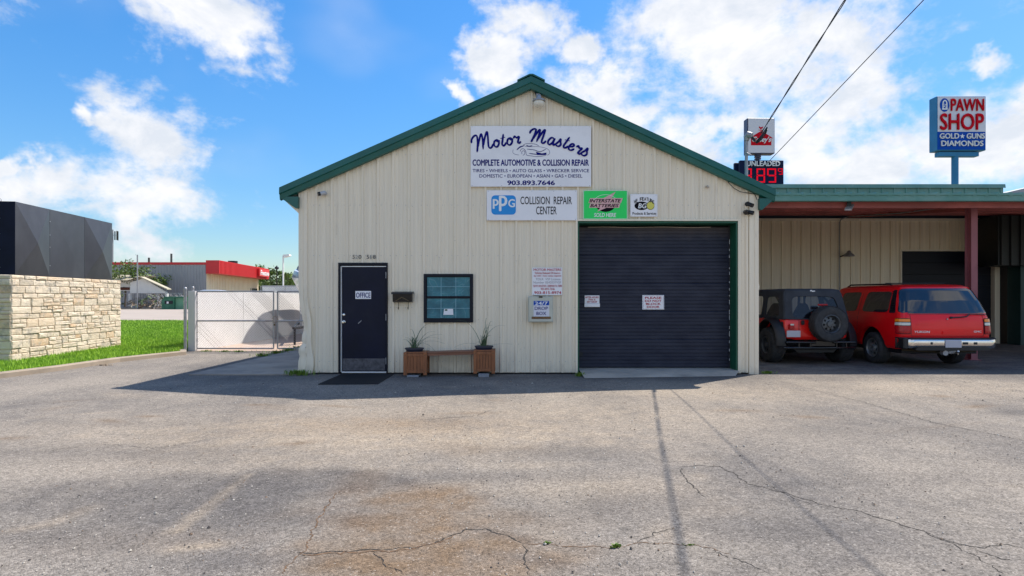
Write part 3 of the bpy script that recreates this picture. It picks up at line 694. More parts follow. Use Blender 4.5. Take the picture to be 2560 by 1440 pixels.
# folded rake trim: vertical upper face, lower face kicked back
def rake(sx_, xa, xb):
    mb = MB(); rings = []
    for x in (xa, xb):
        t_ = FZ(198)+.015-DR(x)
        rings.append([(x, FY+.02, t_), (x, FY-.12, t_), (x, FY-.165, t_-.012), (x, FY-.17, t_-.135), (x, FY-.145, t_-.15), (x, FY-.13, t_-.245), (x, FY-.06, t_-.258), (x, FY-.06, t_-.22), (x, FY+.02, t_-.2)])
    mb.loft(rings); return mb.build('rake_trim', MAT['green_trim'], shop)
rake(-1, EX0, XR); rake(1, XR, EX1)
mb = MB(); t_ = FZ(198)+.02
mb.prism([(XR-.27, t_-.125), (XR-.04, t_-.008), (XR+.03, t_-.008), (XR+.27, t_-.125), (XR+.27, t_-.095), (XR+.04, t_+.02), (XR-.03, t_+.02), (XR-.27, t_-.095)], FY-.18, FY+BL); mb.build('ridge_cap', MAT['green_trim'], shop)
# boxed eave returns and gutters
for sg, xe, xw in ((-1, EX0, BX0), (1, EX1, FX(1895))):
    mb = MB(); t_ = FZ(198)-DR(xe)
    o_ = xe-sg*.05
    mb.prism([(o_, t_-.17), (xw-sg*.02, t_-.17), (xw-sg*.02, t_-.385), (xw+sg*.03, t_-.395), (o_, t_-.22)], FY-.125, FY+BL); mb.build('gutter', MAT['green_trim'], shop)
mb = MB(); t_ = FZ(198)-DR(EX0); mb.prism([(EX0+.08, t_-.245), (BX0, t_-.40), (BX0, t_-.48)], FY-.06, FY-.03); mb.build('eave_bracket', MAT['clad_trim'], shop)
mb = MB()                                              # screw rows of the cladding
for zr_ in (.25, 1.32, 2.35, 3.35, 4.35):
    x = FX(830)-.3048*4
    while x < BX1-.2:
        for dx_ in (-.06, .06):
            xx_ = x+dx_
            if BX0+.2 < xx_ < BX1-.2 and zr_ < rz(xx_)-.1 and not (GX0-.03 < xx_ < GX1+.03 and zr_ < GZ1+.05) and not (DX0 < xx_ < DX1 and zr_ < DZ1) and not (WX0 < xx_ < WX1 and WZ0 < zr_ < WZ1):
                p_ = dent(xx_, FY, zr_); mb.cyl((p_[0], p_[1]+.002, zr_), (p_[0], p_[1]-.006, zr_), .0075, n=5)
        x += .3048
mb.build('cladding_screws', MAT['cam_grey'], shop, kind='stuff')
# vehicle door: jambs, header, five ribbed sections
DY = FY+.30
mb = MB(); mb.box(GX0+.003, GX0+.035, FY-.03, DY+.05, .0, GZ1-.045); mb.build('door_jamb', MAT['green_jamb'], shop)
mb = MB(); mb.box(GX1-.035, GX1-.003, FY-.03, DY+.05, .0, GZ1-.045); mb.build('door_jamb', MAT['green_jamb'], shop)
mb = MB(); mb.box(GX0+.003, GX1-.003, FY-.03, DY+.05, GZ1-.042, GZ1-.003); mb.build('door_header', MAT['green_jamb'], shop)
mb = MB(); mb.box(GX0-.035, GX0+.004, FY-.05, FY+.0, .02, GZ1+.035); mb.box(GX0+.005, GX1+.06, FY-.05, FY+.0, GZ1+.001, GZ1+.035); mb.build('opening_trim', MAT['clad_trim'], shop)
mb = MB(); mb.box(GX1+.001, GX1+.055, FY-.046, FY+.0, .02, GZ1-.001); mb.build('opening_trim', MAT['clad_trim'], shop)
vd = thing('sectional_door', None, None, (0, 0, 0)); del_ = None
vd.location = Vector(((GX0+GX1)/2, DY, .1))-shop.location; vd.parent = shop
dz0, dz1 = .105, GZ1-.07; nsec = 5; rp = (dz1-dz0)/20
for s_ in range(nsec):
    mb = MB(); za = dz0+s_*4*rp; pts = []
    for r_ in range(4):
        b0 = za+r_*rp
        pts += [(0.000, b0+.004), (0.0, b0+rp*.40), (.007, b0+rp*.44), (.007, b0+rp*.50), (0, b0+rp*.54), (0, b0+rp-.022)]
        if r_ < 3: pts += [(.012, b0+rp-.018), (.012, b0+rp-.004)]
    pts = [(0.012, za+.001)]+pts+[(.014, za+4*rp-.004), (.05, za+4*rp-.004), (.05, za+.001)]
    prism = [(DY+d_, z_) for d_, z_ in pts]
    mb.prism(prism, GX0+.04, GX1-.055, 'x'); o = mb.build('door_section', MAT['door_steel'], vd, recalc=True)
mb = MB(); mb.box(GX0+.04, GX1-.06, DY-.004, DY+.05, .086, .104); mb.build('bottom_seal', MAT['rubber'], vd)
mb = MB(); mb.box(GX1-.052, GX1-.036, DY-.03, DY+.03, .09, GZ1-.05); mb.build('side_seal', MAT['rubber'], vd)
mb = MB()
for k in range(16):
    z = 2.6-k*.155+R.uniform(-.04, .04); mb.box(GX1-.058, GX1-.050, DY-.036, DY-.030, z, z+R.uniform(.03, .1))
mb.build('peeling_paint', MAT['white_paint'], vd, kind='stuff')
mb = MB(); pts = [(GX0+.25+i*.25, DY-.012, GZ1-.085+.006*math.sin(i*1.3)) for i in range(11)]; mb.tube(pts, .006, 5); mb.build('top_seal', MAT['conc'], vd)
mb = MB(); mb.cyl((GX0+.10, DY-.03, .37), (GX0+.10, DY+.01, .37), .045, n=14); mb.build('vent_plug', MAT['black_plastic'], vd)
# office door
od = thing('office_door', None, None); od.parent = shop; od.location = Vector(((DX0+DX1)/2, FY, .03))-shop.location
mb = MB(); fw = .045
mb.box(DX0+.002, DX0+fw, FY-.042, FY+.06, .02, DZ1-fw); mb.box(DX1-fw*.6, DX1-.002, FY-.042, FY+.06, .02, DZ1-fw); mb.box(DX0+.002, DX1-.002, FY-.042, FY+.06, DZ1-fw+.001, DZ1-.001)
mb.build('door_frame', MAT['frame_black'], od)
lx0, lx1, lz0, lz1 = FX(853)+.01, FX(967), .045, FZ(666)
mb = MB(); mb.cbox(lx0+.012, lx1-.01, FY-.015, FY+.03, lz0+.012, lz1-.014, .004); leaf = mb.build('door_leaf', MAT['navy_door'], od)
mb = MB(); mb.box(lx0-.012, lx0+.006, FY-.028, FY+.02, lz0, lz1); mb.box(lx0+.007, lx1, FY-.028, FY+.02, lz1-.011, lz1+.006); mb.box(lx0+.007, lx1, FY-.028, FY+.03, lz0-.02, lz0+.006); mb.build('door_stop', MAT['white_paint'], od)
mb = MB(); mb.box(FX(857), FX(963), FY-.019, FY-.014, FZ(926), FZ(896)); mb.build('kick_plate', M('kick', (.10, .10, .12), .45, .5, var=.4, scale=12), leaf)
for zz, rr in ((787, .028), (805, .036)):
    mb = MB(); x = FX(860); z = FZ(zz); mb.lathe([(rr, FY-.016), (rr, FY-.022), (rr*.55, FY-.03), (rr*.5, FY-.045 if rr > .03 else FY-.03), (rr*.75, FY-.055 if rr > .03 else FY-.031), (rr*.6, FY-.075 if rr > .03 else FY-.033), (.001, FY-.078 if rr > .03 else FY-.034)], 18, (x, 0, z), 'y'); mb.build('door_knob' if rr > .03 else 'deadbolt', MAT['chrome'], leaf, smooth=40)
for zz in (688, 793, 902):
    mb = MB(); mb.cyl((lx1-.008, FY-.036, FZ(zz+8)), (lx1-.008, FY-.036, FZ(zz-8)), .008, n=8)
    for q in (-4, 0, 4): mb.cyl((lx1-.008, FY-.036, FZ(zz+q)-.003), (lx1-.008, FY-.036, FZ(zz+q)+.003), .010, n=8)
    mb.build('hinge', MAT['galv'], leaf)
mb = MB(); mb.box(FX(896), FX(904), FY-.0165, FY-.0155, FZ(806), FZ(804)); mb.v = [(x+(z-FZ(805))*.0, y, z+(x-FX(900))*.9) for x, y, z in mb.v]; mb.build('scratch', MAT['galv'], leaf)
# window
wn_ = thing('office_window', None, None); wn_.parent = shop; wn_.location = Vector(((WX0+WX1)/2, FY, WZ0))-shop.location
def rectring(mb, x0, x1, z0, z1, w_, y0, y1, wb=None):
    wb = wb or w_
    mb.box(x0, x0+w_, y0, y1, z0+wb, z1-w_); mb.box(x1-w_, x1, y0, y1, z0+wb, z1-w_); mb.box(x0, x1, y0, y1, z1-w_+.0005, z1); mb.box(x0, x1, y0, y1, z0, z0+wb-.0005)
mb = MB(); rectring(mb, FX(1060), FX(1183), FZ(806), FZ(685), .048, FY-.052, FY+.03, .07); mb.build('window_frame', MAT['frame_black'], wn_)
ix0, ix1 = FX(1060)+.05, FX(1183)-.05; zm = FZ(743)
for (z0, z1, yo) in ((zm+.008, FZ(685)-.05, 0), (FZ(806)+.072, zm-.012, -.01)):
    sh = MB(); rectring(sh, ix0, ix1, z0, z1, .014, FY-.03+yo, FY-.012+yo); sash = sh.build('sash', MAT['frame_black'], wn_)
    g_ = MB(); nx_ = 24; g_.add([(ix0+.012+(ix1-ix0-.024)*i/nx_, FY-.018+yo+.0015*math.sin(i*1.7+j*2.1), z0+.012+(z1-z0-.024)*j/8) for j in range(9) for i in range(nx_+1)], [(j*(nx_+1)+i, j*(nx_+1)+i+1, (j+1)*(nx_+1)+i+1, (j+1)*(nx_+1)+i) for j in range(8) for i in range(nx_)])
    g_.build('pane', MAT['film'], sash, smooth=60, recalc=False)
    mt = MB()
    for f_ in (1/3, 2/3): x = ix0+(ix1-ix0)*f_; mt.box(x-.006, x+.006, FY-.0235+yo, FY-.021+yo, z0+.015, z1-.015)
    z = (z0+z1)/2; mt.box(ix0+.015, ix1-.015, FY-.0262+yo, FY-.0238+yo, z-.005, z+.005); mt.build('muntin', M('muntin', (.20, .42, .50), .4), sash)
mb = MB(); mb.box(ix0, ix1, FY-.032, FY-.005, zm-.010, zm+.006); mb.build('meeting_rail', MAT['frame_black'], wn_)
wk = thing('window_notice', 'small white paper notice taped inside the lower pane of the office window', 'notice', (FX(1121), FY-.042, FZ(780)))
mb = MB(); mb.prism([(FX(1109), FZ(787)), (FX(1134), FZ(787)), (FX(1133), FZ(772)), (FX(1111), FZ(772))], FY-.0415, FY-.0405); mb.build('paper', MAT['sign_white'], wk)
mb = MB(); mb.box(FX(1113), FX(1119), FY-.0428, FY-.042, FZ(777), FZ(773)); mb.build('printed_mark', MAT['green_jamb'], wk)

# ---------------------------------------------------------------- lettering
def lettering(s, x0, x1, py0, py1, y, mat, parent, bold=0., shear=0., name='lettering', conv=None, sp=1., wsp=1.):
    """text fitted to a photo-pixel box on a plane facing -y"""
    cu = bpy.data.curves.new('t', 'FONT'); cu.body = s; cu.offset = 0; cu.shear = shear; cu.space_character = sp; cu.space_word = wsp; cu.resolution_u = 3
    cu.extrude = .0
    o = bpy.data.objects.new('t', cu); C.objects.link(o); dg = bpy.context.evaluated_depsgraph_get()
    me = bpy.data.meshes.new_from_object(o.evaluated_get(dg)); bpy.data.objects.remove(o); bpy.data.curves.remove(cu)
    if bold:                                          # heavier strokes: shifted layers, each a hair in front of the last
        bm = bmesh.new(); d = bold*.55
        for q_, (ax_, az_) in enumerate(((0, 0), (-d, 0), (d, 0), (0, -d*.7), (0, d*.7))):
            tm = me.copy(); tm.transform(Matrix.Translation((ax_, az_, q_))); bm.from_mesh(tm); bpy.data.meshes.remove(tm)
        bm.to_mesh(me); bm.free()
    n_ = len(me.vertices); co = np.zeros(n_*3, np.float32); me.vertices.foreach_get('co', co); co = co.reshape(-1, 3)
    fx, fz = conv or (FX, FZ); X0, X1, Z0, Z1 = fx(x0), fx(x1), fz(py1), fz(py0)
    lo, hi = co.min(0), co.max(0); out_ = np.zeros_like(co); off = wloc(parent)
    out_[:, 0] = X0+(co[:, 0]-lo[0])/(hi[0]-lo[0])*(X1-X0)-off.x; out_[:, 2] = Z0+(co[:, 1]-lo[1])/(hi[1]-lo[1])*(Z1-Z0)-off.z; out_[:, 1] = y-off.y-co[:, 2]*.0004*max(1, abs(y)/11.4)**3 if not conv or conv is not None else 0
    me.vertices.foreach_set('co', out_.ravel()); me.name = name; me.materials.clear(); me.materials.append(MAT[mat]); me.update()
    return link(name, me, parent)
def signboard(name, label, px0, px1, py0, py1, mat='sign_white', th=.012, y=None, cat='sign', scr=True, conv=None):
    y = FY-.045 if y is None else y; fx, fz = conv or (FX, FZ)
    t = thing(name, label, cat, ((fx(px0)+fx(px1))/2, y, (fz(py0)+fz(py1))/2))
    mb = MB(); mb.cbox(fx(px0), fx(px1), y-th, y, fz(py1), fz(py0), .003); mb.build('panel', MAT[mat], t)
    if scr:
        mb = MB()
        for x in np.linspace(fx(px0)+.03, fx(px1)-.03, 2 if px1-px0 < 120 else 5):
            for z in (fz(py1)+.02, fz(py0)-.02): mb.cyl((x, y-th, z), (x, y-th-.004, z), .006, n=6)
        mb.build('screws', MAT['galv'], t, kind='stuff')
    return t, y-th-.002
def stroke(mb, pts, wid, y, cal=0.0, smooth=True, taper=True):
    """ribbon on a plane facing -y through (x, z) points"""
    P_ = [Vector(p_) for p_ in pts]
    if smooth and len(P_) > 2:
        o = []
        for i in range(len(P_)-1):
            a, b_, c_, d = P_[max(0, i-1)], P_[i], P_[i+1], P_[min(len(P_)-1, i+2)]
            for k in range(5):
                t_ = k/5; o.append(.5*((2*b_)+(c_-a)*t_+(2*a-5*b_+4*c_-d)*t_*t_+(3*b_-a-3*c_+d)*t_**3))
        o.append(P_[-1]); P_ = o
    vs_ = []; n_ = len(P_)
    for i, p_ in enumerate(P_):
        d = (P_[min(n_-1, i+1)]-P_[max(0, i-1)]); d = d.normalized() if d.length > 0 else Vector((1, 0)); q = Vector((-d.y, d.x))
        w_ = wid*(1+cal*abs(q.dot(Vector((.8, -.6)))))/2*(min(1, .35+min(i, n_-1-i)*.35) if taper else 1)
        yy_ = y-i*.00004-(len(mb.v) % 977)*.000001; vs_ += [(p_.x+q.x*w_, yy_, p_.y+q.y*w_), (p_.x-q.x*w_, yy_, p_.y-q.y*w_)]
    mb.add(vs_, [(2*i, 2*i+1, 2*i+3, 2*i+2) for i in range(n_-1)])
def ell(cx, cz, rx, rz_, a0=0, a1=360, n_=24, rot=0):
    o = []
    for k in range(n_+1):
        a = math.radians(a0+(a1-a0)*k/n_); x, z = rx*math.cos(a), rz_*math.sin(a); c_, s_ = math.cos(math.radians(rot)), math.sin(math.radians(rot)); o.append((cx+x*c_-z*s_, cz+x*s_+z*c_))
    return o
def flat(mb, poly, y): mb.add([(x, y, z) for x, z in poly], [tuple(range(len(poly)))])
Z4 = 2560/550.
def z4(x, y): return (FX(1150+x/Z4), FZ(280+y/Z4))
t, y = signboard('shop_sign', 'large white sign lettered in navy script, highest on the gable wall', 1177, 1477, 317, 468)
GL = {'M': [[(0, 1.15), (.12, 1.55), (.5, 1.85), (.8, 1.8), (.72, 1.2), (.5, .5), (.3, 0)], [(.45, .35), (.9, 1.2), (1.35, 1.85), (1.30, 1.1), (1.05, .1)], [(1.15, .4), (1.6, 1.3), (2.05, 1.9), (1.95, 1.2), (1.75, .3), (1.85, .02), (2.1, .1), (2.35, .4)]],
      'o': [[(.62, 1.0), (.25, .85), (.08, .4), (.2, .05), (.5, .0), (.8, .35), (.85, .8), (.6, 1.0), (.62, .75), (1.05, .8)]],
      't': [[(.65, 1.75), (.4, .9), (.22, .3), (.35, 0), (.65, .15), (.85, .45)], [(.1, 1.15), (.85, 1.2)]],
      'r': [[(.05, .75), (.3, 1.05), (.5, .8), (.9, .95), (.75, .5), (.65, .12), (.85, 0), (1.1, .25)]],
      'a': [[(.85, .95), (.45, 1.0), (.1, .55), (.1, .12), (.35, .0), (.7, .35), (.92, .95), (.78, .3), (.9, 0), (1.15, .3)]],
      's': [[(.0, .1), (.45, .7), (.65, 1.15), (.72, .75), (.85, .35), (.65, .02), (.3, .0), (.12, .15)]],
      'e': [[(.1, .45), (.5, .55), (.72, .8), (.55, 1.0), (.25, .8), (.1, .35), (.25, .02), (.6, .05), (.95, .4)]]}
mb = MB()
for ch, x, yb, s_, rot in (('M', 172, 486, 102, 17), ('o', 398, 420, 78, 12), ('t', 478, 408, 78, 10), ('o', 548, 396, 78, 8), ('r', 622, 378, 80, 5),
                           ('M', 800, 358, 84, -6), ('a', 1012, 384, 82, -10), ('s', 1100, 398, 76, -14), ('t', 1180, 418, 80, -18), ('e', 1245, 440, 80, -22), ('r', 1318, 470, 80, -26), ('s', 1392, 498, 84, -24)):
    c_, n_ = math.cos(math.radians(rot)), math.sin(math.radians(rot))
    for st_ in GL[ch]: stroke(mb, [z4(x+s_*(a*c_-b_*n_), yb-s_*(a*n_+b_*c_)) for a, b_ in st_], .026, y-len(mb.v)*.00001, .6)
mb.build('script_lettering', MAT['navy_ink'], t, recalc=False)
mb = MB()
for st_, w_ in (([(620, 440), (615, 480), (640, 500), (690, 510)], .006), ([(680, 435), (735, 400), (760, 380), (820, 378), (880, 385), (920, 408)], .008), ([(735, 385), (770, 410), (900, 412), (980, 425), (1030, 450), (1040, 490), (1010, 515)], .006),
               ([(660, 450), (700, 415), (740, 405)], .022), ([(770, 395), (800, 408), (840, 400)], .018), ([(775, 440), (860, 450), (930, 470), (1000, 440)], .012), ([(700, 470), (715, 440), (745, 440), (765, 470), (775, 510), (830, 520), (900, 528), (1000, 515)], .008), ([(800, 490), (880, 500), (990, 505), (1000, 490)], .016), ([(720, 500), (720, 470), (745, 460), (755, 480), (745, 505), (728, 512)], .008)):
    stroke(mb, [z4(*p_) for p_ in st_], w_, y)
flat(mb, [z4(880, 470), z4(950, 490), z4(1005, 480), z4(995, 510), z4(895, 510)], y)
mb.build('car_drawing', MAT['navy_ink'], t, recalc=False)
lettering('COMPLETE AUTOMOTIVE & COLLISION REPAIR', 1181.8, 1471.2, 400.3, 416.4, y, 'navy_ink', t, .065)
lettering('TIRES • WHEELS • AUTO GLASS • WRECKER SERVICE', 1181.8, 1471.8, 424.2, 432.3, y, 'navy_ink', t, .015)
lettering('DOMESTIC • EUROPEAN • ASIAN • GAS • DIESEL', 1198.8, 1455, 437.2, 445.6, y, 'navy_ink', t, .015)
lettering('903.893.7646', 1268, 1386.8, 452.6, 464.4, y, 'navy_ink', t, .06)
t, y = signboard('collision_sign', 'wide white sign with a blue rounded emblem reading collision repair center', 1217, 1442, 477, 552)
def rrect(x0, x1, z0, z1, r, n_=6):
    o = []
    for cx, cz, a0 in ((x1-r, z0+r, -90), (x1-r, z1-r, 0), (x0+r, z1-r, 90), (x0+r, z0+r, 180)): o += [(cx+r*math.cos(math.radians(a0+90*k/n_)), cz+r*math.sin(math.radians(a0+90*k/n_))) for k in range(n_+1)]
    return o
mb = MB(); flat(mb, rrect(FX(1228.6), FX(1289.6), FZ(537.8), FZ(489.5), .075), y); mb.build('emblem', MAT['blue_ink'], t, recalc=False)
lettering('p', 1232, 1247, 499, 523.5, y-.002, 'pale_ink', t, .05); lettering('p', 1247.5, 1268.5, 490.5, 529, y-.002, 'pale_ink', t, .04); lettering('G', 1270.5, 1287.5, 499, 519.5, y-.002, 'pale_ink', t, .05)
lettering('COLLISION  REPAIR', 1301, 1428.9, 492.7, 512, y, 'black_ink', t, .012); lettering('CENTER', 1340, 1391, 517.4, 537.2, y, 'black_ink', t, .012)
t, y = signboard('battery_sign', 'bright green sign with a red lightning bolt reading interstate batteries', 1457, 1567.5, 477, 549, 'sign_green')
mb = MB(); rectring(mb, FX(1457.5), FX(1567), FZ(548.6), FZ(477.4), .008, y-.001, y+.001); mb.build('border', MAT['pale_ink'], t)
mb = MB(); cx, cz = z4(1688, 1065)
stroke(mb, ell(cx, cz, .235, .165, 20, 160), .007, y); mb.build('arc', MAT['pale_ink'], t, recalc=False)
mb = MB(); flat(mb, ell(cx, cz-.01, .205, .165, 200, 340), y-.0005); mb.build('black_arc', MAT['black_ink'], t, recalc=False)
mb = MB(); flat(mb, [z4(*p_) for p_ in ((1590, 1165), (1635, 1110), (1610, 1108), (1680, 1015), (1655, 1012), (1805, 935), (1750, 1020), (1775, 1022), (1700, 1105), (1725, 1108))], y-.001); mb.build('lightning_bolt', MAT['pink_ink'], t, recalc=False)
mb = MB(); flat(mb, [z4(*p_) for p_ in ((1490, 1065), (1508, 1008), (1888, 1008), (1868, 1065))], y-.0015); flat(mb, [z4(*p_) for p_ in ((1497, 1120), (1510, 1068), (1860, 1068), (1845, 1120))], y-.0015); mb.build('lettering_plate', MAT['pink_ink'], t, recalc=False)
lettering('INTERSTATE', 1472.5, 1551, 498.9, 507.5, y-.003, 'black_ink', t, .05, .25); lettering('BATTERIES', 1474.5, 1545.5, 511.2, 519.2, y-.003, 'black_ink', t, .05, .25); lettering('SOLD HERE', 1484, 1539, 533.5, 543.8, y, 'pale_ink', t, .045, .15)
t, y = signboard('feature_sign', 'small square white sign with a black oval and yellow disc, right of the green sign', 1574.5, 1642, 486.7, 542.6)
for i, ch in enumerate('WE FEATURE'):
    if ch == ' ': continue
    a = math.radians(90+40-(i+.5)*8.0); X_ = 1608.5+39*math.cos(a); Y_ = 537.5-39*math.sin(a); hw_ = 1.2 if ch == 'I' else 2.5
    lettering(ch, X_-hw_, X_+hw_, Y_-4.4, Y_+4.4, y, 'black_ink', t, .04)
mb = MB(); cx, cz = z4(2105, 1097); flat(mb, ell(cx, cz, .140, .085), y); mb.build('oval', MAT['black_ink'], t, recalc=False)
mb = MB(); cx, cz = z4(2208, 1095); flat(mb, ell(cx, cz, .075, .078), y-.001); mb.build('disc', MAT['yellow_ink'], t, recalc=False)
mb = MB(); stroke(mb, ell(cx, cz, .076, .079), .008, y-.0015, 0, False); mb.build('disc_outline', MAT['black_ink'], t, recalc=False)
lettering('BG', 1593.5, 1615, 509.5, 522, y-.002, 'pale_ink', t, .05, .2); lettering('Products & Services', 1579.7, 1638.8, 531.2, 538, y, 'black_ink', t, .03)
t, y = signboard('licence_sign', 'white panel of small maroon lettering above the drop box', 1330, 1405, 669.5, 738)
Z7 = 1694/200.
for s_, a, b_, c_, d, m_, bo in (('MOTOR MASTERS', 285, 870, 183, 235, 'maroon_ink', .03), ('Vehicles Released 24 hours a', 308, 848, 253, 300, 'maroon_ink', .02), ('day with 1 hour notice required', 288, 865, 318, 365, 'maroon_ink', .02), ('TDLR  VSF License', 330, 853, 385, 432, 'grey_ink', .0),
                             ('Number 0542037VSF', 285, 865, 452, 500, 'grey_ink', .0), ('520 W. HOUSTON - SHERMAN TX. 75090', 280, 880, 527, 575, 'maroon_ink', .02), ('903-893-7646', 435, 730, 592, 640, 'maroon_ink', .01), ('903-815-8974', 298, 868, 662, 720, 'maroon_ink', .035)):
    lettering(s_, 1300+a/Z7, 1300+b_/Z7, 650+c_/Z7, 650+d/Z7, y, m_, t, bo)
# drop box
t = thing('drop_box', 'pale grey steel drop box with a blue and white sticker, hung on the wall', 'drop box', (FX(1350), FY, FZ(805)))
mb = MB(); mb.cbox(FX(1320.5), FX(1381.5), FY-.17, FY-.03, FZ(805), FZ(741), .008); bx = mb.build('box', MAT['dropbox'], t); yb = FY-.172
mb = MB(); mb.cbox(FX(1322), FX(1380), yb-.010, yb+.001, FZ(803), FZ(743), .003); mb.build('door', MAT['dropbox'], t); yb -= .012
mb = MB(); mb.box(FX(1346), FX(1355), yb-.006, yb+.002, FZ(744.5), FZ(740.5)); mb.build('lock', MAT['black_plastic'], t)
mb = MB(); mb.box(FX(1333), FX(1371.4), yb-.002, yb+.001, FZ(790.5), FZ(752)); stk = mb.build('sticker', MAT['sign_face'], t)
mb = MB(); mb.box(FX(1333.2), FX(1371.2), yb-.003, yb-.0022, FZ(762.8), FZ(752.2)); mb.build('blue_band', MAT['sign_blue'], stk)
lettering('24/7', 1336, 1368, 753.8, 762, yb-.005, 'pale_ink', stk, .04); lettering('DROP', 1335.7, 1368.2, 766.3, 774.2, yb-.004, 'navy_ink', stk, .02); lettering('BOX', 1340.2, 1364.3, 778.7, 787, yb-.004, 'navy_ink', stk, .02)
mb = MB(); mb.box(FX(1328.5), FX(1375.4), yb-.003, yb+.001, FZ(796.5), FZ(790.9)); s2 = mb.build('lower_strip', M('strip', (.06, .03, .02), .5), t)
MAT['orange_ink'] = M('orange_ink', (.65, .30, .08), .5); lettering('24/7 SERVICE KEY DROP PICKUP', 1329.5, 1374.4, 792.4, 795.2, yb-.005, 'orange_ink', s2)
# signs on the vehicle door (deeper plane)
SD = F/(DY-.004); dconv = (lambda px: (px-1280)/SD, lambda py: EYE+(HZ-py)/SD)
t, y = signboard('keep_clear_sign', 'white sign with maroon capitals asking not to block the door, middle of the roll door', 1605.7, 1660, 737.7, 773.9, y=DY-.001, conv=dconv, scr=False)
mb = MB(); rectring(mb, dconv[0](1607.6), dconv[0](1658.2), dconv[1](772.4), dconv[1](739.2), .003, y-.001, y+.001); mb.build('border', MAT['grey_ink'], t)
for s_, a, b_, c_, d in (('PLEASE', 1611.9, 1653.3, 741.8, 747.2), ('DO NOT', 1611.9, 1653.3, 749.4, 754.8), ('BLOCK', 1614.5, 1651.8, 757, 762.3), ('DOOR', 1616.8, 1648.5, 764.6, 770)): lettering(s_, a, b_, c_, d, y-.001, 'maroon_ink', t, .045, conv=dconv)
t, y = signboard('key_drop_sign', 'small white key drop sign over a metal slot at the left of the roll door', 1461.5, 1498.5, 738.5, 758.3, y=DY-.001, conv=dconv, scr=False)
for s_, a, b_, c_, d in (('AFTER HOURS', 1463, 1496.5, 741, 745.6), ('MAIL &', 1471.5, 1488.5, 747, 751), ('KEY DROP', 1467.5, 1492.5, 752.5, 756.8)): lettering(s_, a, b_, c_, d, y-.001, 'maroon_ink', t, .03, conv=dconv)
mb = MB(); mb.cbox(dconv[0](1460.8), dconv[0](1499.3), DY-.03, DY, dconv[1](767.6), dconv[1](758.6), .003); mb.box(dconv[0](1463), dconv[0](1497), DY-.034, DY-.031, dconv[1](766.3), dconv[1](761.5)); mb.build('mail_slot', MAT['sign_white'], t)
t, y = signboard('office_sign', 'white plate reading office in blue on the dark door', 889, 928.3, 727.5, 747.5, y=FY-.0155, scr=False, th=.006)
lettering('OFFICE', 891, 927, 731.4, 744.2, y-.001, 'navy_ink', t, .03)
# house numbers, some digits faded
hn = thing('house_numbers', 'two groups of black house numbers, partly faded, above the office door', 'house numbers', (FX(910), FY-.01, FZ(642)))
for ch, x0, x1, m_ in (('5', 882.4, 888, 'number_black'), ('2', 889.5, 895.5, 'number_faded'), ('0', 897.6, 904.6, 'number_black'), ('5', 917.6, 924, 'number_black'), ('1', 926.5, 929.6, 'number_faded'), ('8', 933.3, 940, 'number_black')):
    lettering(ch, x0, x1, 637.7, 647.4, FY-.034, m_, hn, .01, name='digit')

# ---------------------------------------------------------------- fittings on the shop front
def bullet_cam(label, px, py, dirx, body, grp='security cameras on the shop front', ln=.10):
    x, z = FX(px), FZ(py); t = thing('security_camera', label, 'security camera', (x, FY-.035, z), 0, grp)
    mb = MB(); mb.cyl((x, FY-.03, z), (x, FY-.055, z), .045, .04); mb.build('mount', MAT[body], t, smooth=35)
    a = Vector((x, FY-.075, z)); d = Vector((dirx, -.55, -.30)).normalized()
    mb = MB(); mb.tube([a-d*.02, a+d*ln*.95, a+d*ln], [.040, .038, .030], 16); mb.build('body', MAT[body], t, smooth=35)
    mb = MB(); mb.tube([a+d*(ln-.02), a+d*(ln+.02)], [.0415, .0415], 16); mb.tube([a+d*(ln+.0202), a+d*(ln+.022)], .03, 12); mb.build('lens_hood', MAT['black_gloss'], t, smooth=35)
bullet_cam('white bullet camera with a black lens under the left eave', 813, 484, -.85, 'cam_grey')
bullet_cam('dark camera highest by the right corner of the shop', 1866, 511, .3, 'black_plastic')
bullet_cam('dark camera lower left of the pair by the right corner', 1862, 531, -.3, 'black_plastic', ln=.05)
bullet_cam('dark camera lower right of the pair by the right corner', 1870, 532, .7, 'black_plastic', ln=.06)
x, z = FX(1346), FZ(243)
t = thing('gable_light', 'round caged barn light under the ridge of the gable', 'light', (x, FY, z))
mb = MB(); mb.cbox(x-.05, x+.05, FY-.09, FY-.03, z-.05, z+.05, .008); mb.build('junction_box', MAT['galv'], t)
mb = MB(); mb.cyl((x-.04, FY-.06, z+.02), (x-.07, FY-.06, z+.08), .014); mb.build('photocell', MAT['black_plastic'], t)
mb = MB(); mb.lathe([(.03, z-.03), (.05, z-.06), (.055, z-.09), (.12, z-.12), (.125, z-.15), (.115, z-.15), (.05, z-.10)], 24, (x, FY-.19, 0)); mb.tube([(x, FY-.09, z), (x, FY-.16, z+.0), (x, FY-.19, z-.03)], .016, 8); mb.build('shade', MAT['galv'], t, smooth=40)
mb = MB(); mb.lathe([(.10, z-.145), (.11, z-.19), (.09, z-.235), (.05, z-.255), (.001, z-.26)], 20, (x, FY-.19, 0)); mb.build('lens', MAT['lamp_glass'], t, smooth=50)
x, z = FX(1766), FZ(467); t = thing('rusty_vent', 'small rusty pipe stub beneath the right slope of the gable', 'vent', (x, FY, z)); mb = MB(); mb.tube([(x, FY, z), (x, FY-.06, z), (x+.005, FY-.075, z-.035)], .022, 8); mb.build('stub', MAT['conc'], t, smooth=40)
t = thing('hanging_cable', 'thin black cable looping down from the right rake to the corner', 'cable', (FX(1815), FY-.06, FZ(455)))
mb = MB(); mb.tube([(FX(a), FY-.06, FZ(b_)) for a, b_ in ((1812, 447), (1820, 460), (1832, 472), (1848, 481), (1868, 484), (1884, 487), (1889, 500))], .007, 6); mb.build('cord', MAT['cable'], t)
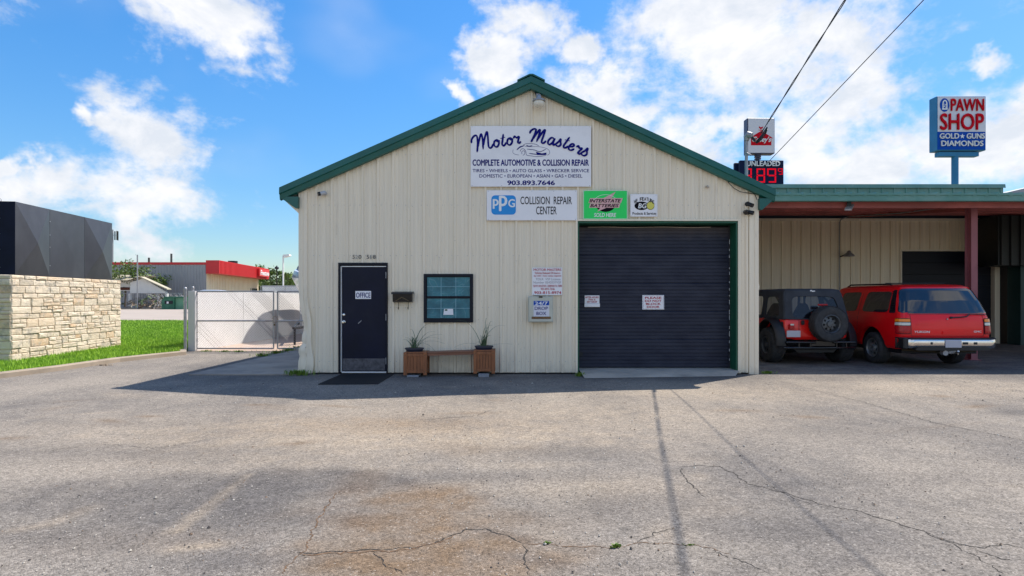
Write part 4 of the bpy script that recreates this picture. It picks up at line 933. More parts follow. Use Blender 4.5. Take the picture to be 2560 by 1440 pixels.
x, z = FX(1896), FZ(718); t = thing('corner_lamp', 'small cream round lamp on the right corner of the shop', 'light', (x, FY+.1, z)); mb = MB(); mb.lathe([(.001, x-.06), (.04, x-.05), (.05, x-.01), (.045, x+.02), (.001, x+.03)], 16, (0, FY+.05, z), 'x'); mb.v = [(a, b_, z+(c_-z)*1.6) for a, b_, c_ in mb.v]; mb.build('lens', MAT['lamp_glass'], t, smooth=50)
# wall mailbox
t = thing('mailbox', 'black wall mailbox with two newspaper hooks, between the office door and the window', 'mailbox', (FX(1008), FY, FZ(757)))
x0, x1 = FX(985), FX(1032.5)
mb = MB(); mb.prism([(FY-.035, FZ(756)), (FY-.13, FZ(754)), (FY-.145, FZ(735)), (FY-.035, FZ(735))], x0, x1, 'x'); mb.build('body', MAT['mailbox'], t)
mb = MB(); mb.prism([(FY-.033, FZ(729)), (FY-.16, FZ(731)), (FY-.168, FZ(735.5)), (FY-.155, FZ(734.8)), (FY-.033, FZ(734.8))], FX(982), FX(1035), 'x'); mb.build('lid', MAT['mailbox'], t)
mb = MB(); mb.prism([(x0+.06, FZ(753)), (FX(1008), FZ(744)), (x1-.06, FZ(753)), (x1-.06, FZ(751.5)), (FX(1008), FZ(742)), (x0+.06, FZ(751.5))], FY-.146, FY-.135); mb.build('emblem', MAT['brass'], t)
for px in (998.5, 1022.5):
    x = FX(px); mb = MB(); mb.tube([(x, FY-.08, FZ(756)), (x, FY-.08, FZ(770)), (x, FY-.095, FZ(773)), (x, FY-.125, FZ(772)), (x, FY-.13, FZ(767))], .007, 6); mb.build('hook', MAT['brass'], t)

# ---------------------------------------------------------------- planter bench
def PX(px, Y): return (px-1280)/(F/Y)
def PZ(py, Y): return EYE+(HZ-py)/(F/Y)
BY = 10.98; bx = [PX(1008.5, BY), PX(1066.5, BY), PX(1183.5, BY), PX(1237, BY)]
bt = thing('planter_bench', 'wooden bench seat joining two slatted planter boxes under the window', 'bench', ((bx[0]+bx[3])/2, BY+.2, 0))
def pbox(x0, x1, h, z0):
    b_ = MB(); y0, y1 = BY, BY+.42; W_ = .065
    b_.box(x0+.03, x1-.03, y0+.03, y1-.03, z0+.06, h-.05); po = b_.build('planter_box', MAT['soil'], bt)
    def one(nm_, *a): q_ = MB(); q_.cbox(*a, .004); q_.build(nm_, MAT['wood'], po)
    for xx_ in (x0, x1-W_):
        for y_ in (y0, y1-W_): one('corner_post', xx_, xx_+W_, y_, y_+W_, z0, h)
    for za_, zb_ in ((h-.085, h-.025), (z0+.04, z0+.095)):
        for y_ in (y0+.008, y1-.03): one('rail', x0+W_+.001, x1-W_-.001, y_, y_+.022, za_, zb_)
        for xx_ in (x0+.008, x1-.03): one('rail', xx_, xx_+.022, y0+W_+.001, y1-W_-.001, za_, zb_)
    n_ = 5; sw = (x1-x0-2*W_)/n_
    sl = MB(); sl.box(0, sw-.006, 0, .012, 0, h-.025-z0-.04); me = sl.mesh('slat', MAT['wood'])
    off = wloc(po)
    for i in range(n_): o = link('slat', me, po); o.location = Vector((x0+W_+i*sw+.003, y0+.018, z0+.04))-off
    sd = MB(); ys_ = (y1-y0-2*W_)/4; sd.box(0, .012, 0, ys_-.006, 0, h-.025-z0-.04); me = sd.mesh('slat', MAT['wood'])
    for i in range(4):
        for xx_ in (x0+.018, x1-.030): o = link('slat', me, po); o.location = Vector((xx_, y0+W_+i*ys_+.003, z0+.04))-off
    b_ = MB(); b_.box(x0+.02, x1-.02, y0+.02, y1-.02, h-.02, h+.004); b_.build('top_board', MAT['wood'], bt)
    b_ = MB()
    for xx_ in (x0+W_/2, x1-W_/2):
        for z_ in (h-.055, z0+.065): b_.cyl((xx_, y0-.003, z_), (xx_, y0+.004, z_), .009, n=8)
    b_.build('plug', MAT['brass'], bt)
z0a, z0b = .035, .065; ha, hb = PZ(881, BY), PZ(876, BY)
pbox(bx[0], bx[1], ha, z0a); pbox(bx[2], bx[3], hb, z0b)
for i in range(4):
    mb = MB(); y0 = BY+.05+i*.082; mb.v = []; mb.cbox(bx[1]-.02, bx[2]+.03, y0, y0+.074, ha-.028, ha-.006, .003); mb.v = [(a, b_, c_+.03*(a-bx[1])/(bx[2]-bx[1])) for a, b_, c_ in mb.v]; mb.build('seat_slat', MAT['wood_seat'], bt)
mb = MB(); mb.box(bx[1]-.02, bx[2]+.02, BY+.06, BY+.08, ha-.075, ha-.03); mb.v = [(a, b_, c_+.03*(a-bx[1])/(bx[2]-bx[1])) for a, b_, c_ in mb.v]; mb.build('apron_rail', MAT['wood_seat'], bt)
for i, (px0, px1, hh_) in enumerate(((1017, 1046, .04), (1196, 1222, .07))):
    t = thing('cinder_block', 'grey block holding up the '+('left' if i == 0 else 'right')+' planter box of the bench', 'block', (PX((px0+px1)/2, BY), BY+.1, 0), 0, 'blocks under the planter bench')
    mb = MB(); mb.cbox(PX(px0, BY), PX(px1, BY), BY-.01, BY+.36, 0, hh_-.006, .004); mb.build('block', MAT['cinder'], t)
# potted grasses
def potted(label, px, py, hgt, wpx, arcs, seed):
    Y_ = BY+.2; x, z = PX(px, Y_), PZ(py, Y_); r_ = wpx/2/(F/Y_)
    t = thing('potted_plant', label, 'potted plant', (x, Y_, z), 0, 'potted grasses on the planter bench')
    mb = MB()
    def ov(r, h): return [(x+r*math.cos(2*PI*k/24), Y_+r*.72*math.sin(2*PI*k/24), h) for k in range(24)]
    mb.loft([ov(r_*.78, z), ov(r_*.95, z+hgt*.7), ov(r_*1.02, z+hgt*.72), ov(r_*1.02, z+hgt), ov(r_*.92, z+hgt), ov(r_*.88, z+hgt*.75)]); mb.build('pot', MAT['pot'], t, smooth=40)
    mb = MB(); mb.loft([ov(r_*.93, z+hgt*.86), ov(r_*.7, z+hgt*.98)]); mb.build('potting_soil', MAT['soil'], t)
    r = random.Random(seed); zb = z+hgt
    for tx, tz, sag in arcs+[(r.gauss(.0, .09), r.uniform(.08, .24), 0) for _ in range(26)]:
        bx_ = x+r.uniform(-.05, .05); by = Y_+r.uniform(-.04, .04); ty = r.uniform(-.16, .08)
        ex, ez = tx, tz; rings = []
        for k in range(8):
            u_ = k/7; cx_ = bx_+ex*u_**1.3; cy_ = by+ty*u_; cz_ = zb-.02+ez*math.sin(u_*PI/2*(1.15 if not sag else 1.0))+(-sag*u_**3)
            w_ = .0055*(1-u_**2*.85); rings.append([(cx_-w_, cy_, cz_), (cx_, cy_-.003, cz_-.002), (cx_+w_, cy_, cz_)])
        mb = MB(); mb.loft(rings, False, False); mb.build('blade', MAT['leaf_grassy'], t, recalc=False)
potted('potted grass sweeping to the right, on the left planter box by the office door', 1036, 881, .09, 47, [(-.13, .38, 0), (.42, .50, 0), (.5, .28, 0), (.62, .22, .12), (.45, .20, .28), (.36, .34, 0), (.52, .3, .1), (-.08, .24, 0), (.22, .42, 0)], 3)
potted('potted grass with long splayed blades, on the right planter box of the bench', 1210, 877, .10, 46, [(-.50, .52, 0), (.12, .50, 0), (.04, .56, 0), (.20, .42, 0), (.46, .42, 0), (-.55, .12, .14), (.5, .08, .03), (.02, .44, 0), (.10, .38, 0)], 9)
# door mat
t = thing('door_mat', 'large black ribbed rubber mat in front of the office door', 'door mat', (-3.1, 10.5, 0))
q = [(*G(795, 962), 0), (*G(945, 961), 0), (*G(985, 936), 0), (*G(852, 937), 0)]; q = [Vector(v_) for v_ in q]
mb = MB()
def mq(u_, v_, z_): a = q[0].lerp(q[1], u_); b_ = q[3].lerp(q[2], u_); p_ = a.lerp(b_, v_); return (p_.x, p_.y, z_)
mb.add([mq(0, 0, .004), mq(1, 0, .004), mq(1, 1, .004), mq(0, 1, .004), mq(0, 0, .014), mq(1, 0, .014), mq(1, 1, .014), mq(0, 1, .014)], [(0, 3, 2, 1), (4, 5, 6, 7), (0, 1, 5, 4), (1, 2, 6, 5), (2, 3, 7, 6), (3, 0, 4, 7)])
base = mb.build('base', MAT['mat_rubber'], t)
mb = MB()
for i in range(28):
    u0 = .02+.96*i/28; u1 = u0+.016; mb.add([mq(u0, .03, .0145), mq(u1, .03, .0145), mq(u1, .97, .0145), mq(u0, .97, .0145), mq(u0+.004, .03, .02), mq(u1-.004, .03, .02), mq(u1-.004, .97, .02), mq(u0+.004, .97, .02)], [(4, 5, 6, 7), (0, 1, 5, 4), (1, 2, 6, 5), (2, 3, 7, 6), (3, 0, 4, 7)])
mb.build('ribs', MAT['mat_rubber'], t, kind='stuff')
# weeds
def weed(label, px, py, w_, h_, n_, mat='leaf_weed', seed=1, off=None):
    cx, cy = off or G(px, py); r = random.Random(seed); t = thing('weed', label, 'weed', (cx, cy, 0))
    mb = MB()
    for _ in range(n_):
        a = r.uniform(0, 2*PI); d = abs(r.gauss(0, .5))*w_; x, y = cx+math.cos(a)*d, cy+math.sin(a)*d*.4; h = h_*r.uniform(.4, 1); l = r.uniform(.2, .9)*h; b_ = r.uniform(0, 2*PI); ww = r.uniform(.004, .010)
        p0 = Vector((x, y, 0)); p2 = Vector((x+math.cos(b_)*l, y+math.sin(b_)*l, h)); p1 = p0.lerp(p2, .55)+Vector((0, 0, h*.18)); s_ = Vector((-math.sin(b_), math.cos(b_), 0))*ww
        mb.add([p0-s_*.4, p0+s_*.4, p1+s_, p1-s_, p2], [(0, 1, 2, 3), (3, 2, 4)])
    mb.build('leaves', MAT[mat], t, recalc=False)
weed('spreading weeds at the foot of the dented left corner of the shop', 745, 938, .30, .12, 260, 'leaf_weed', 1)
weed('small weed at the left foot of the roll door frame', 1448, 941, .10, .09, 90, 'leaf_weed', 2)
weed('bright weed at the right corner post of the shop', 1869, 931, .08, .14, 90, 'leaf_weed', 3)
weed('low dark weed patch just right of the shop corner', 1918, 934, .16, .06, 160, 'leaf_weed', 4)
weed('tiny tuft growing in the pavement crack in the foreground', 1540, 1368, .035, .022, 70, 'leaf_weed', 5)
weed('tiny flat tuft in the foreground crack, left of the other tuft', 1368, 1359, .025, .012, 30, 'leaf_weed', 6)
weed('thin strip of moss-like weed in the crack by the wire shadow', 1725, 1364, .05, .010, 60, 'leaf_weed', 7)
for k, (a, b_) in enumerate(((655, 891), (690, 884), (720, 878), (745, 872))):
    weed('yellowing weeds along the concrete edge, '+('nearest of four clumps', 'second of four clumps', 'third of four clumps', 'farthest of four clumps')[k], a, b_, .30, .10, 150, 'leaf_weed', 20+k)
for k, (a, b_, l_) in enumerate(((515, 879, 'under the gate hinge'), (560, 880, 'under the left gate leaf'), (595, 880, 'below the middle of the left gate leaf'))):
    weed('dry weeds '+l_, a, b_, .3, .06, 80, 'leaf_weed', 40+k)
weed('dry brown weed clump at the foot of the kerb', 262, 914, .25, .04, 120, 'debris', 50)

# ---------------------------------------------------------------- white block wall and chain-link gates
WXL = -9.0
t = thing('block_wall', 'long white painted wall running back behind the chain-link gate', 'wall', (WXL, 16.6, 0))
yb = [16.35+i*2.95 for i in range(7)]
for a, b_ in zip(yb[:-1], yb[1:]):
    mb = MB(); mb.cbox(WXL-.2, WXL, a, b_-.012, -.02, 1.71, .006); mb.build('wall_section', MAT['cmu_white'], t)
GY = 16.46; GS = F/GY
gx = lambda p_: (p_-1280)/GS
gz = lambda p_: EYE+(HZ-p_)/GS
def post(label, px, ptop, r_=.036, y=GY, x=None):
    x = (px-1280)/(F/y) if x is None else x
    t = thing('fence_post', label, 'fence post', (x, y, 0), 0, 'steel posts of the chain-link fence'); zt = EYE+(HZ-ptop)/(F/y)
    mb = MB(); mb.cyl((x, y, 0), (x, y, zt), r_, n=14); mb.build('pole', MAT['galv'], t, smooth=40)
    mb = MB(); mb.lathe([(r_*1.12, zt-.03), (r_*1.15, zt+.01), (r_*.8, zt+.04), (.001, zt+.05)], 14, (x, y, 0)); mb.build('cap', MAT['galv'], t, smooth=50)
    mb = MB()
    for z_ in (.35, 1.4): mb.cyl((x, y, z_), (x, y, z_+.03), r_*1.2, n=12)
    mb.build('band', MAT['galv'], t)
post('galvanised post at the near end of the white wall', 463, 722, .040, 15.9); post('galvanised post hinging the left gate leaf', 482, 720, .036)
post('galvanised post at the shop wall hinging the right gate leaf', 770, 722, .036, GY, -4.36)
def gate(label, xa, xb, hinge_left):
    zb, zt = .07, 1.70; t = thing('chain_link_gate', label, 'gate', (xa, GY, 0), 0, 'chain-link gate leaves'); r_ = .021; zm_ = .86
    for p_, q_, nm_ in (((xa, zb), (xa, zt), 'stile'), ((xb, zb), (xb, zt), 'stile'), ((xa, zb), (xb, zb), 'rail'), ((xa, zt), (xb, zt), 'rail'), ((xa, zm_), (xb, zm_), 'rail')):
        mb = MB(); mb.cyl((p_[0], GY, p_[1]), (q_[0], GY, q_[1]), r_, n=10); mb.build(nm_, MAT['galv'], t, smooth=40)
    mb = MB(); sp = .072; L_ = xb-xa; H_ = zt-zb; k = -int(H_/sp)-1
    while k*sp < L_:
        for sg in (1, -1):
            x0 = xa+k*sp; pts = []
            za, zc = max(0, -k*sp), min(H_, L_-k*sp)
            if zc-za > .01:
                xs_, xe_ = x0+za, x0+zc
                if sg < 0: xs_, xe_ = xa+xb-xs_, xa+xb-xe_
                mb.tube([(xs_, GY-.004*sg, zb+za), (xe_, GY-.004*sg, zb+zc)], .0021, 3, False)
        k += 1
    mb.build('chain_link_mesh', MAT['galv'], t, kind='stuff', recalc=False)
    mb = MB(); hx = xa if hinge_left else xb; d = -.09 if hinge_left else .09
    for z_ in (.3, 1.38): mb.cyl((hx+d, GY, z_), (hx, GY, z_), .016, n=8); mb.cyl((hx, GY, z_-.03), (hx, GY, z_+.03), .028, n=10)
    mb.build('hinge', MAT['galv'], t)
    mb = MB()
    for i in range(9): z_ = zb+.1+i*.18; mb.cyl((hx-.018, GY-.022, z_), (hx+.05, GY-.022, z_), .006, n=5)
    mb.build('tie_wire', MAT['conc'], t)
gate('left chain-link gate leaf hinged by the white wall', gx(492), gx(684), True)
gate('right chain-link gate leaf running behind the shop corner', gx(694), -4.44, False)
t = thing('gate_chain', 'rusty chain and padlock joining the two gate leaves', 'chain', (gx(689), GY, .9))
for i in range(9):
    a = 2*PI*i/9; x = gx(689)+.07*math.cos(a); z_ = .90+.09*math.sin(a); mb = MB(); mb.tube([(x+.02*math.cos(u_), GY-.035+.02*math.sin(u_)*(i % 2), z_+.016*math.sin(u_)) for u_ in np.linspace(0, 2*PI, 7)], .005, 4); mb.build('link', MAT['debris'], t)
mb = MB(); mb.cbox(gx(686), gx(690), GY-.055, GY-.03, .72, .78, .004); mb.build('padlock', MAT['brass'], t)

# ---------------------------------------------------------------- boat on a trailer behind the gate
BXC, BY0 = -6.98, 19.6
t = thing('boat', 'covered white boat with a navy band, standing behind the shop', 'boat', (BXC, BY0, 1.2))
mb = MB(); sts = [(0, .04, 2.10, 2.15, 2.25), (.35, .42, 1.75, 2.2, 2.4), (1.0, .90, 1.42, 2.25, 2.50), (1.8, 1.16, 1.22, 2.32, 2.60), (2.8, 1.25, 1.12, 2.34, 2.60), (4.5, 1.27, 1.10, 2.32, 2.58), (6.4, 1.22, 1.10, 2.3, 2.55)]
rings = []
for (dy, hw, zk, zg, zr) in sts:
    y = BY0+dy; zc_ = zk+(zg-zk)*.42
    rings.append([(BXC, y+ (0 if dy else 0), zk), (BXC+hw*.72, y, zc_), (BXC+hw, y, zg), (BXC+hw*.90, y, zr), (BXC, y, zr+.02), (BXC-hw*.90, y, zr), (BXC-hw, y, zg), (BXC-hw*.72, y, zc_)])
mb.loft(rings); n_ = 8
for i in range(len(mb.f)):
    if i < 8*(len(sts)-1) and i % 8 in (2, 5): mb.mi[i] = 1
mb.build('hull', [MAT['boat_white'], MAT['boat_navy']], t, smooth=45)
mb = MB(); rings = []
for (dy, hw, zt_) in ((.3, .30, 2.45), (.9, .66, 2.65), (1.5, .92, 2.95), (2.1, 1.02, 3.25), (3.2, 1.06, 3.35), (4.8, 1.04, 3.2), (6.2, 1.0, 2.85)):
    y = BY0+dy; zr = float(np.interp(dy, [s_[0] for s_ in sts], [s_[4] for s_ in sts]))+.02
    rings.append([(BXC+hw*math.cos(a), y, zr-.06+(zt_-zr+.06)*math.sin(a)**.9) for a in np.linspace(0, PI, 14)])
mb.loft(rings); mb.build('cover', MAT['boat_cover'], t, smooth=50)
t = thing('boat_trailer', 'galvanised trailer carrying the covered boat', 'trailer', (BXC, BY0, 0))
for sx_ in (-1, 1):
    mb = MB(); mb.tube([(BXC, BY0-1.2, .55), (BXC+sx_*.7, BY0+1.0, .6), (BXC+sx_*.7, BY0+6.3, .6)], .045, 6); mb.build('beam', MAT['black_plastic'], t)
    mb = MB(); mb.box(BXC+sx_*.55-.06, BXC+sx_*.55+.06, BY0+1.4, BY0+6.0, 1.05, 1.15); mb.build('bunk', MAT['wood'], t)
    for yy_ in (1.8, 5.6): mb = MB(); mb.box(BXC+sx_*.6-.03, BXC+sx_*.6+.03, BY0+yy_, BY0+yy_+.06, .6, 1.06); mb.build('upright', MAT['galv'], t)
    for yy_ in (3.2, 4.1):
        mb = MB(); mb.lathe([(.16, -.1), (.3, -.11), (.34, -.07), (.34, .07), (.3, .11), (.16, .1)], 20, (0, 0, 0), 'x', True); mb.v = [(a+BXC+sx_*1.05, b_+BY0+yy_, c_+.34) for a, b_, c_ in mb.v]; mb.build('wheel', MAT['rubber'], t, smooth=40)
mb = MB(); mb.box(BXC-.04, BXC+.04, BY0-.55, BY0-.47, .55, 1.9); mb.build('winch_post', MAT['galv'], t)
mb = MB(); mb.cyl((BXC, BY0-1.1, 0), (BXC, BY0-1.1, .55), .035); mb.build('jack', MAT['black_plastic'], t)

# ---------------------------------------------------------------- canopy building on the right
CY = F/109.; CS = 109.; BW = F/75.; BS = 75.
cxr = 22.0; CX0 = FX(1895)+.02
bx_ = lambda p_: (p_-1280)/BS
bz_ = lambda p_: EYE+(HZ-p_)/BS
cp = thing('canopy_building', 'long beige building with a green roof edge and an open car canopy at the right', 'building', ((CX0+cxr)/2, CY, 0))
ztop, zbot = EYE+(HZ-484)/CS, EYE+(HZ-503)/CS
mb = MB(); mb.prism([(CY+.0, zbot), (CY-.012, zbot+.01), (CY-.01, ztop-.05), (CY-.03, ztop-.035), (CY-.03, ztop), (CY+.10, ztop), (CY+.10, zbot)], CX0-.35, cxr, 'x'); mb.build('gutter', MAT['green_old'], cp)
WTOP = bz_(548)
def zr_(y): return ztop-.10+(y-CY)/(BW-CY)*(WTOP+.28-ztop+.10)
xs_ = []; x = CX0-.3; first = -.0
nrib = int((cxr-CX0)/.2788); mb = MB()
mb.prism([(CX0-.3, 0), (cxr, 0)], 0, 1) if False else None
ys2 = (CY+.02, BW)
mb.add([(CX0-.3, CY+.06, zr_(CY)), (cxr, CY+.06, zr_(CY)), (cxr, BW, zr_(BW)), (CX0-.3, BW, zr_(BW)), (CX0-.3, CY+.06, zr_(CY)+.03), (cxr, CY+.06, zr_(CY)+.03), (cxr, BW, zr_(BW)+.03), (CX0-.3, BW, zr_(BW)+.03)], [(0, 3, 2, 1), (4, 5, 6, 7), (0, 1, 5, 4), (1, 2, 6, 5), (2, 3, 7, 6), (3, 0, 4, 7)])
mb.build('roof_deck', MAT['oxide'], cp)
for k in range(nrib+2):
    x = CX0+.12+k*.2788*1.0
    if x > cxr: break
    mb = MB(); z0_, z1_ = zr_(CY)+.03, zr_(BW)+.03
    mb.add([(x-.05, CY-.02, z0_), (x+.05, CY-.02, z0_), (x+.02, CY-.02, z0_+.10), (x-.02, CY-.02, z0_+.10), (x-.05, BW, z1_), (x+.05, BW, z1_), (x+.02, BW, z1_+.05), (x-.02, BW, z1_+.05)], [(0, 1, 2, 3), (4, 7, 6, 5), (0, 4, 5, 1), (1, 5, 6, 2), (2, 6, 7, 3), (3, 7, 4, 0)])
    mb.build('roof_rib', MAT['green_old'], cp)
# parapet behind
PY = BW+.25; pz0, pz1 = zr_(BW)+.02, EYE+(HZ-461)/(F/PY); px1 = (2508-1280)/(F/PY)
mb = MB(); mb.box(CX0-1.0, px1, PY, PY+.1, pz0, pz1-.08); mb.build('parapet', MAT['green_old'], cp)
mb = MB(); mb.prism([(PY-.07, pz1-.13), (PY-.05, pz1), (PY+.2, pz1), (PY+.2, pz1-.03), (PY-.02, pz1-.06)], CX0-1.0, px1+.03, 'x'); mb.build('parapet_cap', MAT['green_old'], cp)
x = CX0-.8
while x < px1: mb = MB(); mb.prism([(x-.04, PY+.001), (x-.02, PY-.035), (x+.02, PY-.035), (x+.04, PY+.001)], pz0, pz1-.12, 'z'); mb.build('parapet_rib', MAT['green_old'], cp); x += .40
# purlins and beams in red oxide
for y, h_, dz in ((CY+.28, .20, 0), (CY+1.25, .17, 0), (CY+2.6, .17, 0), (CY+3.9, .17, 0), (CY+5.1, .17, 0)):
    mb = MB(); zt_ = zr_(y)-.003; mb.prism([(y, zt_), (y+.065, zt_), (y+.065, zt_-.012), (y+.008, zt_-.012), (y+.008, zt_-h_), (y+.065, zt_-h_), (y+.065, zt_-h_-.010), (y, zt_-h_-.010)], CX0+.0, cxr, 'x'); mb.build('purlin', MAT['oxide'], cp)
PPX = (2428-1280)/(F/(CY+.9))
for xx_ in (PPX-.9*0, PPX+7.3):
    yb_ = CY+.9
    mb = MB(); mb.box(xx_-.078, xx_+.078, yb_-.10, yb_-.088, .012, zr_(yb_)-.01); mb.box(xx_-.078, xx_+.078, yb_+.088, yb_+.10, .012, zr_(yb_)-.01); mb.box(xx_-.008, xx_+.008, yb_-.087, yb_+.087, .012, zr_(yb_)-.01); mb.build('canopy_post', MAT['oxide_post'], cp)
    mb = MB(); mb.box(xx_-.14, xx_+.14, yb_-.14, yb_+.14, .0, .012); mb.build('base_plate', MAT['oxide_post'], cp)
    mb = MB(); mb.prism([(yb_+.102, zr_(yb_)-.02), (yb_+.102, zr_(yb_)-.24), (BW-.05, zr_(BW)-.24), (BW-.05, zr_(BW)-.02)], xx_-.06, xx_+.06, 'x'); mb.build('rafter', MAT['oxide'], cp)
mb = MB(); mb.prism([(CY+.1, zr_(CY)-.02), (CY+.1, zr_(CY)-.22), (BW-.05, zr_(BW)-.24), (BW-.05, zr_(BW)-.02)], CX0+.02, CX0+.12, 'x'); mb.build('rafter', MAT['oxide'], cp)
# back wall sheets, doorway, trims
bx0, bx1 = CX0-.4, bx_(2496); dw0, dw1, dwz = bx_(2253), bx_(2490), bz_(628)
clad_wall(cp, bx0, bx1, lambda x: WTOP-.04, .0, BW, bx_(1929), [(dw0, dw1, -1, dwz)], panel_w=.66, mat='clad_back', rib_h=.028, rib_b=.05, rib_t=.02, minor=False, pitch=.33)
mb = MB(); mb.box(bx0, bx1+.1, BW-.05, BW+.05, WTOP-.06, WTOP+.02); mb.build('wall_head_trim', MAT['clad_trim'], cp)
mb = MB(); mb.box(bx0, bx1, BW+.06, BW+.1, WTOP, zr_(BW)+.02); mb.build('eave_infill', MAT['dark_void'], cp)
mb = MB(); mb.box(dw0-.05, dw0-.001, BW-.045, BW+.12, .0, dwz+.05); mb.box(dw0, dw1+.001, BW-.045, BW+.12, dwz+.001, dwz+.05); mb.box(dw1-.09, bx1-.002, BW-.06, BW+.12, .0, dwz+.0); mb.build('doorway_trim', MAT['clad_trim'], cp)
mb = MB(); 
for k in range(8): mb.box(dw0, dw1-.09, BW+.10, BW+.14, .01+k*dwz/8, (k+1)*dwz/8-.006)
mb.build('shop_door', MAT['frame_black'], cp)
mb = MB(); mb.box(bx0, bx1+2, BW+.2, BW+8, -.01, zr_(BW)); mb.build('building_core', MAT['dark_void'], cp)
# conduit, light, floodlight
mb = MB(); xc = bx_(2096); mb.tube([(xc, BW-.06, .9), (xc, BW-.06, bz_(556)), (xc+.03, BW-.12, bz_(549)), (xc+.15, BW-.3, bz_(545))], .018, 7); mb.build('conduit', MAT['galv'], cp)
t = thing('overhead_conduit', 'thin grey conduit slanting across under the canopy to the red post', 'conduit', (xc, BW-.3, bz_(547)))
a = Vector((xc+.15, BW-.3, bz_(545))); b_ = P(2420, 511, CY+.75); mb = MB(); mb.tube([a, a.lerp(b_, .5)+Vector((0, 0, -.05)), b_], .016, 6); mb.build('pipe', MAT['galv'], t)
t = thing('wall_light', 'small dark barn light on the beige back wall above the vehicles', 'light', (bx_(2108), BW-.1, bz_(636)))
mb = MB(); x, z = bx_(2110), bz_(628); mb.lathe([(.03, z), (.06, z-.03), (.08, z-.08), (.16, z-.15), (.17, z-.19), (.15, z-.19), (.05, z-.09)], 20, (x, BW-.28, 0)); mb.build('shade', MAT['galv'], t, smooth=40)
mb = MB(); mb.tube([(bx_(2098), BW-.05, bz_(642)), (bx_(2100), BW-.2, bz_(640)), (x-.05, BW-.28, bz_(634))], .02, 7); mb.build('arm', MAT['black_plastic'], t)
t = thing('floodlight', 'square led floodlight tilted beneath the red canopy beams', 'light', tuple(P(2122, 519, CY+.5)))
mb = MB(); v_ = [P(2111, 526, CY+.10), P(2129, 526, CY+.10), P(2135, 514, CY+.24), P(2118, 514, CY+.24)]; up = Vector((0, -.01, .035)); mb.add([p_ for p_ in v_]+[p_+up for p_ in v_], [(0, 3, 2, 1), (4, 5, 6, 7), (0, 1, 5, 4), (1, 2, 6, 5), (2, 3, 7, 6), (3, 0, 4, 7)]); mb.build('housing', MAT['galv'], t)
mb = MB(); c0 = sum((p_ for p_ in v_), Vector())/4; mb.add([c0+(p_-c0)*.86-up*.06 for p_ in v_], [(0, 3, 2, 1)]); mb.build('lens', MAT['sign_white'], t, recalc=False)
mb = MB(); mb.box(c0.x-.05, c0.x+.05, c0.y, c0.y+.02, c0.z+.02, zr_(c0.y)-.01); mb.build('bracket', MAT['black_plastic'], t)
# neighbouring shop front at the far right
nb = thing('neighbour_shop', 'tan brick shop with a dark green corrugated awning at the far right edge', 'building', (18, BW, 0))
nx0 = bx_(2502)
mb = MB(); mb.box(nx0, nx0+.38, BW-.75, BW-.25, .0, bz_(640)); mb.build('corner_pier', M('pier_green', (.012, .05, .05), .5), nb)
def awn(x): return bz_(540)
AY = BW-1.3; ax0 = (2497-1280)/(F/AY)
mb = MB(); az0, az1 = EYE+(HZ-663)/(F/AY), EYE+(HZ-538)/(F/AY)
mb.box(ax0, 22.2, AY+.03, AY+1.0, az0, az1); mb.build('awning', MAT['paint_black'], nb)
x = ax0+.1
while x < 22.1: mb = MB(); mb.prism([(x-.05, AY+.031), (x-.025, AY-.02), (x+.025, AY-.02), (x+.05, AY+.031)], az0, az1, 'z'); mb.build('awning_rib', MAT['paint_black'], nb); x += .3
br = MB(); brx0 = nx0+.40; core_ = MB(); core_.box(brx0, 22.2, BW-.66, BW-.3, 0, bz_(640)); core_.build('wall', MAT['mortar'], nb)
bl, bh = .2, .067; z = .01; row = 0
while z < 2.9:
    x = brx0+(-.1 if row % 2 else 0)
    while x < 22.1:
        x0_, x1_ = max(x, brx0), min(x+bl-.010, 22.2)
        if x1_-x0_ > .02: br.box(x0_, x1_, BW-.67, BW-.655, z, z+bh-.010)
        x += bl
    z += bh; row += 1
br.build('brickwork', MAT['brick_tan'], nb, kind='stuff', recalc=False)
mb = MB(); mb.prism([((2505-1280)/72., EYE+(HZ-484)/72.), ((2640-1280)/72., EYE+(HZ-452)/72.), ((2640-1280)/72., EYE+(HZ-490)/72.), ((2505-1280)/72., EYE+(HZ-488)/72.)], 19.9, 26); mb.build('roof', MAT['grey_metal'], nb)

# ---------------------------------------------------------------- service mast, overhead wires, poles
t = thing('service_mast', 'galvanised service mast with weatherhead on the right slope of the shop roof', 'mast', (4.88, 12.0, 3.9))
MY_ = 12.0
mb = MB(); mb.cyl(P(1866, 462, MY_), P(1866, 352, MY_), .033, n=12); mb.build('pipe', MAT['galv'], t, smooth=40)
mb = MB(); mb.tube([P(1866, 352, MY_), P(1867, 342, MY_), P(1872, 337, MY_-.05), P(1880, 338, MY_-.1)], [.05, .07, .075, .05], 10); mb.build('weatherhead', MAT['galv'], t, smooth=40)
for dx in (0, 3, 6):
    mb = MB(); mb.tube([P(1874+dx, 340, MY_-.06), P(1885+dx, 352, MY_-.1), P(1892, 358-dx, MY_-.15), P(1900+dx/2, 352-dx*2, MY_-.25), P(1912, 338-dx*2, MY_-.45), P(1918, 324-dx, MY_-.55)], .012, 6); mb.build('drip_loop', MAT['cable'], t)
mb = MB(); mb.tube([P(1866, 382, MY_-.03), P(1872, 386, MY_-.06), P(1878, 388, MY_-.08)], .02, 6); mb.build('wire_hook', MAT['galv'], t)
upo = thing('utility_pole', 'brown wooden utility pole with a crossarm, out of view behind the camera', 'utility pole', (4.4, -10, 0))
mb = MB(); mb.cyl((4.4, -10, 0), (4.4, -10, 10.6), .16, .11); mb.build('pole', MAT['bark'], upo)
mb = MB(); mb.box(2.5, 6.2, -10.16, -10.05, 9.8, 9.95); mb.build('crossarm', MAT['bark'], upo)
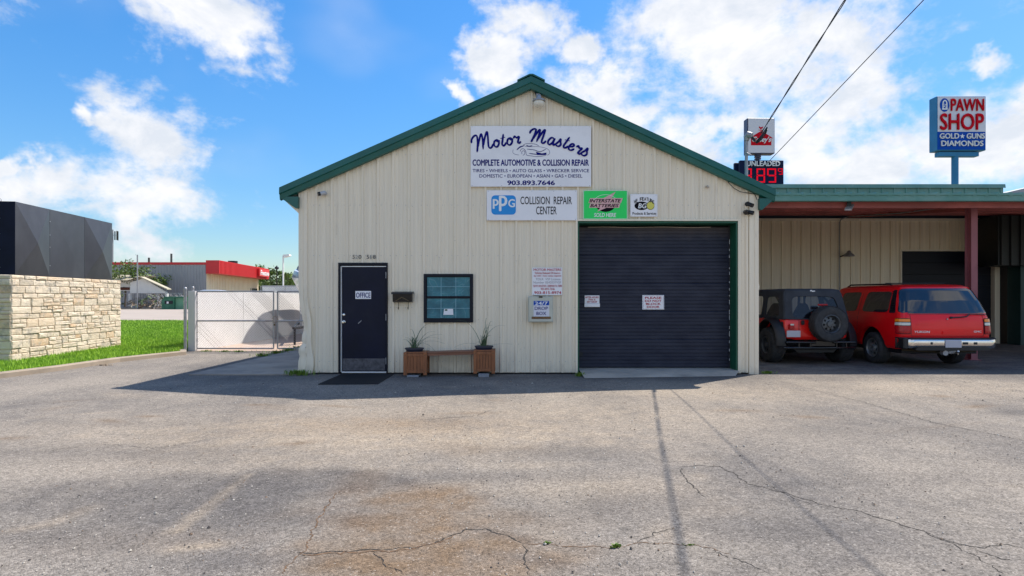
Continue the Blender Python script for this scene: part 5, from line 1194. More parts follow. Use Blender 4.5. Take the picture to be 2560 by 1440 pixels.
def wire(name, label, A, B_, r_, sag, tw=False):
    t = thing(name, label, 'wire', tuple(A)); 
    for s_ in range(2 if tw else 1):
        pts = []
        for k in range(61):
            u_ = k/60; p_ = Vector(A).lerp(Vector(B_), u_); p_.z -= 4*sag*u_*(1-u_)
            if tw: ph = k*1.2+s_*PI; p_ += Vector((math.cos(ph), 0, math.sin(ph)))*r_*1.3
            pts.append(p_)
        mb = MB(); mb.tube(pts, r_, 6); mb.build('strand', MAT['cable'], t)
wire('service_drop', 'thick twisted black service wire rising from the weatherhead to the top of the photo', (5.275, 12.2, 5.0), (2.74, -9.95, 9.79), .0078, .0, True)
wire('phone_wire', 'thin black wire rising to the upper right from the shop roof edge', (4.93, 12.05, 3.90), (5.93, -10.0, 9.97), .0068, .0)

# ---------------------------------------------------------------- pole signs beyond the roofs
def conv_(Y): s_ = F/Y; return (lambda px: (px-1280)/s_, lambda py: EYE+(HZ-py)/s_)
Yp = 40.; fx, fz = conv_(Yp)
t = thing('pawn_sign', 'tall blue pole sign for a pawn shop with red lettering above the canopy roof', 'sign', ((fx(2397)), Yp+.35, 0))
mb = MB(); mb.cbox(fx(2342), fx(2465), Yp, Yp+.75, fz(376), fz(240), .03); mb.build('cabinet', MAT['pole_blue'], t)
mb = MB(); mb.cbox(fx(2352), fx(2452), Yp+.15, Yp+.6, fz(389), fz(378), .01); mb.build('beam', MAT['pole_blue'], t)
mb = MB(); mb.cyl((fx(2397.5), Yp+.37, 0), (fx(2397.5), Yp+.37, fz(389)), .21, n=20); mb.build('pole', MAT['pole_blue'], t, smooth=40)
mb = MB(); mb.box(fx(2343.5), fx(2463), Yp-.02, Yp+.01, fz(374), fz(330)); mb.build('blue_face', MAT['sign_blue'], t)
mb = MB(); mb.box(fx(2344), fx(2462.7), Yp-.02, Yp+.01, fz(329.5), fz(242.5)); wf = mb.build('white_face', MAT['sign_face'], t)
cv = (fx, fz); y = Yp-.04
lettering('PAWN', 2375, 2458.5, 247.5, 278.5, y, 'red_ink', t, .05, conv=cv); lettering('SHOP', 2348, 2458.5, 284, 326, y, 'red_ink', t, .05, conv=cv)
lettering('GOLD', 2347.5, 2395.5, 334, 347.5, y, 'pale_ink', t, .025, conv=cv); lettering('GUNS', 2414.5, 2459.5, 334, 347.5, y, 'pale_ink', t, .025, conv=cv); lettering('DIAMONDS', 2351, 2456, 352.3, 366, y, 'pale_ink', t, .025, conv=cv)
mb = MB(); flat(mb, [(fx(2404.8)+(.19 if k % 2 == 0 else .075)*math.sin(k*PI/5), fz(341)+(.19 if k % 2 == 0 else .075)*math.cos(k*PI/5)) for k in range(10)], y); mb.build('star', MAT['pale_ink'], t, recalc=False)
mb = MB(); flat(mb, ell(fx(2360.5), fz(263), .33, .47), y); em = mb.build('emblem', MAT['sign_blue'], t, recalc=False)
mb = MB()
stroke(mb, ell(fx(2361), fz(259), .13, .20, 0, 180), .08, y-.01, 0, True, False); 
for px_ in (2356.3, 2365.8): stroke(mb, [(fx(px_), fz(259)), (fx(px_), fz(272))], .08, y-.01, 0, False, False)
stroke(mb, [(fx(2354), fz(273)), (fx(2368), fz(273))], .09, y-.01, 0, False, False); stroke(mb, [(fx(2359), fz(261)), (fx(2364), fz(261)), (fx(2359), fz(267)), (fx(2364), fz(269))], .05, y-.01, 0, False, False)
mb.build('emblem_mark', MAT['pale_ink'], t, recalc=False)
Yc = 45.; fx, fz = conv_(Yc); cv = (fx, fz); y = Yc-.03
t = thing('store_sign', 'square white pole sign with a red house emblem beside the service mast', 'sign', (fx(1899), Yc+.3, 0))
mb = MB(); mb.cbox(fx(1868), fx(1937), Yc, Yc+.7, fz(384), fz(295), .03); mb.build('cabinet', MAT['casey_frame'], t)
mb = MB(); mb.box(fx(1870.5), fx(1935.5), Yc-.02, Yc+.01, fz(382), fz(297)); mb.build('white_face', MAT['casey_face'], t)
mb = MB(); flat(mb, [(fx(a), fz(b_)) for a, b_ in ((1877, 363.5), (1928, 363.5), (1928, 346), (1932.5, 346), (1904, 327), (1896, 331), (1873, 346), (1877, 346))], y); mb.build('house_emblem', MAT['red_ink'], t, recalc=False)
lettering("Casey's", 1879.5, 1926.5, 342.5, 359.5, y-.01, 'pale_ink', t, .04, .25, conv=cv)
mb = MB(); flat(mb, [(fx(a), fz(b_)) for a, b_ in ((1897, 315), (1899.5, 318), (1903, 318), (1908, 316), (1906, 321.5), (1901, 323), (1897, 320))], y)
for a, b_ in (((1902, 322), (1902, 329)), ((1896, 325.5), (1908, 325.5))): stroke(mb, [(fx(a[0]), fz(a[1])), (fx(b_[0]), fz(b_[1]))], .05, y, 0, False, False)
mb.build('weathervane_emblem', MAT['red_ink'], t, recalc=False)
mb = MB(); mb.cyl((fx(1899), Yc+.35, 0), (fx(1899), Yc+.35, fz(384)), .14, n=14); mb.build('pole', MAT['casey_frame'], t, smooth=40)
mb = MB()
for py_ in (386, 390, 395): mb.cyl((fx(1899), Yc+.35, fz(py_+1)), (fx(1899), Yc+.35, fz(py_-1)), .26, n=14)
mb.build('collar', MAT['casey_frame'], t)
t = thing('price_sign', 'dark blue fuel price sign with red digits, low behind the roof', 'sign', (fx(1902), Yc+.3, 0))
mb = MB(); mb.cbox(fx(1849), fx(1958.5), Yc-.05, Yc+.25, fz(500), fz(401), .03); mb.build('front_cabinet', MAT['price_navy'], t)
mb = MB(); mb.cbox(fx(1843), fx(1955), Yc+.5, Yc+.8, fz(500), fz(403), .03); mb.build('rear_cabinet', MAT['price_navy'], t)
for px_ in (1857, 1950): mb = MB(); mb.cyl((fx(px_), Yc+.37, 0), (fx(px_), Yc+.37, fz(500)), .12, n=12); mb.build('pole', MAT['casey_frame'], t)
y = Yc-.07; lettering('UNLEADED', 1865, 1948.3, 403.5, 416.3, y, 'pale_ink', t, .03, conv=cv)
def seg7(ch, x0, x1, y0, y1):
    S_ = {'0': 'abcdef', '3': 'abgcd', '8': 'abcdefg', '9': 'abcdfg'}[ch]; w_ = .045*((y1-y0)/35)**.8*2.4; X0, X1, Z0, Z1 = fx(x0), fx(x1), fz(y1), fz(y0); Zm = (Z0+Z1)/2; mb = MB(); g_ = .02
    B_ = {'a': (X0+w_+g_, X1-w_-g_, Z1-w_, Z1), 'g': (X0+w_+g_, X1-w_-g_, Zm-w_/2, Zm+w_/2), 'd': (X0+w_+g_, X1-w_-g_, Z0, Z0+w_), 'f': (X0, X0+w_, Zm+g_, Z1), 'e': (X0, X0+w_, Z0, Zm-g_), 'b': (X1-w_, X1, Zm+g_, Z1), 'c': (X1-w_, X1, Z0, Zm-g_)}
    for s_ in S_: a = B_[s_]; mb.box(a[0], a[1], y-.01, y+.02, a[2], a[3])
    mb.build('digit', MAT['led_red'], t)
seg7('3', 1858, 1878.5, 421.5, 457); seg7('8', 1890.5, 1911.5, 421.5, 457); seg7('9', 1917, 1939.3, 421.5, 457); seg7('9', 1944, 1955.5, 421.5, 437)
mb = MB(); mb.box(fx(1881.5), fx(1886), y-.01, y+.02, fz(457), fz(452.5)); mb.build('decimal_point', MAT['led_red'], t)

# ---------------------------------------------------------------- vehicles
def rpatch(mb, fn, quad, off=.004, depth=.0, e=5, rings=3, n=40):
    """rounded patch following a curved body surface; quad = (bl, br, tr, tl) in surface coordinates"""
    bl, br, tr, tl = [Vector(q_) for q_ in quad]; b0 = len(mb.v); vs_ = []; fs = []
    def sp(u_, v_): a = bl.lerp(br, u_); b_ = tl.lerp(tr, u_); return a.lerp(b_, v_)
    def ring(s_, o_):
        out_ = []
        for k in range(n):
            a = 2*PI*k/n; c_, s2 = math.cos(a), math.sin(a); r_ = (abs(c_)**e+abs(s2)**e)**(-1/e)
            q_ = sp(.5+.5*s_*r_*c_, .5+.5*s_*r_*s2); out_.append(fn(q_.x, q_.y, o_))
        return out_
    if depth: vs_ += ring(1.0, off-depth)
    for i in range(rings): vs_ += ring(1-(i/rings)**1.5, off)
    vs_.append(fn(*sp(.5, .5), off)); nr_ = rings+(1 if depth else 0)
    for i in range(nr_-1): fs += [(i*n+k, i*n+(k+1) % n, (i+1)*n+(k+1) % n, (i+1)*n+k) for k in range(n)]
    fs += [((nr_-1)*n+k, (nr_-1)*n+(k+1) % n, nr_*n) for k in range(n)]
    mb.add(vs_, fs)
def wheel(parent, x, y, r_, wd, side, rim_r, style, tyre='rubber', ax='x', z=None, lugs=True, dish=.05):
    """side: +1 outer face towards +x, -1 towards -x; ax='y' puts the axis along y facing -y"""
    z = r_ if z is None else z
    def tf(mb):
        if ax == 'x': mb.v = [(x+side*a, y+b_, z+c_) for a, b_, c_ in mb.v]
        else: mb.v = [(x+b_, y-a, z+c_) for a, b_, c_ in mb.v]
    h = wd/2; mb = MB()
    mb.lathe([(rim_r, -h*.8), (rim_r+.02, -h*.95), ((rim_r+r_)/2, -h*1.05), (r_-.03, -h*.95), (r_-.004, -h*.75), (r_, -h*.3), (r_, h*.3), (r_-.004, h*.75), (r_-.03, h*.95), ((rim_r+r_)/2, h*1.05), (rim_r+.02, h*.95), (rim_r, h*.8)], 48, axis='x', close=True)
    if lugs:
        nl = 30
        for k in range(nl):
            for (a0, a1, ph) in ((-.98, -.35, 0), (-.28, .28, .5), (.35, .98, .0)):
                a = 2*PI*(k+ph)/nl; da = 2*PI/nl*.30
                def q_(t_, rr, hh): return (hh, rr*math.cos(t_), rr*math.sin(t_))
                lo, hi = r_-.008, r_+.009
                edge = .022 if abs(a0) > .9 or abs(a1) > .9 else 0
                mb.add([q_(a-da, lo, h*a0), q_(a+da, lo, h*a0), q_(a+da, lo, h*a1), q_(a-da, lo, h*a1), q_(a-da, hi-(edge if a0 < -.9 else 0), h*a0), q_(a+da, hi-(edge if a0 < -.9 else 0), h*a0), q_(a+da, hi-(edge if a1 > .9 else 0), h*a1), q_(a-da, hi-(edge if a1 > .9 else 0), h*a1)],
                       [(4, 5, 6, 7), (0, 1, 5, 4), (1, 2, 6, 5), (2, 3, 7, 6), (3, 0, 4, 7)])
    tf(mb); ty = mb.build('wheel', MAT[tyre], parent, smooth=30, local=True)
    rm = MAT['rim_dark'] if style == 'black' else MAT['steel']
    mb = MB(); fo = h*.80
    mb.lathe([(rim_r+.003, fo+.012), (rim_r-.008, fo+.016), (rim_r-.022, fo), (rim_r-.03, -h*.6), (rim_r-.02, -h*.7), (rim_r+.002, -h*.78)], 40, axis='x', close=True); 
    tf(mb); mb.build('rim', rm, ty, smooth=35, local=True)
    face = fo-dish; mb = MB(); ri = rim_r-.03; rh = ri*.52; nh = 8 if style == 'black' else 6
    ns = 96; rr0, rr1 = ri*.60, ri*.86                 # disc with round ports
    ring_r = [ri, rr1, (rr0+rr1)/2, rr0, ri*.42, ri*.40, .001]; ring_x = [face-.012, face, face+.004, face+.004, face+.010, face+.045, face+.05]
    for j in range(len(ring_r)-1):
        for k in range(ns):
            if j in (1, 2) and ((k*nh/ns) % 1) < (.40 if style == 'black' else .45): continue
            a0, a1 = 2*PI*k/ns, 2*PI*(k+1)/ns
            mb.add([(ring_x[j], ring_r[j]*math.cos(a0), ring_r[j]*math.sin(a0)), (ring_x[j], ring_r[j]*math.cos(a1), ring_r[j]*math.sin(a1)), (ring_x[j+1], ring_r[j+1]*math.cos(a1), ring_r[j+1]*math.sin(a1)), (ring_x[j+1], ring_r[j+1]*math.cos(a0), ring_r[j+1]*math.sin(a0))], [(0, 1, 2, 3)])
    for k in range(nh//2+2):
        a = 2*PI*k/(nh//2+2); c_, s_ = ri*.33*math.cos(a), ri*.33*math.sin(a); mb.cyl((face+.04, c_, s_), (face+.065, c_, s_), .012, n=6)
    tf(mb); mb.build('wheel_disc', rm, ty, smooth=30, local=True, recalc=True)
    mb = MB(); mb.lathe([(ri, -.02), (ri, -.015), (.001, -.014)], 30, axis='x'); tf(mb); mb.build('brake_backing', MAT['dark_void'], ty, local=True)
    return ty
def boolean_cut(mbody, mats, cutters):
    me = mbody.mesh('b', mats, smooth=False); o = bpy.data.objects.new('b', me); C.objects.link(o); tmp = []
    for c_ in cutters:
        cm = c_.mesh('c', mats); co_ = bpy.data.objects.new('c', cm); C.objects.link(co_); tmp.append(co_)
        md_ = o.modifiers.new('m', 'BOOLEAN'); md_.operation = 'DIFFERENCE'; md_.solver = 'EXACT'; md_.object = co_
    dg = bpy.context.evaluated_depsgraph_get(); r_ = bpy.data.meshes.new_from_object(o.evaluated_get(dg))
    for q_ in tmp+[o]: bpy.data.objects.remove(q_)
    return r_
class Body:
    def __init__(s, tab, r=.2, bulge=.05): s.z, s.w_, s.re, s.fr = [np.array(c_, float) for c_ in zip(*tab)]; s.r = r; s.b = bulge
    def w(s, z): return float(np.interp(z, s.z, s.w_))
    def rear(s, z): return float(np.interp(z, s.z, s.re))
    def front(s, z): return float(np.interp(z, s.z, s.fr))
    def side(s, sg): return lambda y, z, o: (sg*(s.w(z)+o), y, z)
    def back(s):
        def f(x, z, o):
            w_, r_ = s.w(z), s.r; a = abs(x); fl = w_-r_
            if a <= fl: return (x, s.rear(z)+s.b*(x/fl)**2-o, z)
            t_ = min(1., (a-fl)/r_); an = math.asin(t_); cy = s.rear(z)+s.b+r_
            return (math.copysign(fl+(r_+o)*math.sin(an), x), cy-(r_+o)*math.cos(an), z)
        return f
    def ring(s, z):
        f = s.back(); w_ = s.w(z); fl = w_-s.r; fr = s.front(z); pts = []
        for x in np.linspace(-fl, fl, 9): pts.append(f(x, z, 0))
        for k in range(1, 7): a = PI/2*k/6; pts.append((fl+s.r*math.sin(a), s.rear(z)+s.b+s.r*(1-math.cos(a)), z))
        y0 = s.rear(z)+s.b+s.r; y1 = fr-s.r
        for k in range(1, 8): pts.append((w_, y0+(y1-y0)*k/8, z))
        for k in range(0, 7): a = PI/2*k/6; pts.append((fl+s.r*math.cos(a), y1+s.r*math.sin(a), z))
        for x in np.linspace(fl, -fl, 7)[1:-1]: pts.append((x, fr, z))
        for k in range(0, 7): a = PI/2*k/6; pts.append((-fl-s.r*math.sin(a), y1+s.r*math.cos(a), z))
        for k in range(7, 0, -1): pts.append((-w_, y0+(y1-y0)*k/8, z))
        for k in range(6, 0, -1): a = PI/2*k/6; pts.append((-fl-s.r*math.sin(a), s.rear(z)+s.b+s.r*(1-math.cos(a)), z))
        return pts
def lettering_on(s_, parent, fn, x0, x1, z0, z1, mat, bold=.03, shear=0, o_=.008, world=False):
    o = lettering(s_, 0, 1, 0, 1, 0, mat, parent, bold, shear, conv=(lambda v: v, lambda v: 1-v)); me = o.data
    off = wloc(parent)
    for v_ in me.vertices:
        a, b_, c_ = v_.co.x+off.x, v_.co.z+off.z, -(v_.co.y+off.y)*2; v_.co = fn(x0+(x1-x0)*a, z0+(z1-z0)*b_, o_+c_)
        if world: v_.co -= off
    return o
# --- red wagon at the right
SX_, SY_ = 9.27, 12.12
suv = thing('suv', 'large shiny red suv with chrome rear bumper, under the canopy by the red post', 'suv', (SX_, SY_, 0), math.radians(-1.5))
B = Body([(.40, .90, .30, 4.80), (.46, .94, .20, 4.9), (.62, .965, .12, 4.95), (.80, .975, .11, 4.95), (.98, .965, .12, 4.9), (1.06, .955, .13, 4.8), (1.10, .95, .14, 4.6), (1.115, .945, .145, 3.95), (1.19, .93, .165, 3.85), (1.45, .865, .26, 3.45), (1.68, .79, .37, 3.1), (1.75, .755, .43, 3.0), (1.79, .69, .52, 2.9), (1.81, .58, .68, 2.7)], .17, .045)
mb = MB(); zz = sorted(set(list(B.z)+[.72, .9, 1.3, 1.38, 1.55])); mb.loft([B.ring(z) for z in zz])
WR, WYr, WYf = .365, 1.22, 4.12
cut = []
for sx_ in (-1, 1):
    for wy in (WYr, WYf):
        c_ = MB(); c_.lathe([(.455, 0), (.455, .5)], 40, (0, 0, 0), 'x'); c_.v = [(sx_*(.62+a), wy+b_*1.06, .40+q_) for a, b_, q_ in c_.v]; cut.append(c_)
me = boolean_cut(mb, [MAT['red_paint']], cut); me.shade_smooth(); me.set_sharp_from_angle(angle=math.radians(24)); body = link('body', me, suv); me.name = 'suv_body'
for sx_ in (-1, 1):
    for wy in (WYr, WYf):
        mb = MB(); mb.loft([[(sx_*a, wy+r_*1.06*math.cos(th), max(.40, .40+r_*math.sin(th))) for a, r_ in ((.63, .02), (.63, .450), (.90, .450), (.90, .44), (.64, .44), (.64, .02))] for th in np.linspace(0, PI, 20)], False); mb.build('wheel_well', MAT['dark_void'], suv, local=True)
        wheel(suv, sx_*.84, wy, WR, .25, sx_, .215, 'steel', lugs=False, dish=.03)
f_ = B.back(); SD_ = {sg: B.side(sg) for sg in (-1, 1)}
mb = MB(); rpatch(mb, f_, ((-.931, 1.175), (.931, 1.175), (.770, 1.72), (-.770, 1.72)), .006, .012, e=14, n=80, rings=16); mb.build('rear_glass', MAT['glass_tail'], suv, smooth=50, local=True)
for sg in (-1, 1):
    for nm_, q_ in (('side_window', ((.66, 1.19), (1.66, 1.19), (1.60, 1.655), (.70, 1.655))), ('side_window', ((1.90, 1.19), (2.70, 1.19), (2.62, 1.645), (1.86, 1.655))), ('side_window', ((2.86, 1.19), (3.62, 1.19), (3.05, 1.62), (2.80, 1.64)))):
        mb = MB(); rpatch(mb, SD_[sg], q_, .005, .01, e=9, n=48); mb.build(nm_, MAT['glass_dark'], suv, smooth=50, local=True)
    mb = MB(); rpatch(mb, SD_[sg], ((.40, 1.18), (.63, 1.18), (.67, 1.69), (.56, 1.69)), .004, .01, e=12); mb.build('pillar_louvre', MAT['frame_black'], suv, local=True)
    mb = MB()
    for i in range(12): z = 1.22+i*.038; yb0 = .42+(z-1.18)*.30; mb.add([SD_[sg](yb0, z, .006), SD_[sg](yb0+.13, z, .006), SD_[sg](yb0+.13, z+.02, .014), SD_[sg](yb0, z+.02, .014)], [(0, 1, 2, 3)])
    mb.build('louvre_slat', MAT['black_gloss'], suv, local=True, kind='stuff')
    mb = MB()
    for y0_ in (1.78, 2.76, 3.75):
        mb.add([SD_[sg](y0_+dy, z, .0015) for z in np.linspace(.52, 1.7 if y0_ < 3 else 1.1, 10) for dy in (0, .010)], [(2*i, 2*i+1, 2*i+3, 2*i+2) for i in range(9)])
    mb.build('door_seam', MAT['dark_void'], body, local=True)
    mb = MB(); rpatch(mb, SD_[sg], ((2.52, .98), (2.68, .98), (2.68, 1.03), (2.52, 1.03)), .022, .02); rpatch(mb, SD_[sg], ((3.50, .98), (3.66, .98), (3.66, 1.03), (3.50, 1.03)), .022, .02); mb.build('door_handle', MAT['red_paint'], suv, smooth=40, local=True)
    mb = MB(); rpatch(mb, SD_[sg], ((1.75, .66), (3.65, .66), (3.65, .72), (1.75, .72)), .012, .012, e=20); mb.build('side_moulding', MAT['red_paint'], suv, smooth=40, local=True)
    # tail light in three bands
    tl = None
    for nm_, z0_, z1_, m_ in (('tail_light', .735, 1.075, 'frame_black'), ('lens', 1.0, 1.062, 'lens_amber'), ('lens', .925, .985, 'lens_clear'), ('lens', .75, .915, 'lens_red')):
        i_ = 0 if m_ == 'frame_black' else .012; mb = MB()
        a0_, a1_ = sg*(.765+i_), sg*(.985-i_); lo_, hi_ = (min(a0_, a1_), max(a0_, a1_)); rpatch(mb, f_, ((lo_, z0_), (hi_, z0_), (hi_, z1_), (lo_, z1_)), .006 if i_ == 0 else .022, .02, e=14, n=40, rings=5)
        o = mb.build(nm_, MAT[m_], suv if tl is None else tl, smooth=40, local=True); tl = tl or o
    mb = MB(); mb.tube([(sg*.66, .90, 1.77), (sg*.66, 1.02, 1.825), (sg*.66, 2.6, 1.84), (sg*.66, 2.75, 1.79)], .018, 8); mb.build('roof_rail', MAT['black_plastic'], suv, smooth=40, local=True)
    mb = MB(); mb.cbox(sg*.98, sg*1.16, 3.62, 3.72, 1.12, 1.30, .02) if sg > 0 else mb.cbox(-1.16, -.98, 3.62, 3.72, 1.12, 1.30, .02); mb.build('wing_mirror', MAT['black_plastic'], suv, local=True)
for y0_ in (1.15, 2.45):
    mb = MB(); mb.cbox(-.66, .66, y0_, y0_+.06, 1.835, 1.858, .006); mb.build('cross_bar', MAT['black_plastic'], suv, local=True)
mb = MB(); mb.cbox(-.35, .35, .62, .68, 1.79, 1.80, .003); mb.build('third_brake_light', MAT['lens_red'], suv, local=True)
mb = MB()
def seam(mb, pts, w_=.008):
    for a, b_ in zip(pts[:-1], pts[1:]):
        d = (Vector(b_)-Vector(a)).normalized(); q_ = Vector((-d.y, d.x))*w_/2; n_ = 8
        pp = [Vector(a).lerp(Vector(b_), k/n_) for k in range(n_+1)]
        mb.add([f_(*(p_+s_*q_), .0025) for p_ in pp for s_ in (1, -1)], [(2*i, 2*i+1, 2*i+3, 2*i+2) for i in range(n_)])
seam(mb, [(-.755, 1.16), (-.755, .70), (.755, .70), (.755, 1.16)]); seam(mb, [(-.80, 1.16), (.80, 1.16)], .006)
mb.build('tailgate_seam', MAT['dark_void'], body, local=True)
mb = MB(); rpatch(mb, f_, ((-.13, .735), (.10, .735), (.10, .80), (-.13, .80)), .018, .018, e=6); mb.build('tailgate_handle', MAT['red_paint'], suv, smooth=30, local=True)
mb = MB(); rpatch(mb, f_, ((-.64, .93), (-.30, .93), (-.30, .965), (-.64, .965)), .012, .010, e=4); mb.build('badge_recess', MAT['red_paint'], suv, smooth=50, local=True)
mb = MB(); p_ = Vector(f_(-.02, 1.06, .002)); mb.cyl(p_, p_+Vector((0, -.012, 0)), .018, n=12); mb.build('lock', MAT['galv'], suv, local=True)
mb = MB(); a, b_, c_, d = [Vector(f_(*q_)) for q_ in ((.06, 1.09, .03), (.36, 1.11, .05), (.44, 1.165, .05), (.84, 1.15, .03))]; mb.tube([a, b_, c_], .014, 6); mb.tube([c_, d], .008, 6); mb.tube([a-Vector((0, 0, 0)), a+Vector((0, .05, 0))], .025, 10); mb.build('wiper', MAT['black_plastic'], suv, smooth=40, local=True)
lettering_on('YUKON', suv, f_, -.70, -.39, .765, .812, 'pale_ink', .04, .1); lettering_on('GMC', suv, f_, .53, .70, .775, .815, 'sign_white', .02, 0)
# bumper: chrome bar with black step pad
def barx(mb, pr, xs2, curve): mb.loft([[(x, y+curve(x), z) for y, z in pr] for x in xs2])
cv_ = lambda x: .16*max(0, (abs(x)-.80)/.2)**2
mb = MB(); barx(mb, [(.14, .43), (.02, .45), (-.01, .50), (-.015, .60), (.00, .635), (.14, .64)], np.concatenate([np.linspace(-1.0, -.8, 6), np.linspace(-.75, .75, 9), np.linspace(.8, 1.0, 6)]), cv_); bmp = mb.build('bumper', MAT['chrome'], suv, smooth=45, local=True)
mb = MB(); barx(mb, [(.14, .641), (-.012, .637), (-.02, .652), (.0, .665), (.14, .668)], np.concatenate([np.linspace(-1.0, -.8, 6), np.linspace(-.75, .75, 9), np.linspace(.8, 1.0, 6)]), cv_); mb.build('step_pad', MAT['black_plastic'], bmp, smooth=45, local=True)
mb = MB(); mb.prism([(-.72, .405), (.72, .405), (.78, .425), (.70, .475), (-.70, .475), (-.78, .425)], -.022, .1, 'y'); mb.build('lower_valance', MAT['black_plastic'], bmp, local=True)
mb = MB(); mb.cbox(-1.005, -.90, -.0, .20, .43, .665, .02); mb.build('bumper_end', MAT['black_plastic'], bmp, local=True)
mb = MB(); mb.cbox(-.165, .165, -.034, -.016, .465, .625, .004); mb.build('licence_plate', MAT['plate'], suv, local=True)
for a in ((.20, .31), (.43, .50), (-.46, -.42)): mb = MB(); mb.cbox(a[0], a[1], -.022, -.01, .53, .58, .003); mb.build('bumper_slot', MAT['black_plastic'], bmp, local=True)
mb = MB(); mb.cbox(-.06, .10, .02, .5, .33, .40, .01); mb.cyl((-.14, .0, .35), (-.14, .1, .35), .055, n=14); mb.build('tow_hitch', MAT['galv'], suv, local=True)
mb = MB(); mb.tube([(-.85, .3, .40), (-.2, .25, .36), (.7, .3, .38)], .03, 8); mb.build('exhaust_pipe', MAT['brass'], suv, local=True)
mb = MB(); mb.tube([(.04, -.10, .36), (.05, .05, .36)], .02, 8); mb.lathe([(.001, .44), (.02, .43), (.028, .41), (.02, .39), (.012, .37), (.012, .35)], 12, (.04, -.10, -.02)); mb.build('tow_ball', MAT['chrome'], suv, smooth=40, local=True)
mb = MB(); mb.box(-.80, .80, .4, 4.6, .30, .42); mb.build('underbody', MAT['dark_void'], suv, local=True)
mb = MB(); mb.cyl((-.7, WYr, .36), (.7, WYr, .36), .06); mb.lathe([(.001, -.12), (.13, -.05), (.13, .05), (.001, .12)], 14, (.0, WYr, .34), 'x'); mb.build('axle', MAT['dark_void'], suv, local=True)
# --- red off-roader with soft top
jp = thing('offroad_car', 'red off-road car with black soft top and spare wheel, beside the shop corner', 'off-road car', (6.93, 12.98, 0), math.radians(1.5))
J = Body([(.56, .70, .16, 3.0), (.60, .735, .14, 3.05), (.64, .745, .13, 3.1), (.98, .745, .13, 3.1), (1.015, .735, .14, 3.05), (1.03, .71, .16, 3.0)], .09, .012)
mb = MB(); mb.loft([J.ring(z) for z in J.z]); c_ = []
inner = MB(); inner.cbox(-.68, .68, .22, 2.1, .72, 1.3, .03); c_.append(inner)
for sx_ in (-1, 1): q_ = MB(); q_.lathe([(.47, 0), (.47, .5)], 32, (0, 0, 0), 'x'); q_.v = [(sx_*(.5+a), .62+b_, .50+e_) for a, b_, e_ in q_.v]; c_.append(q_)
me = boolean_cut(mb, [MAT['red_paint_dull']], c_); me.shade_smooth(); me.set_sharp_from_angle(angle=math.radians(28)); jbody = link('body', me, jp)
jf = J.back()
mb = MB(); mb.cbox(-.55, .55, 2.6, 3.7, .55, 1.02, .06); mb.build('bonnet', MAT['red_paint_dull'], jp, local=True)
# soft top: frames with real openings
def topw(z): return float(np.interp(z, [1.02, 1.60, 1.72], [.735, .665, .60]))
def topr(z): return float(np.interp(z, [1.02, 1.60, 1.72], [.14, .30, .34]))
def frame(fn, outer, inner_, th, name, mat, e_o=16, e_i=7, n=64):
    def rg(q_, e, o_):
        bl, br, tr, tl = [Vector(k) for k in q_]; out_ = []
        for k in range(n):
            a = 2*PI*k/n; c2, s2 = math.cos(a), math.sin(a); r_ = (abs(c2)**e+abs(s2)**e)**(-1/e); u_, v_ = .5+.5*r_*c2, .5+.5*r_*s2
            p_ = bl.lerp(br, u_).lerp(tl.lerp(tr, u_), v_); out_.append(fn(p_.x, p_.y, o_))
        return out_
    mb = MB(); mb.loft([rg(outer, e_o, 0), rg(outer, e_o, th), rg(inner_, e_i, th), rg(inner_, e_i, 0), rg(outer, e_o, 0)], False); return mb.build(name, mat, jp, smooth=35, local=True)
rf = lambda x, z, o: (x, topr(z)-o, z)
fr_ = frame(rf, ((-.735, 1.02), (.735, 1.02), (.635, 1.66), (-.635, 1.66)), ((-.55, 1.045), (.58, 1.045), (.49, 1.545), (-.50, 1.545)), .03, 'soft_top_rear', MAT['soft_top'])
mb = MB(); rpatch(mb, lambda x, z, o: (x, topr(z)-.012-o, z), ((-.55, 1.045), (.58, 1.045), (.49, 1.545), (-.50, 1.545)), 0, 0, 7); mb.build('rear_window', MAT['glass_soft'], jp, local=True)
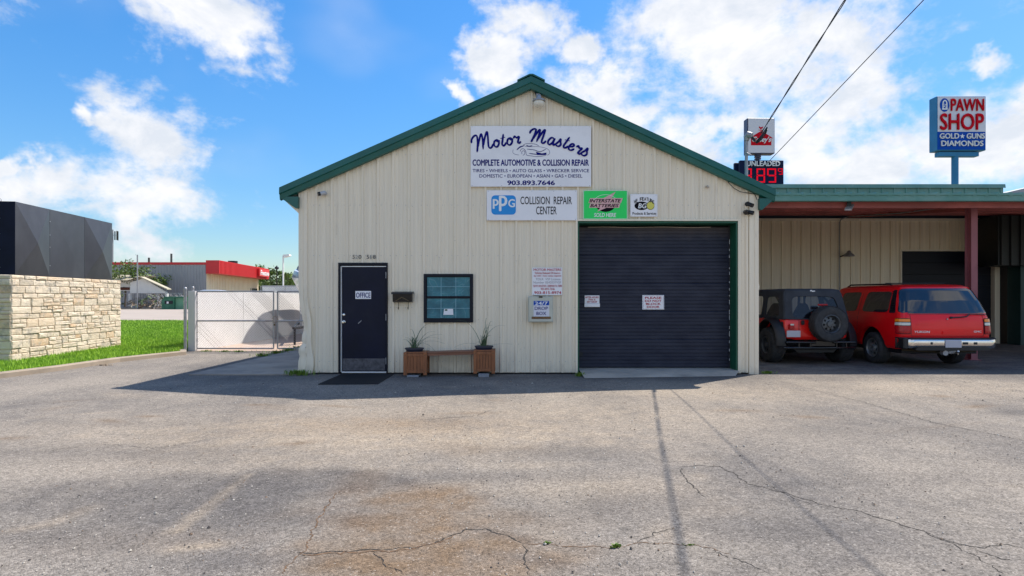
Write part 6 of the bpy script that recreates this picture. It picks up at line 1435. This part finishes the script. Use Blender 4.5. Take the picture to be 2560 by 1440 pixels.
for sg in (-1, 1):
    sf = (lambda sg: lambda y, z, o: (sg*(topw(z)+o), y, z))(sg)
    frame(sf, ((.14, 1.02), (1.15, 1.02), (1.15, 1.64), (.32, 1.64)), ((.36, 1.08), (1.05, 1.08), (1.05, 1.54), (.50, 1.54)), .02, 'soft_top_side', MAT['soft_top'])
    mb = MB(); rpatch(mb, sf, ((.34, 1.07), (1.06, 1.07), (1.06, 1.55), (.48, 1.55)), .004, 0, 8); mb.build('side_window', MAT['glass_soft'], jp, local=True)
    frame(sf, ((1.17, 1.02), (2.05, 1.02), (1.92, 1.64), (1.17, 1.64)), ((1.25, 1.08), (1.97, 1.08), (1.86, 1.56), (1.25, 1.56)), .02, 'soft_top_side', MAT['soft_top'])
    # flare: arched extrusion over the wheel
    mb = MB(); rings = []
    for k in range(17):
        a = math.radians(-8+196*k/16); r0, r1 = .47, .54
        cy, cz = .62, .50; rings.append([(sg*.735, cy+r0*math.cos(a), cz+r0*math.sin(a)), (sg*.93, cy+(r0+.01)*math.cos(a), cz+(r0+.01)*math.sin(a)), (sg*.94, cy+(r0+.03)*math.cos(a), cz+(r0+.03)*math.sin(a)), (sg*.90, cy+r1*math.cos(a), cz+r1*math.sin(a)), (sg*.735, cy+(r1+.03)*math.cos(a), cz+(r1+.03)*math.sin(a))])
    mb.loft(rings); mb.build('wheel_flare', MAT['black_plastic'], jp, smooth=40, local=True)
    wheel(jp, sg*.80, .62, .405, .31, sg, .20, 'black', z=.41); wheel(jp, sg*.80, 2.98, .405, .31, sg, .20, 'black', z=.41, lugs=False)
    mb = MB(); mb.cbox(sg*.585-.055, sg*.585+.055, .075, .135, .80, .91, .01); tl = mb.build('tail_light', MAT['lens_red'], jp, local=True)
    mb = MB(); mb.cbox(sg*.585-.04, sg*.585+.04, .066, .08, .885, .925, .006); mb.build('lens', MAT['lens_clear'], tl, local=True)
    mb = MB(); mb.tube([(sg*.56, .35, .62), (sg*.60, .5, 1.3), (sg*.56, .9, 1.58), (sg*.56, 1.5, 1.6)], .03, 8); mb.build('roll_bar', MAT['black_plastic'], jp, smooth=40, local=True)
    mb = MB(); mb.cbox(sg*.33-.24, sg*.33+.24, 1.45, 1.95, .72, .85, .04); st_ = mb.build('seat', MAT['seat_dark'], jp, local=True)
    mb = MB(); mb.loft([[(sg*.33+w_*math.cos(a), 1.40-(z-.85)*.15+.06*math.sin(a), z) for a in np.linspace(0, 2*PI, 16)[:-1]] for z, w_ in ((.80, .23), (1.0, .24), (1.15, .22), (1.25, .17), (1.33, .13), (1.38, .07))]); mb.build('seat_back', MAT['seat_dark'], st_, smooth=50, local=True)
    mb = MB(); mb.tube([(sg*.62, 2.1, 1.02), (sg*.56, 1.93, 1.60)], .03, 6); mb.build('windscreen_post', MAT['black_plastic'], jp, local=True)
mb = MB(); mb.loft([[(x*s_, y, z) for x, y in ((-1, y0_), (-.9, y0_-.02), (.9, y0_-.02), (1, y0_), (1, 2.0), (-1, 2.0))] for z, s_, y0_ in ((1.60, .672, .30), (1.66, .66, .315), (1.705, .62, .35), (1.725, .53, .45), (1.73, .40, .6))]); mb.build('soft_top_roof', MAT['soft_top'], jp, smooth=50, local=True)
mb = MB(); mb.cyl((-.56, 1.0, 1.585), (.56, 1.0, 1.585), .03, n=8); mb.build('roll_bar', MAT['black_plastic'], jp, local=True)
mb = MB(); mb.cbox(-.60, .60, .75, 1.15, .72, 1.12, .06); mb.build('rear_seat', MAT['seat_dark'], jp, local=True)
mb = MB(); mb.cbox(-.60, .60, 2.0, 2.1, .98, 1.08, .02); mb.build('dashboard', MAT['black_plastic'], jp, local=True)
mb = MB(); stroke(mb, [(-.06, 1.665), (-.03, 1.685), (-.01, 1.665), (.03, 1.668), (.06, 1.672)], .022, .285, 0); mb.build('top_logo', MAT['pale_ink'], jp, local=True, recalc=False)
for sg in (-1, 1):
    mb = MB(); mb.tube([(sg*(topw(z)-.012), topr(z)+.012, z) for z in (1.02, 1.2, 1.4, 1.6, 1.68)], .034, 10); mb.build('soft_top_corner', MAT['soft_top'], jp, smooth=50, local=True)
# spare wheel, carrier, third light
wheel(jp, .17, -.06, .40, .27, 1, .205, 'black', ax='y', z=.93, dish=.07)
mb = MB(); mb.cbox(.02, .32, .02, .13, .78, 1.08, .02); mb.build('spare_carrier', MAT['black_plastic'], jp, local=True)
mb = MB(); mb.cbox(.0, .22, .04, .09, 1.335, 1.375, .01); mb.cyl((.11, .08, 1.1), (.11, .08, 1.335), .015); mb.build('third_brake_light', MAT['lens_red'], jp, local=True)
mb = MB(); mb.cbox(-.36, -.29, .085, .13, .90, 1.0, .01); mb.build('latch', MAT['black_plastic'], jp, local=True)
mb = MB(); rpatch(mb, J.side(-1), ((.16, .82), (.26, .82), (.26, .97), (.16, .97)), .012, .012, e=2.5); mb.build('fuel_filler', MAT['black_plastic'], jp, local=True)
mb = MB(); mb.cbox(-.735, -.42, .02, .035, .625, .775, .006); mb.build('licence_plate', MAT['plate'], jp, local=True)
mb = MB()
for x in (-.40, .62): mb.box(x-.003, x+.003, .1255, .14, .62, 1.0)
mb.box(-.40, .62, .1405, .1415, .615, .621); mb.build('tailgate_seam', MAT['dark_void'], jbody, local=True)
mb = MB()
for z_, ex in ((.50, .0), (.385, .0)):
    if z_ > .45: mb.tube([(-.78, -.02, z_+.01), (-.10, -.02, z_+.01)], .028, 10); mb.tube([(.30, -.02, z_+.01), (.80, -.02, z_+.01)], .028, 10)
    else: mb.tube([(-.80, .02, z_), (-.74, -.02, z_), (.78, -.02, z_), (.82, .02, z_)], .033, 10)
for x in (-.48, -.22, .38, .60): mb.cyl((x, -.02, .385), (x, -.02, .51), .025, n=8)
mb.box(-.2, .35, -.01, .05, .43, .54)
mb.build('tube_bumper', MAT['black_gloss'], jp, smooth=40, local=True)
mb = MB(); mb.prism([(-.55, .36), (-.40, .27), (.40, .27), (.52, .36)], .15, .5, 'y'); mb.build('fuel_tank_skid', MAT['black_plastic'], jp, local=True)
mb = MB(); mb.tube([(-.55, .35, .40), (-.72, .25, .16)], .012, 6); mb.build('stay_rod', MAT['brass'], jp, local=True)
mb = MB(); mb.cyl((-.7, .62, .41), (.7, .62, .41), .05); mb.lathe([(.001, -.12), (.13, -.05), (.13, .05), (.001, .12)], 12, (.0, .62, .39), 'x'); mb.box(-.45, .45, .5, 3.4, .40, .56); mb.build('chassis', MAT['dark_void'], jp, local=True)

# ---------------------------------------------------------------- far left: red-trimmed building, shed, dumpster, trees
BYr = 88.; fs_ = F/BYr; bxl = (516-1280)/fs_; bh_ = EYE+(HZ-656)/fs_; gmin = 2.0
t = thing('tyre_store', 'distant grey metal building with a red roof edge and tan side', 'building', (bxl, BYr, 0))
mb = MB(); dvx, dvy = -.135, 1.0; LEN = 26.0
q2 = [(bxl, BYr), (bxl+dvx*LEN, BYr+LEN), (bxl-40, BYr+LEN), (bxl-40, BYr)]
mb.loft([[(a, b_, z) for a, b_ in q2] for z in (0, bh_-.35)]); mb.build('walls', MAT['tan_metal'], t)
mb = MB(); x = bxl-26.
while x < bxl-.05: mb.prism([(x, BYr-.002), (x+.04, BYr-.09), (x+.18, BYr-.09), (x+.22, BYr-.002)], 0, bh_-.36, 'z'); x += .45
mb.build('wall_ribs', MAT['grey_metal'], t, kind='stuff')
mb = MB(); mb.box(bxl-40, bxl, BYr-.03, BYr-.003, 0, bh_-.37); mb.build('grey_cladding', MAT['grey_metal'], t)
mb = MB()
k = .3
while k < LEN: x = bxl+dvx*k; y = BYr+k; mb.box(x, x+.07, y, y+.18, 0, bh_-.4); k += .7
mb.build('side_ribs', MAT['tan_metal'], t, kind='stuff')
mb = MB(); mb.box(bxl-40, bxl-.01, BYr-.14, BYr+.2, bh_-.34, bh_+.02); mb.build('roof_edge', MAT['bright_red'], t)
mb = MB(); ov = 2.05; zb_ = EYE+(HZ-684)/fs_; zt_ = bh_+.32
mb.loft([[(bxl+.0, BYr-.16, z), (bxl+ov, BYr-.16, z), (bxl+ov+dvx*LEN, BYr+LEN, z), (bxl+dvx*LEN, BYr+LEN, z)] for z in (zb_, zt_)]); fas = mb.build('fascia', MAT['bright_red'], t)
mb = MB(); k = .2
while k < LEN: x = bxl+ov+dvx*k; y = BYr+k; mb.box(x, x+.06, y, y+.14, zb_+.02, zt_-.03); k += .55
mb.build('fascia_ribs', MAT['bright_red'], fas, kind='stuff')
k = 18.3; x = bxl+ov+dvx*k; mb = MB(); mb.loft([[(x+.0, BYr+k, z), (x+.55, BYr+k, z), (x+.55+dvx*6.2, BYr+k+6.2, z), (x+dvx*6.2, BYr+k+6.2, z)] for z in (zb_+.35, zb_+1.75)]); sg_ = mb.build('sign_box', MAT['bright_red'], t)
def tyfn(u_, v_, o_): kk = k+.4+u_*5.4; return (bxl+ov+dvx*kk+.55+o_, BYr+kk, zb_+.55+v_*.95)
lettering_on('Firestone', sg_, tyfn, 0, 1, 0, 1, 'pale_ink', .045, .15, .05, True)
mb = MB(); mb.box(bxl-.35+dvx*22, bxl+.15+dvx*22, BYr+21, BYr+24, .3, 3.4); mb.build('shop_window', MAT['black_gloss'], t)
for px_, pt_ in ((371, 644), (427, 634)): mb = MB(); s_ = F/(BYr+4); mb.box((px_-1.3-1280)/s_, (px_+1.3-1280)/s_, BYr+4, BYr+4.3, bh_-.2, EYE+(HZ-pt_)/s_); mb.build('roof_pipe', MAT['black_plastic'], t)
mb = MB(); s_ = F/(BYr+8); mb.cyl(((582-1280)/s_, BYr+8, bh_-.2), ((582-1280)/s_, BYr+8, EYE+(HZ-652.5)/s_), .75, n=16); mb.build('roof_fan', MAT['black_plastic'], t)
# shed with gable
SYd = 80.; s_ = F/SYd; sxx = lambda p_: (p_-1280)/s_; szz = lambda p_: EYE+(HZ-p_)/s_
t = thing('shed', 'pale open-sided shed with a low gable roof behind the metal pole', 'shed', (sxx(350), SYd, 0))
mb = MB(); mb.prism([(sxx(325), szz(733)), (sxx(417), szz(733)), (sxx(417), szz(731)), (sxx(358), szz(696)), (sxx(325), szz(706))], SYd, SYd+.2); mb.build('gable_wall', MAT['shed_white'], t)
mb = MB(); mb.prism([(sxx(230), szz(727)), (sxx(324), szz(727)), (sxx(324), szz(700)), (sxx(230), szz(700))], SYd+.5, SYd+.7); mb.build('front_wall', MAT['shed_white'], t)
mb = MB(); mb.prism([(sxx(355), szz(691)), (sxx(423), szz(722)), (sxx(423), szz(724.5)), (sxx(355), szz(694))], SYd-.5, SYd+.5); mb.build('roof', MAT['shed_roof'], t)
mb = MB(); mb.add([(sxx(357), SYd-.5, szz(691)), (sxx(325), SYd-.5, szz(701)), (sxx(225), SYd-.4, szz(700)), (sxx(225), SYd+3, szz(683)), (sxx(360), SYd+3, szz(688))], [(0, 1, 2, 3, 4)]); mb.add([(x, y, z-.12) for x, y, z in mb.v], [(0, 1, 2, 3, 4)]); mb.build('roof', MAT['shed_roof'], t, recalc=False)
for px_ in (322.5, 415): mb = MB(); mb.box(sxx(px_)-.14, sxx(px_)+.14, SYd+.05, SYd+.4, 0, szz(733)); mb.build('post', MAT['shed_white'], t)
mb = MB(); mb.box(sxx(296), sxx(320), SYd+.4, SYd+.49, szz(725), szz(718)); mb.build('opening', M('rust_open', (.08, .02, .01), .8), t)
t = thing('metal_pole', 'bare grey steel pole standing before the shed', 'pole', (sxx(343.5), SYd-1.5, 0)); mb = MB(); s2 = F/(SYd-1.5); mb.cyl(((343.5-1280)/s2, SYd-1.5, 0), ((343.5-1280)/s2, SYd-1.5, EYE+(HZ-637)/s2), .085, n=10); mb.build('pole', MAT['galv'], t)
# dumpster
t = thing('dumpster', 'dark green dumpster standing on the far pavement', 'dumpster', (sxx(430), 77.5, 0)); Yd = 77.5; s_ = F/Yd; dx = lambda p_: (p_-1280)/s_; dz = lambda p_: EYE+(HZ-p_)/s_
mb = MB(); mb.prism([(dx(404), .03), (dx(436), .03), (dx(436), dz(743.5)), (dx(411), dz(744)), (dx(404), dz(750))], Yd, Yd+3.5); mb.build('bin', MAT['dumpster_green'], t)
mb = MB(); mb.prism([(dx(436)+.01, .03), (dx(470), .03), (dx(470), dz(745)), (dx(436)+.01, dz(744))], Yd+.2, Yd+3.5); mb.build('side', MAT['dumpster_light'], t)
mb = MB(); mb.prism([(dx(410), dz(744)), (dx(470), dz(745.2)), (dx(470), dz(742.5)), (dx(411), dz(741.5))], Yd-.1, Yd+3.6); mb.build('lid', MAT['dumpster_green'], t)
mb = MB(); mb.box(dx(412), dx(432), Yd-.05, Yd-.005, dz(760), dz(752)); mb.build('recess', MAT['dark_void'], t); mb = MB(); mb.box(dx(417.5), dx(422), Yd-.08, Yd-.051, dz(759), dz(754)); mb.build('label', MAT['sign_white'], t)
# debris and scrub under the shed
r = random.Random(4); t = None; mb = MB()
for _ in range(420):
    x = sxx(r.uniform(285, 425)); y = r.uniform(79, 86); h = abs(r.gauss(.5, .5)); s2 = r.uniform(.1, .5); a = Vector((r.gauss(0, 1), r.gauss(0, 1), r.gauss(0, .6))).normalized()*s2; b_ = Vector((r.gauss(0, 1), r.gauss(0, .5), r.gauss(0, 1))).normalized()*s2*.5; p_ = Vector((x, y, .15+min(h, 2.0)))
    mb.m = r.choice((0, 0, 0, 1, 1, 2)); mb.add([p_-a-b_, p_+a-b_, p_+a+b_, p_-a+b_], [(0, 1, 2, 3)])
props(mb.build('scrap_heap', [MAT['debris'], MAT['leaf_tree_dark'], MAT['cinder']], recalc=False), 'heap of brush and scrap under the shed roof', 'scrap heap', None, 'stuff')
for i, (a, b_) in enumerate(((285, 332), (344, 366), (380, 402))):
    t = thing('kerb_block', 'pale concrete block at the far pavement edge, '+('left of the pole', 'right of the pole', 'beside the dumpster')[i], 'kerb block', (sxx((a+b_)/2), 78.3, 0), 0, 'concrete blocks at the far pavement edge')
    mb = MB(); mb.cbox(sxx(a), sxx(b_), 78.3, 79.0, .03, .22, .03); mb.build('block', MAT['kerb'], t)
def wire_fence(label, y, px0, px1_, ztop, step):
    s_ = F/y; t = thing('wire_fence', label, 'fence', ((px0-1280)/s_, y, 0)); x0, x1 = (px0-1280)/s_, (px1_-1280)/s_
    mb = MB(); mb.cyl((x0, y, ztop), (x1, y, ztop), .03, n=6); mb.build('top_rail', MAT['galv'], t)
    x = x0
    while x <= x1+.01: mb = MB(); mb.cyl((x, y, 0), (x, y, ztop), .035, n=6); mb.build('post', MAT['galv'], t); x += step
    mb = MB(); k = x0-ztop
    while k < x1:
        for sg in (0, 1):
            a, b_ = max(x0, k), min(x1, k+ztop)
            if b_-a > .05: za, zb2 = a-k, b_-k; za, zb2 = (za, zb2) if sg == 0 else (ztop-za, ztop-zb2); mb.tube([(a, y, za), (b_, y, zb2)], .006, 3, False)
        k += .22
    mb.build('mesh', MAT['galv'], t, kind='stuff', recalc=False)
wire_fence('low wire fence before the shed and scrap heap', 78.8, 284, 456, 2.2, 3.)
wire_fence('wire fence above the grey wall, right of the tan building', 52, 652, 752, 2.6, 2.2)
t = thing('far_wall', 'weathered grey wall behind the gate near the street lamp', 'wall', ((700-1280)/27, 52.5, 0)); mb = MB(); mb.box((655-1280)/27.4, (760-1280)/27.4, 52.6, 52.9, 0, EYE+(HZ-714)/27.4); mb.build('wall', MAT['shed_white'], t)
# street lamp and small mast
Yl = 60.; s_ = F/Yl; X = lambda p_: (p_-1280)/s_; Zf = lambda p_: EYE+(HZ-p_)/s_
t = thing('street_lamp', 'tall white shoebox street lamp near the left side of the shop', 'street lamp', (X(708), Yl, 0)); mb = MB(); mb.box(X(708)-.06, X(708)+.06, Yl-.06, Yl+.06, 0, Zf(640)); mb.build('pole', MAT['white_paint'], t)
mb = MB(); mb.cbox(X(707), X(713), Yl-.06, Yl+.06, Zf(642), Zf(638), .02); mb.build('arm', MAT['white_paint'], t)
mb = MB(); mb.prism([(X(711), Zf(637)), (X(725), Zf(636)), (X(726), Zf(640)), (X(711), Zf(644))], Yl-.3, Yl+.3); mb.build('lamp_head', MAT['white_paint'], t)
t = thing('radio_mast', 'thin dark mast far off beside the street lamp', 'mast', (X(692)*1.6, Yl*1.6, 0)); s2 = F/(Yl*1.6); mb = MB(); mb.cyl(((692-1280)/s2, Yl*1.6, 0), ((692-1280)/s2, Yl*1.6, EYE+(HZ-664)/s2), .09, n=6); mb.cyl(((692-1280)/s2, Yl*1.6-.3, EYE+(HZ-670)/s2), ((692-1280)/s2, Yl*1.6+.3, EYE+(HZ-670)/s2), .25, n=8); mb.build('pole', MAT['black_plastic'], t)
t = thing('cell_tower', 'far cell tower whose antennas show right of the sign cabinet', 'tower', ((283-1280)/8, 180, 0)); s2 = 8.; mb = MB(); mb.cyl(((281-1280)/s2, 180, 0), ((281-1280)/s2, 180, EYE+(HZ-574)/s2), .3, n=8); mb.cyl(((281-1280)/s2, 180, EYE+(HZ-588)/s2), ((293-1280)/s2, 180, EYE+(HZ-588)/s2), .06, n=5); mb.build('pole', MAT['galv'], t)
for px_, z0_, z1_, m_ in ((286.5, 600, 578, 'black_plastic'), (291.5, 600, 577, 'brass'), (294, 601, 578, 'black_plastic')): mb = MB(); mb.box((px_-.8-1280)/s2, (px_+.8-1280)/s2, 180, 180.3, EYE+(HZ-z0_)/s2, EYE+(HZ-z1_)/s2); mb.build('antenna', MAT[m_], t)
# parked vehicles seen over the white wall
def far_car(label, px, y, ztop, col, ln=4.8, pick=False):
    s_ = F/y; x = (px-1280)/s_; t = thing('parked_car', label, 'car', (x, y, 0)); h = ztop
    mb = MB()
    for z, a0, a1, w_ in ((.25, -.48, .48, .85), (.45, -.5, .5, .9), (h*.52, -.5, .49, .9), (h*.56, -.46, .46, .86)): pass
    mb.loft([[(x+ln*a*1., y+sy*w_, z) for a, sy in ((a0, -1), (a1, -1), (a1, 1), (a0, 1))] for z, a0, a1, w_ in ((.25, -.48, .48, .8), (.45, -.5, .5, .88), (h*.55, -.5, .49, .9), (h*.58, -.47, .46, .86))]); mb.build('body', MAT[col], t, smooth=30)
    mb = MB(); mb.loft([[(x+ln*a, y+sy*w_, z) for a, sy in ((a0, -1), (a1, -1), (a1, 1), (a0, 1))] for z, a0, a1, w_ in ((h*.58, -.36, .30, .8), (h*.92, -.28, .17, .68))]); mb.build('cabin_glass', MAT['glass_dark'], t)
    mb = MB(); mb.loft([[(x+ln*a, y+sy*w_, z) for a, sy in ((a0, -1), (a1, -1), (a1, 1), (a0, 1))] for z, a0, a1, w_ in ((h*.92, -.29, .18, .69), (h*.98, -.27, .15, .64), (h, -.2, .08, .5))]); mb.build('roof', MAT[col], t, smooth=40)
    for a in (-.3, .3):
        for sy in (-.8, .8): mb = MB(); mb.cyl((x+ln*a, y+sy-.1, .33), (x+ln*a, y+sy+.1, .33), .33, n=16); mb.build('wheel', MAT['rubber'], t)
far_car('white car roof just above the left end of the white wall', 540, 60, 2.38, 'car_white', 4.8)
far_car('white car showing above the wall left of the gate latch', 612, 52, 2.08, 'car_white', 4.2)
far_car('dark car peeping over the middle of the white wall', 575, 56, 2.20, 'black_gloss', 2.0)
# trees: limbs and clumps of leaf-sized faces
def tree(label, x, y, h, cr, ch, nleaf, leaf, mat='leaf_tree', seed=1, group='trees beyond the buildings', sparse=1.0, zb=.35):
    r = random.Random(seed); t = thing('tree', label, 'tree', (x, y, 0), 0, group)
    mb = MB(); tips = []
    mb.tube([(x, y, 0), (x+r.uniform(-.2, .2), y, h*.3), (x+r.uniform(-.3, .3), y, h*.6)], [h*.022, h*.017, h*.008], 7)
    for k in range(9):
        a = 2*PI*k/9+r.uniform(-.4, .4); z0_ = h*r.uniform(zb, .6); rr = cr*r.uniform(.6, 1.0); z1_ = h-ch+ch*r.uniform(.15, .95)
        p1_ = Vector((x+math.cos(a)*rr*.5, y+math.sin(a)*rr*.5, (z0_+z1_)/2)); p2_ = Vector((x+math.cos(a)*rr, y+math.sin(a)*rr, z1_)); mb.tube([(x, y, z0_), p1_, p2_], [h*.009, h*.006, h*.002], 5); tips += [p1_.lerp(p2_, .4), p2_]
    mb.build('trunk', MAT['bark'], t)
    mb = MB(); cl = tips+[Vector((x+r.gauss(0, cr*.45), y+r.gauss(0, cr*.45), h-ch*.5+r.gauss(0, ch*.3))) for _ in range(int(14*sparse))]; cs = [(p_, r.uniform(.16, .34)*cr) for p_ in cl]
    for _ in range(nleaf):
        p_, s_ = r.choice(cs); q_ = p_+Vector((r.gauss(0, s_*.6), r.gauss(0, s_*.6), r.gauss(0, s_*.45))); a = Vector((r.gauss(0, 1), r.gauss(0, 1), r.gauss(0, 1))).normalized()*leaf*r.uniform(.6, 1.3); b_ = a.cross(Vector((r.gauss(0, 1), r.gauss(0, 1), r.gauss(0, 1)))).normalized()*leaf*.5
        mb.add([q_-a, q_+b_, q_+a, q_-b_], [(0, 1, 2, 3)])
    mb.build('crown', MAT[mat], t, recalc=False)
def tpx(px, Y): return (px-1280)/(F/Y)
tree('green tree spreading right of the red-fronted building, nearest it', tpx(658, 122), 122, 6.6, 3.0, 4.4, 3200, .30, seed=1)
tree('rounded green tree right of the red-fronted building, farther right', tpx(690, 134), 134, 7.6, 3.2, 5.0, 2600, .34, seed=2)
tree('low dark tree just left of the street lamp', tpx(703, 120), 120, 5.2, 3.0, 3.4, 2000, .30, 'leaf_tree_dark', 3)
tree('bushy green tree right behind the street lamp', tpx(727, 70), 70, 4.6, 1.5, 2.6, 1600, .16, seed=4)
tree('light green tree at the far right behind the boat', tpx(748, 75), 75, 5.0, 1.8, 3.0, 1600, .18, seed=5)
tree('sparse leafy tree beside the shed against the grey building', tpx(312, 82), 82, 6.6, 3.3, 3.6, 1500, .20, seed=6, sparse=.7)
tree('small leafy sapling between the steel pole and the shed roof', tpx(352, 82.5), 87, 5.0, 1.6, 1.1, 500, .18, seed=8, sparse=.4)
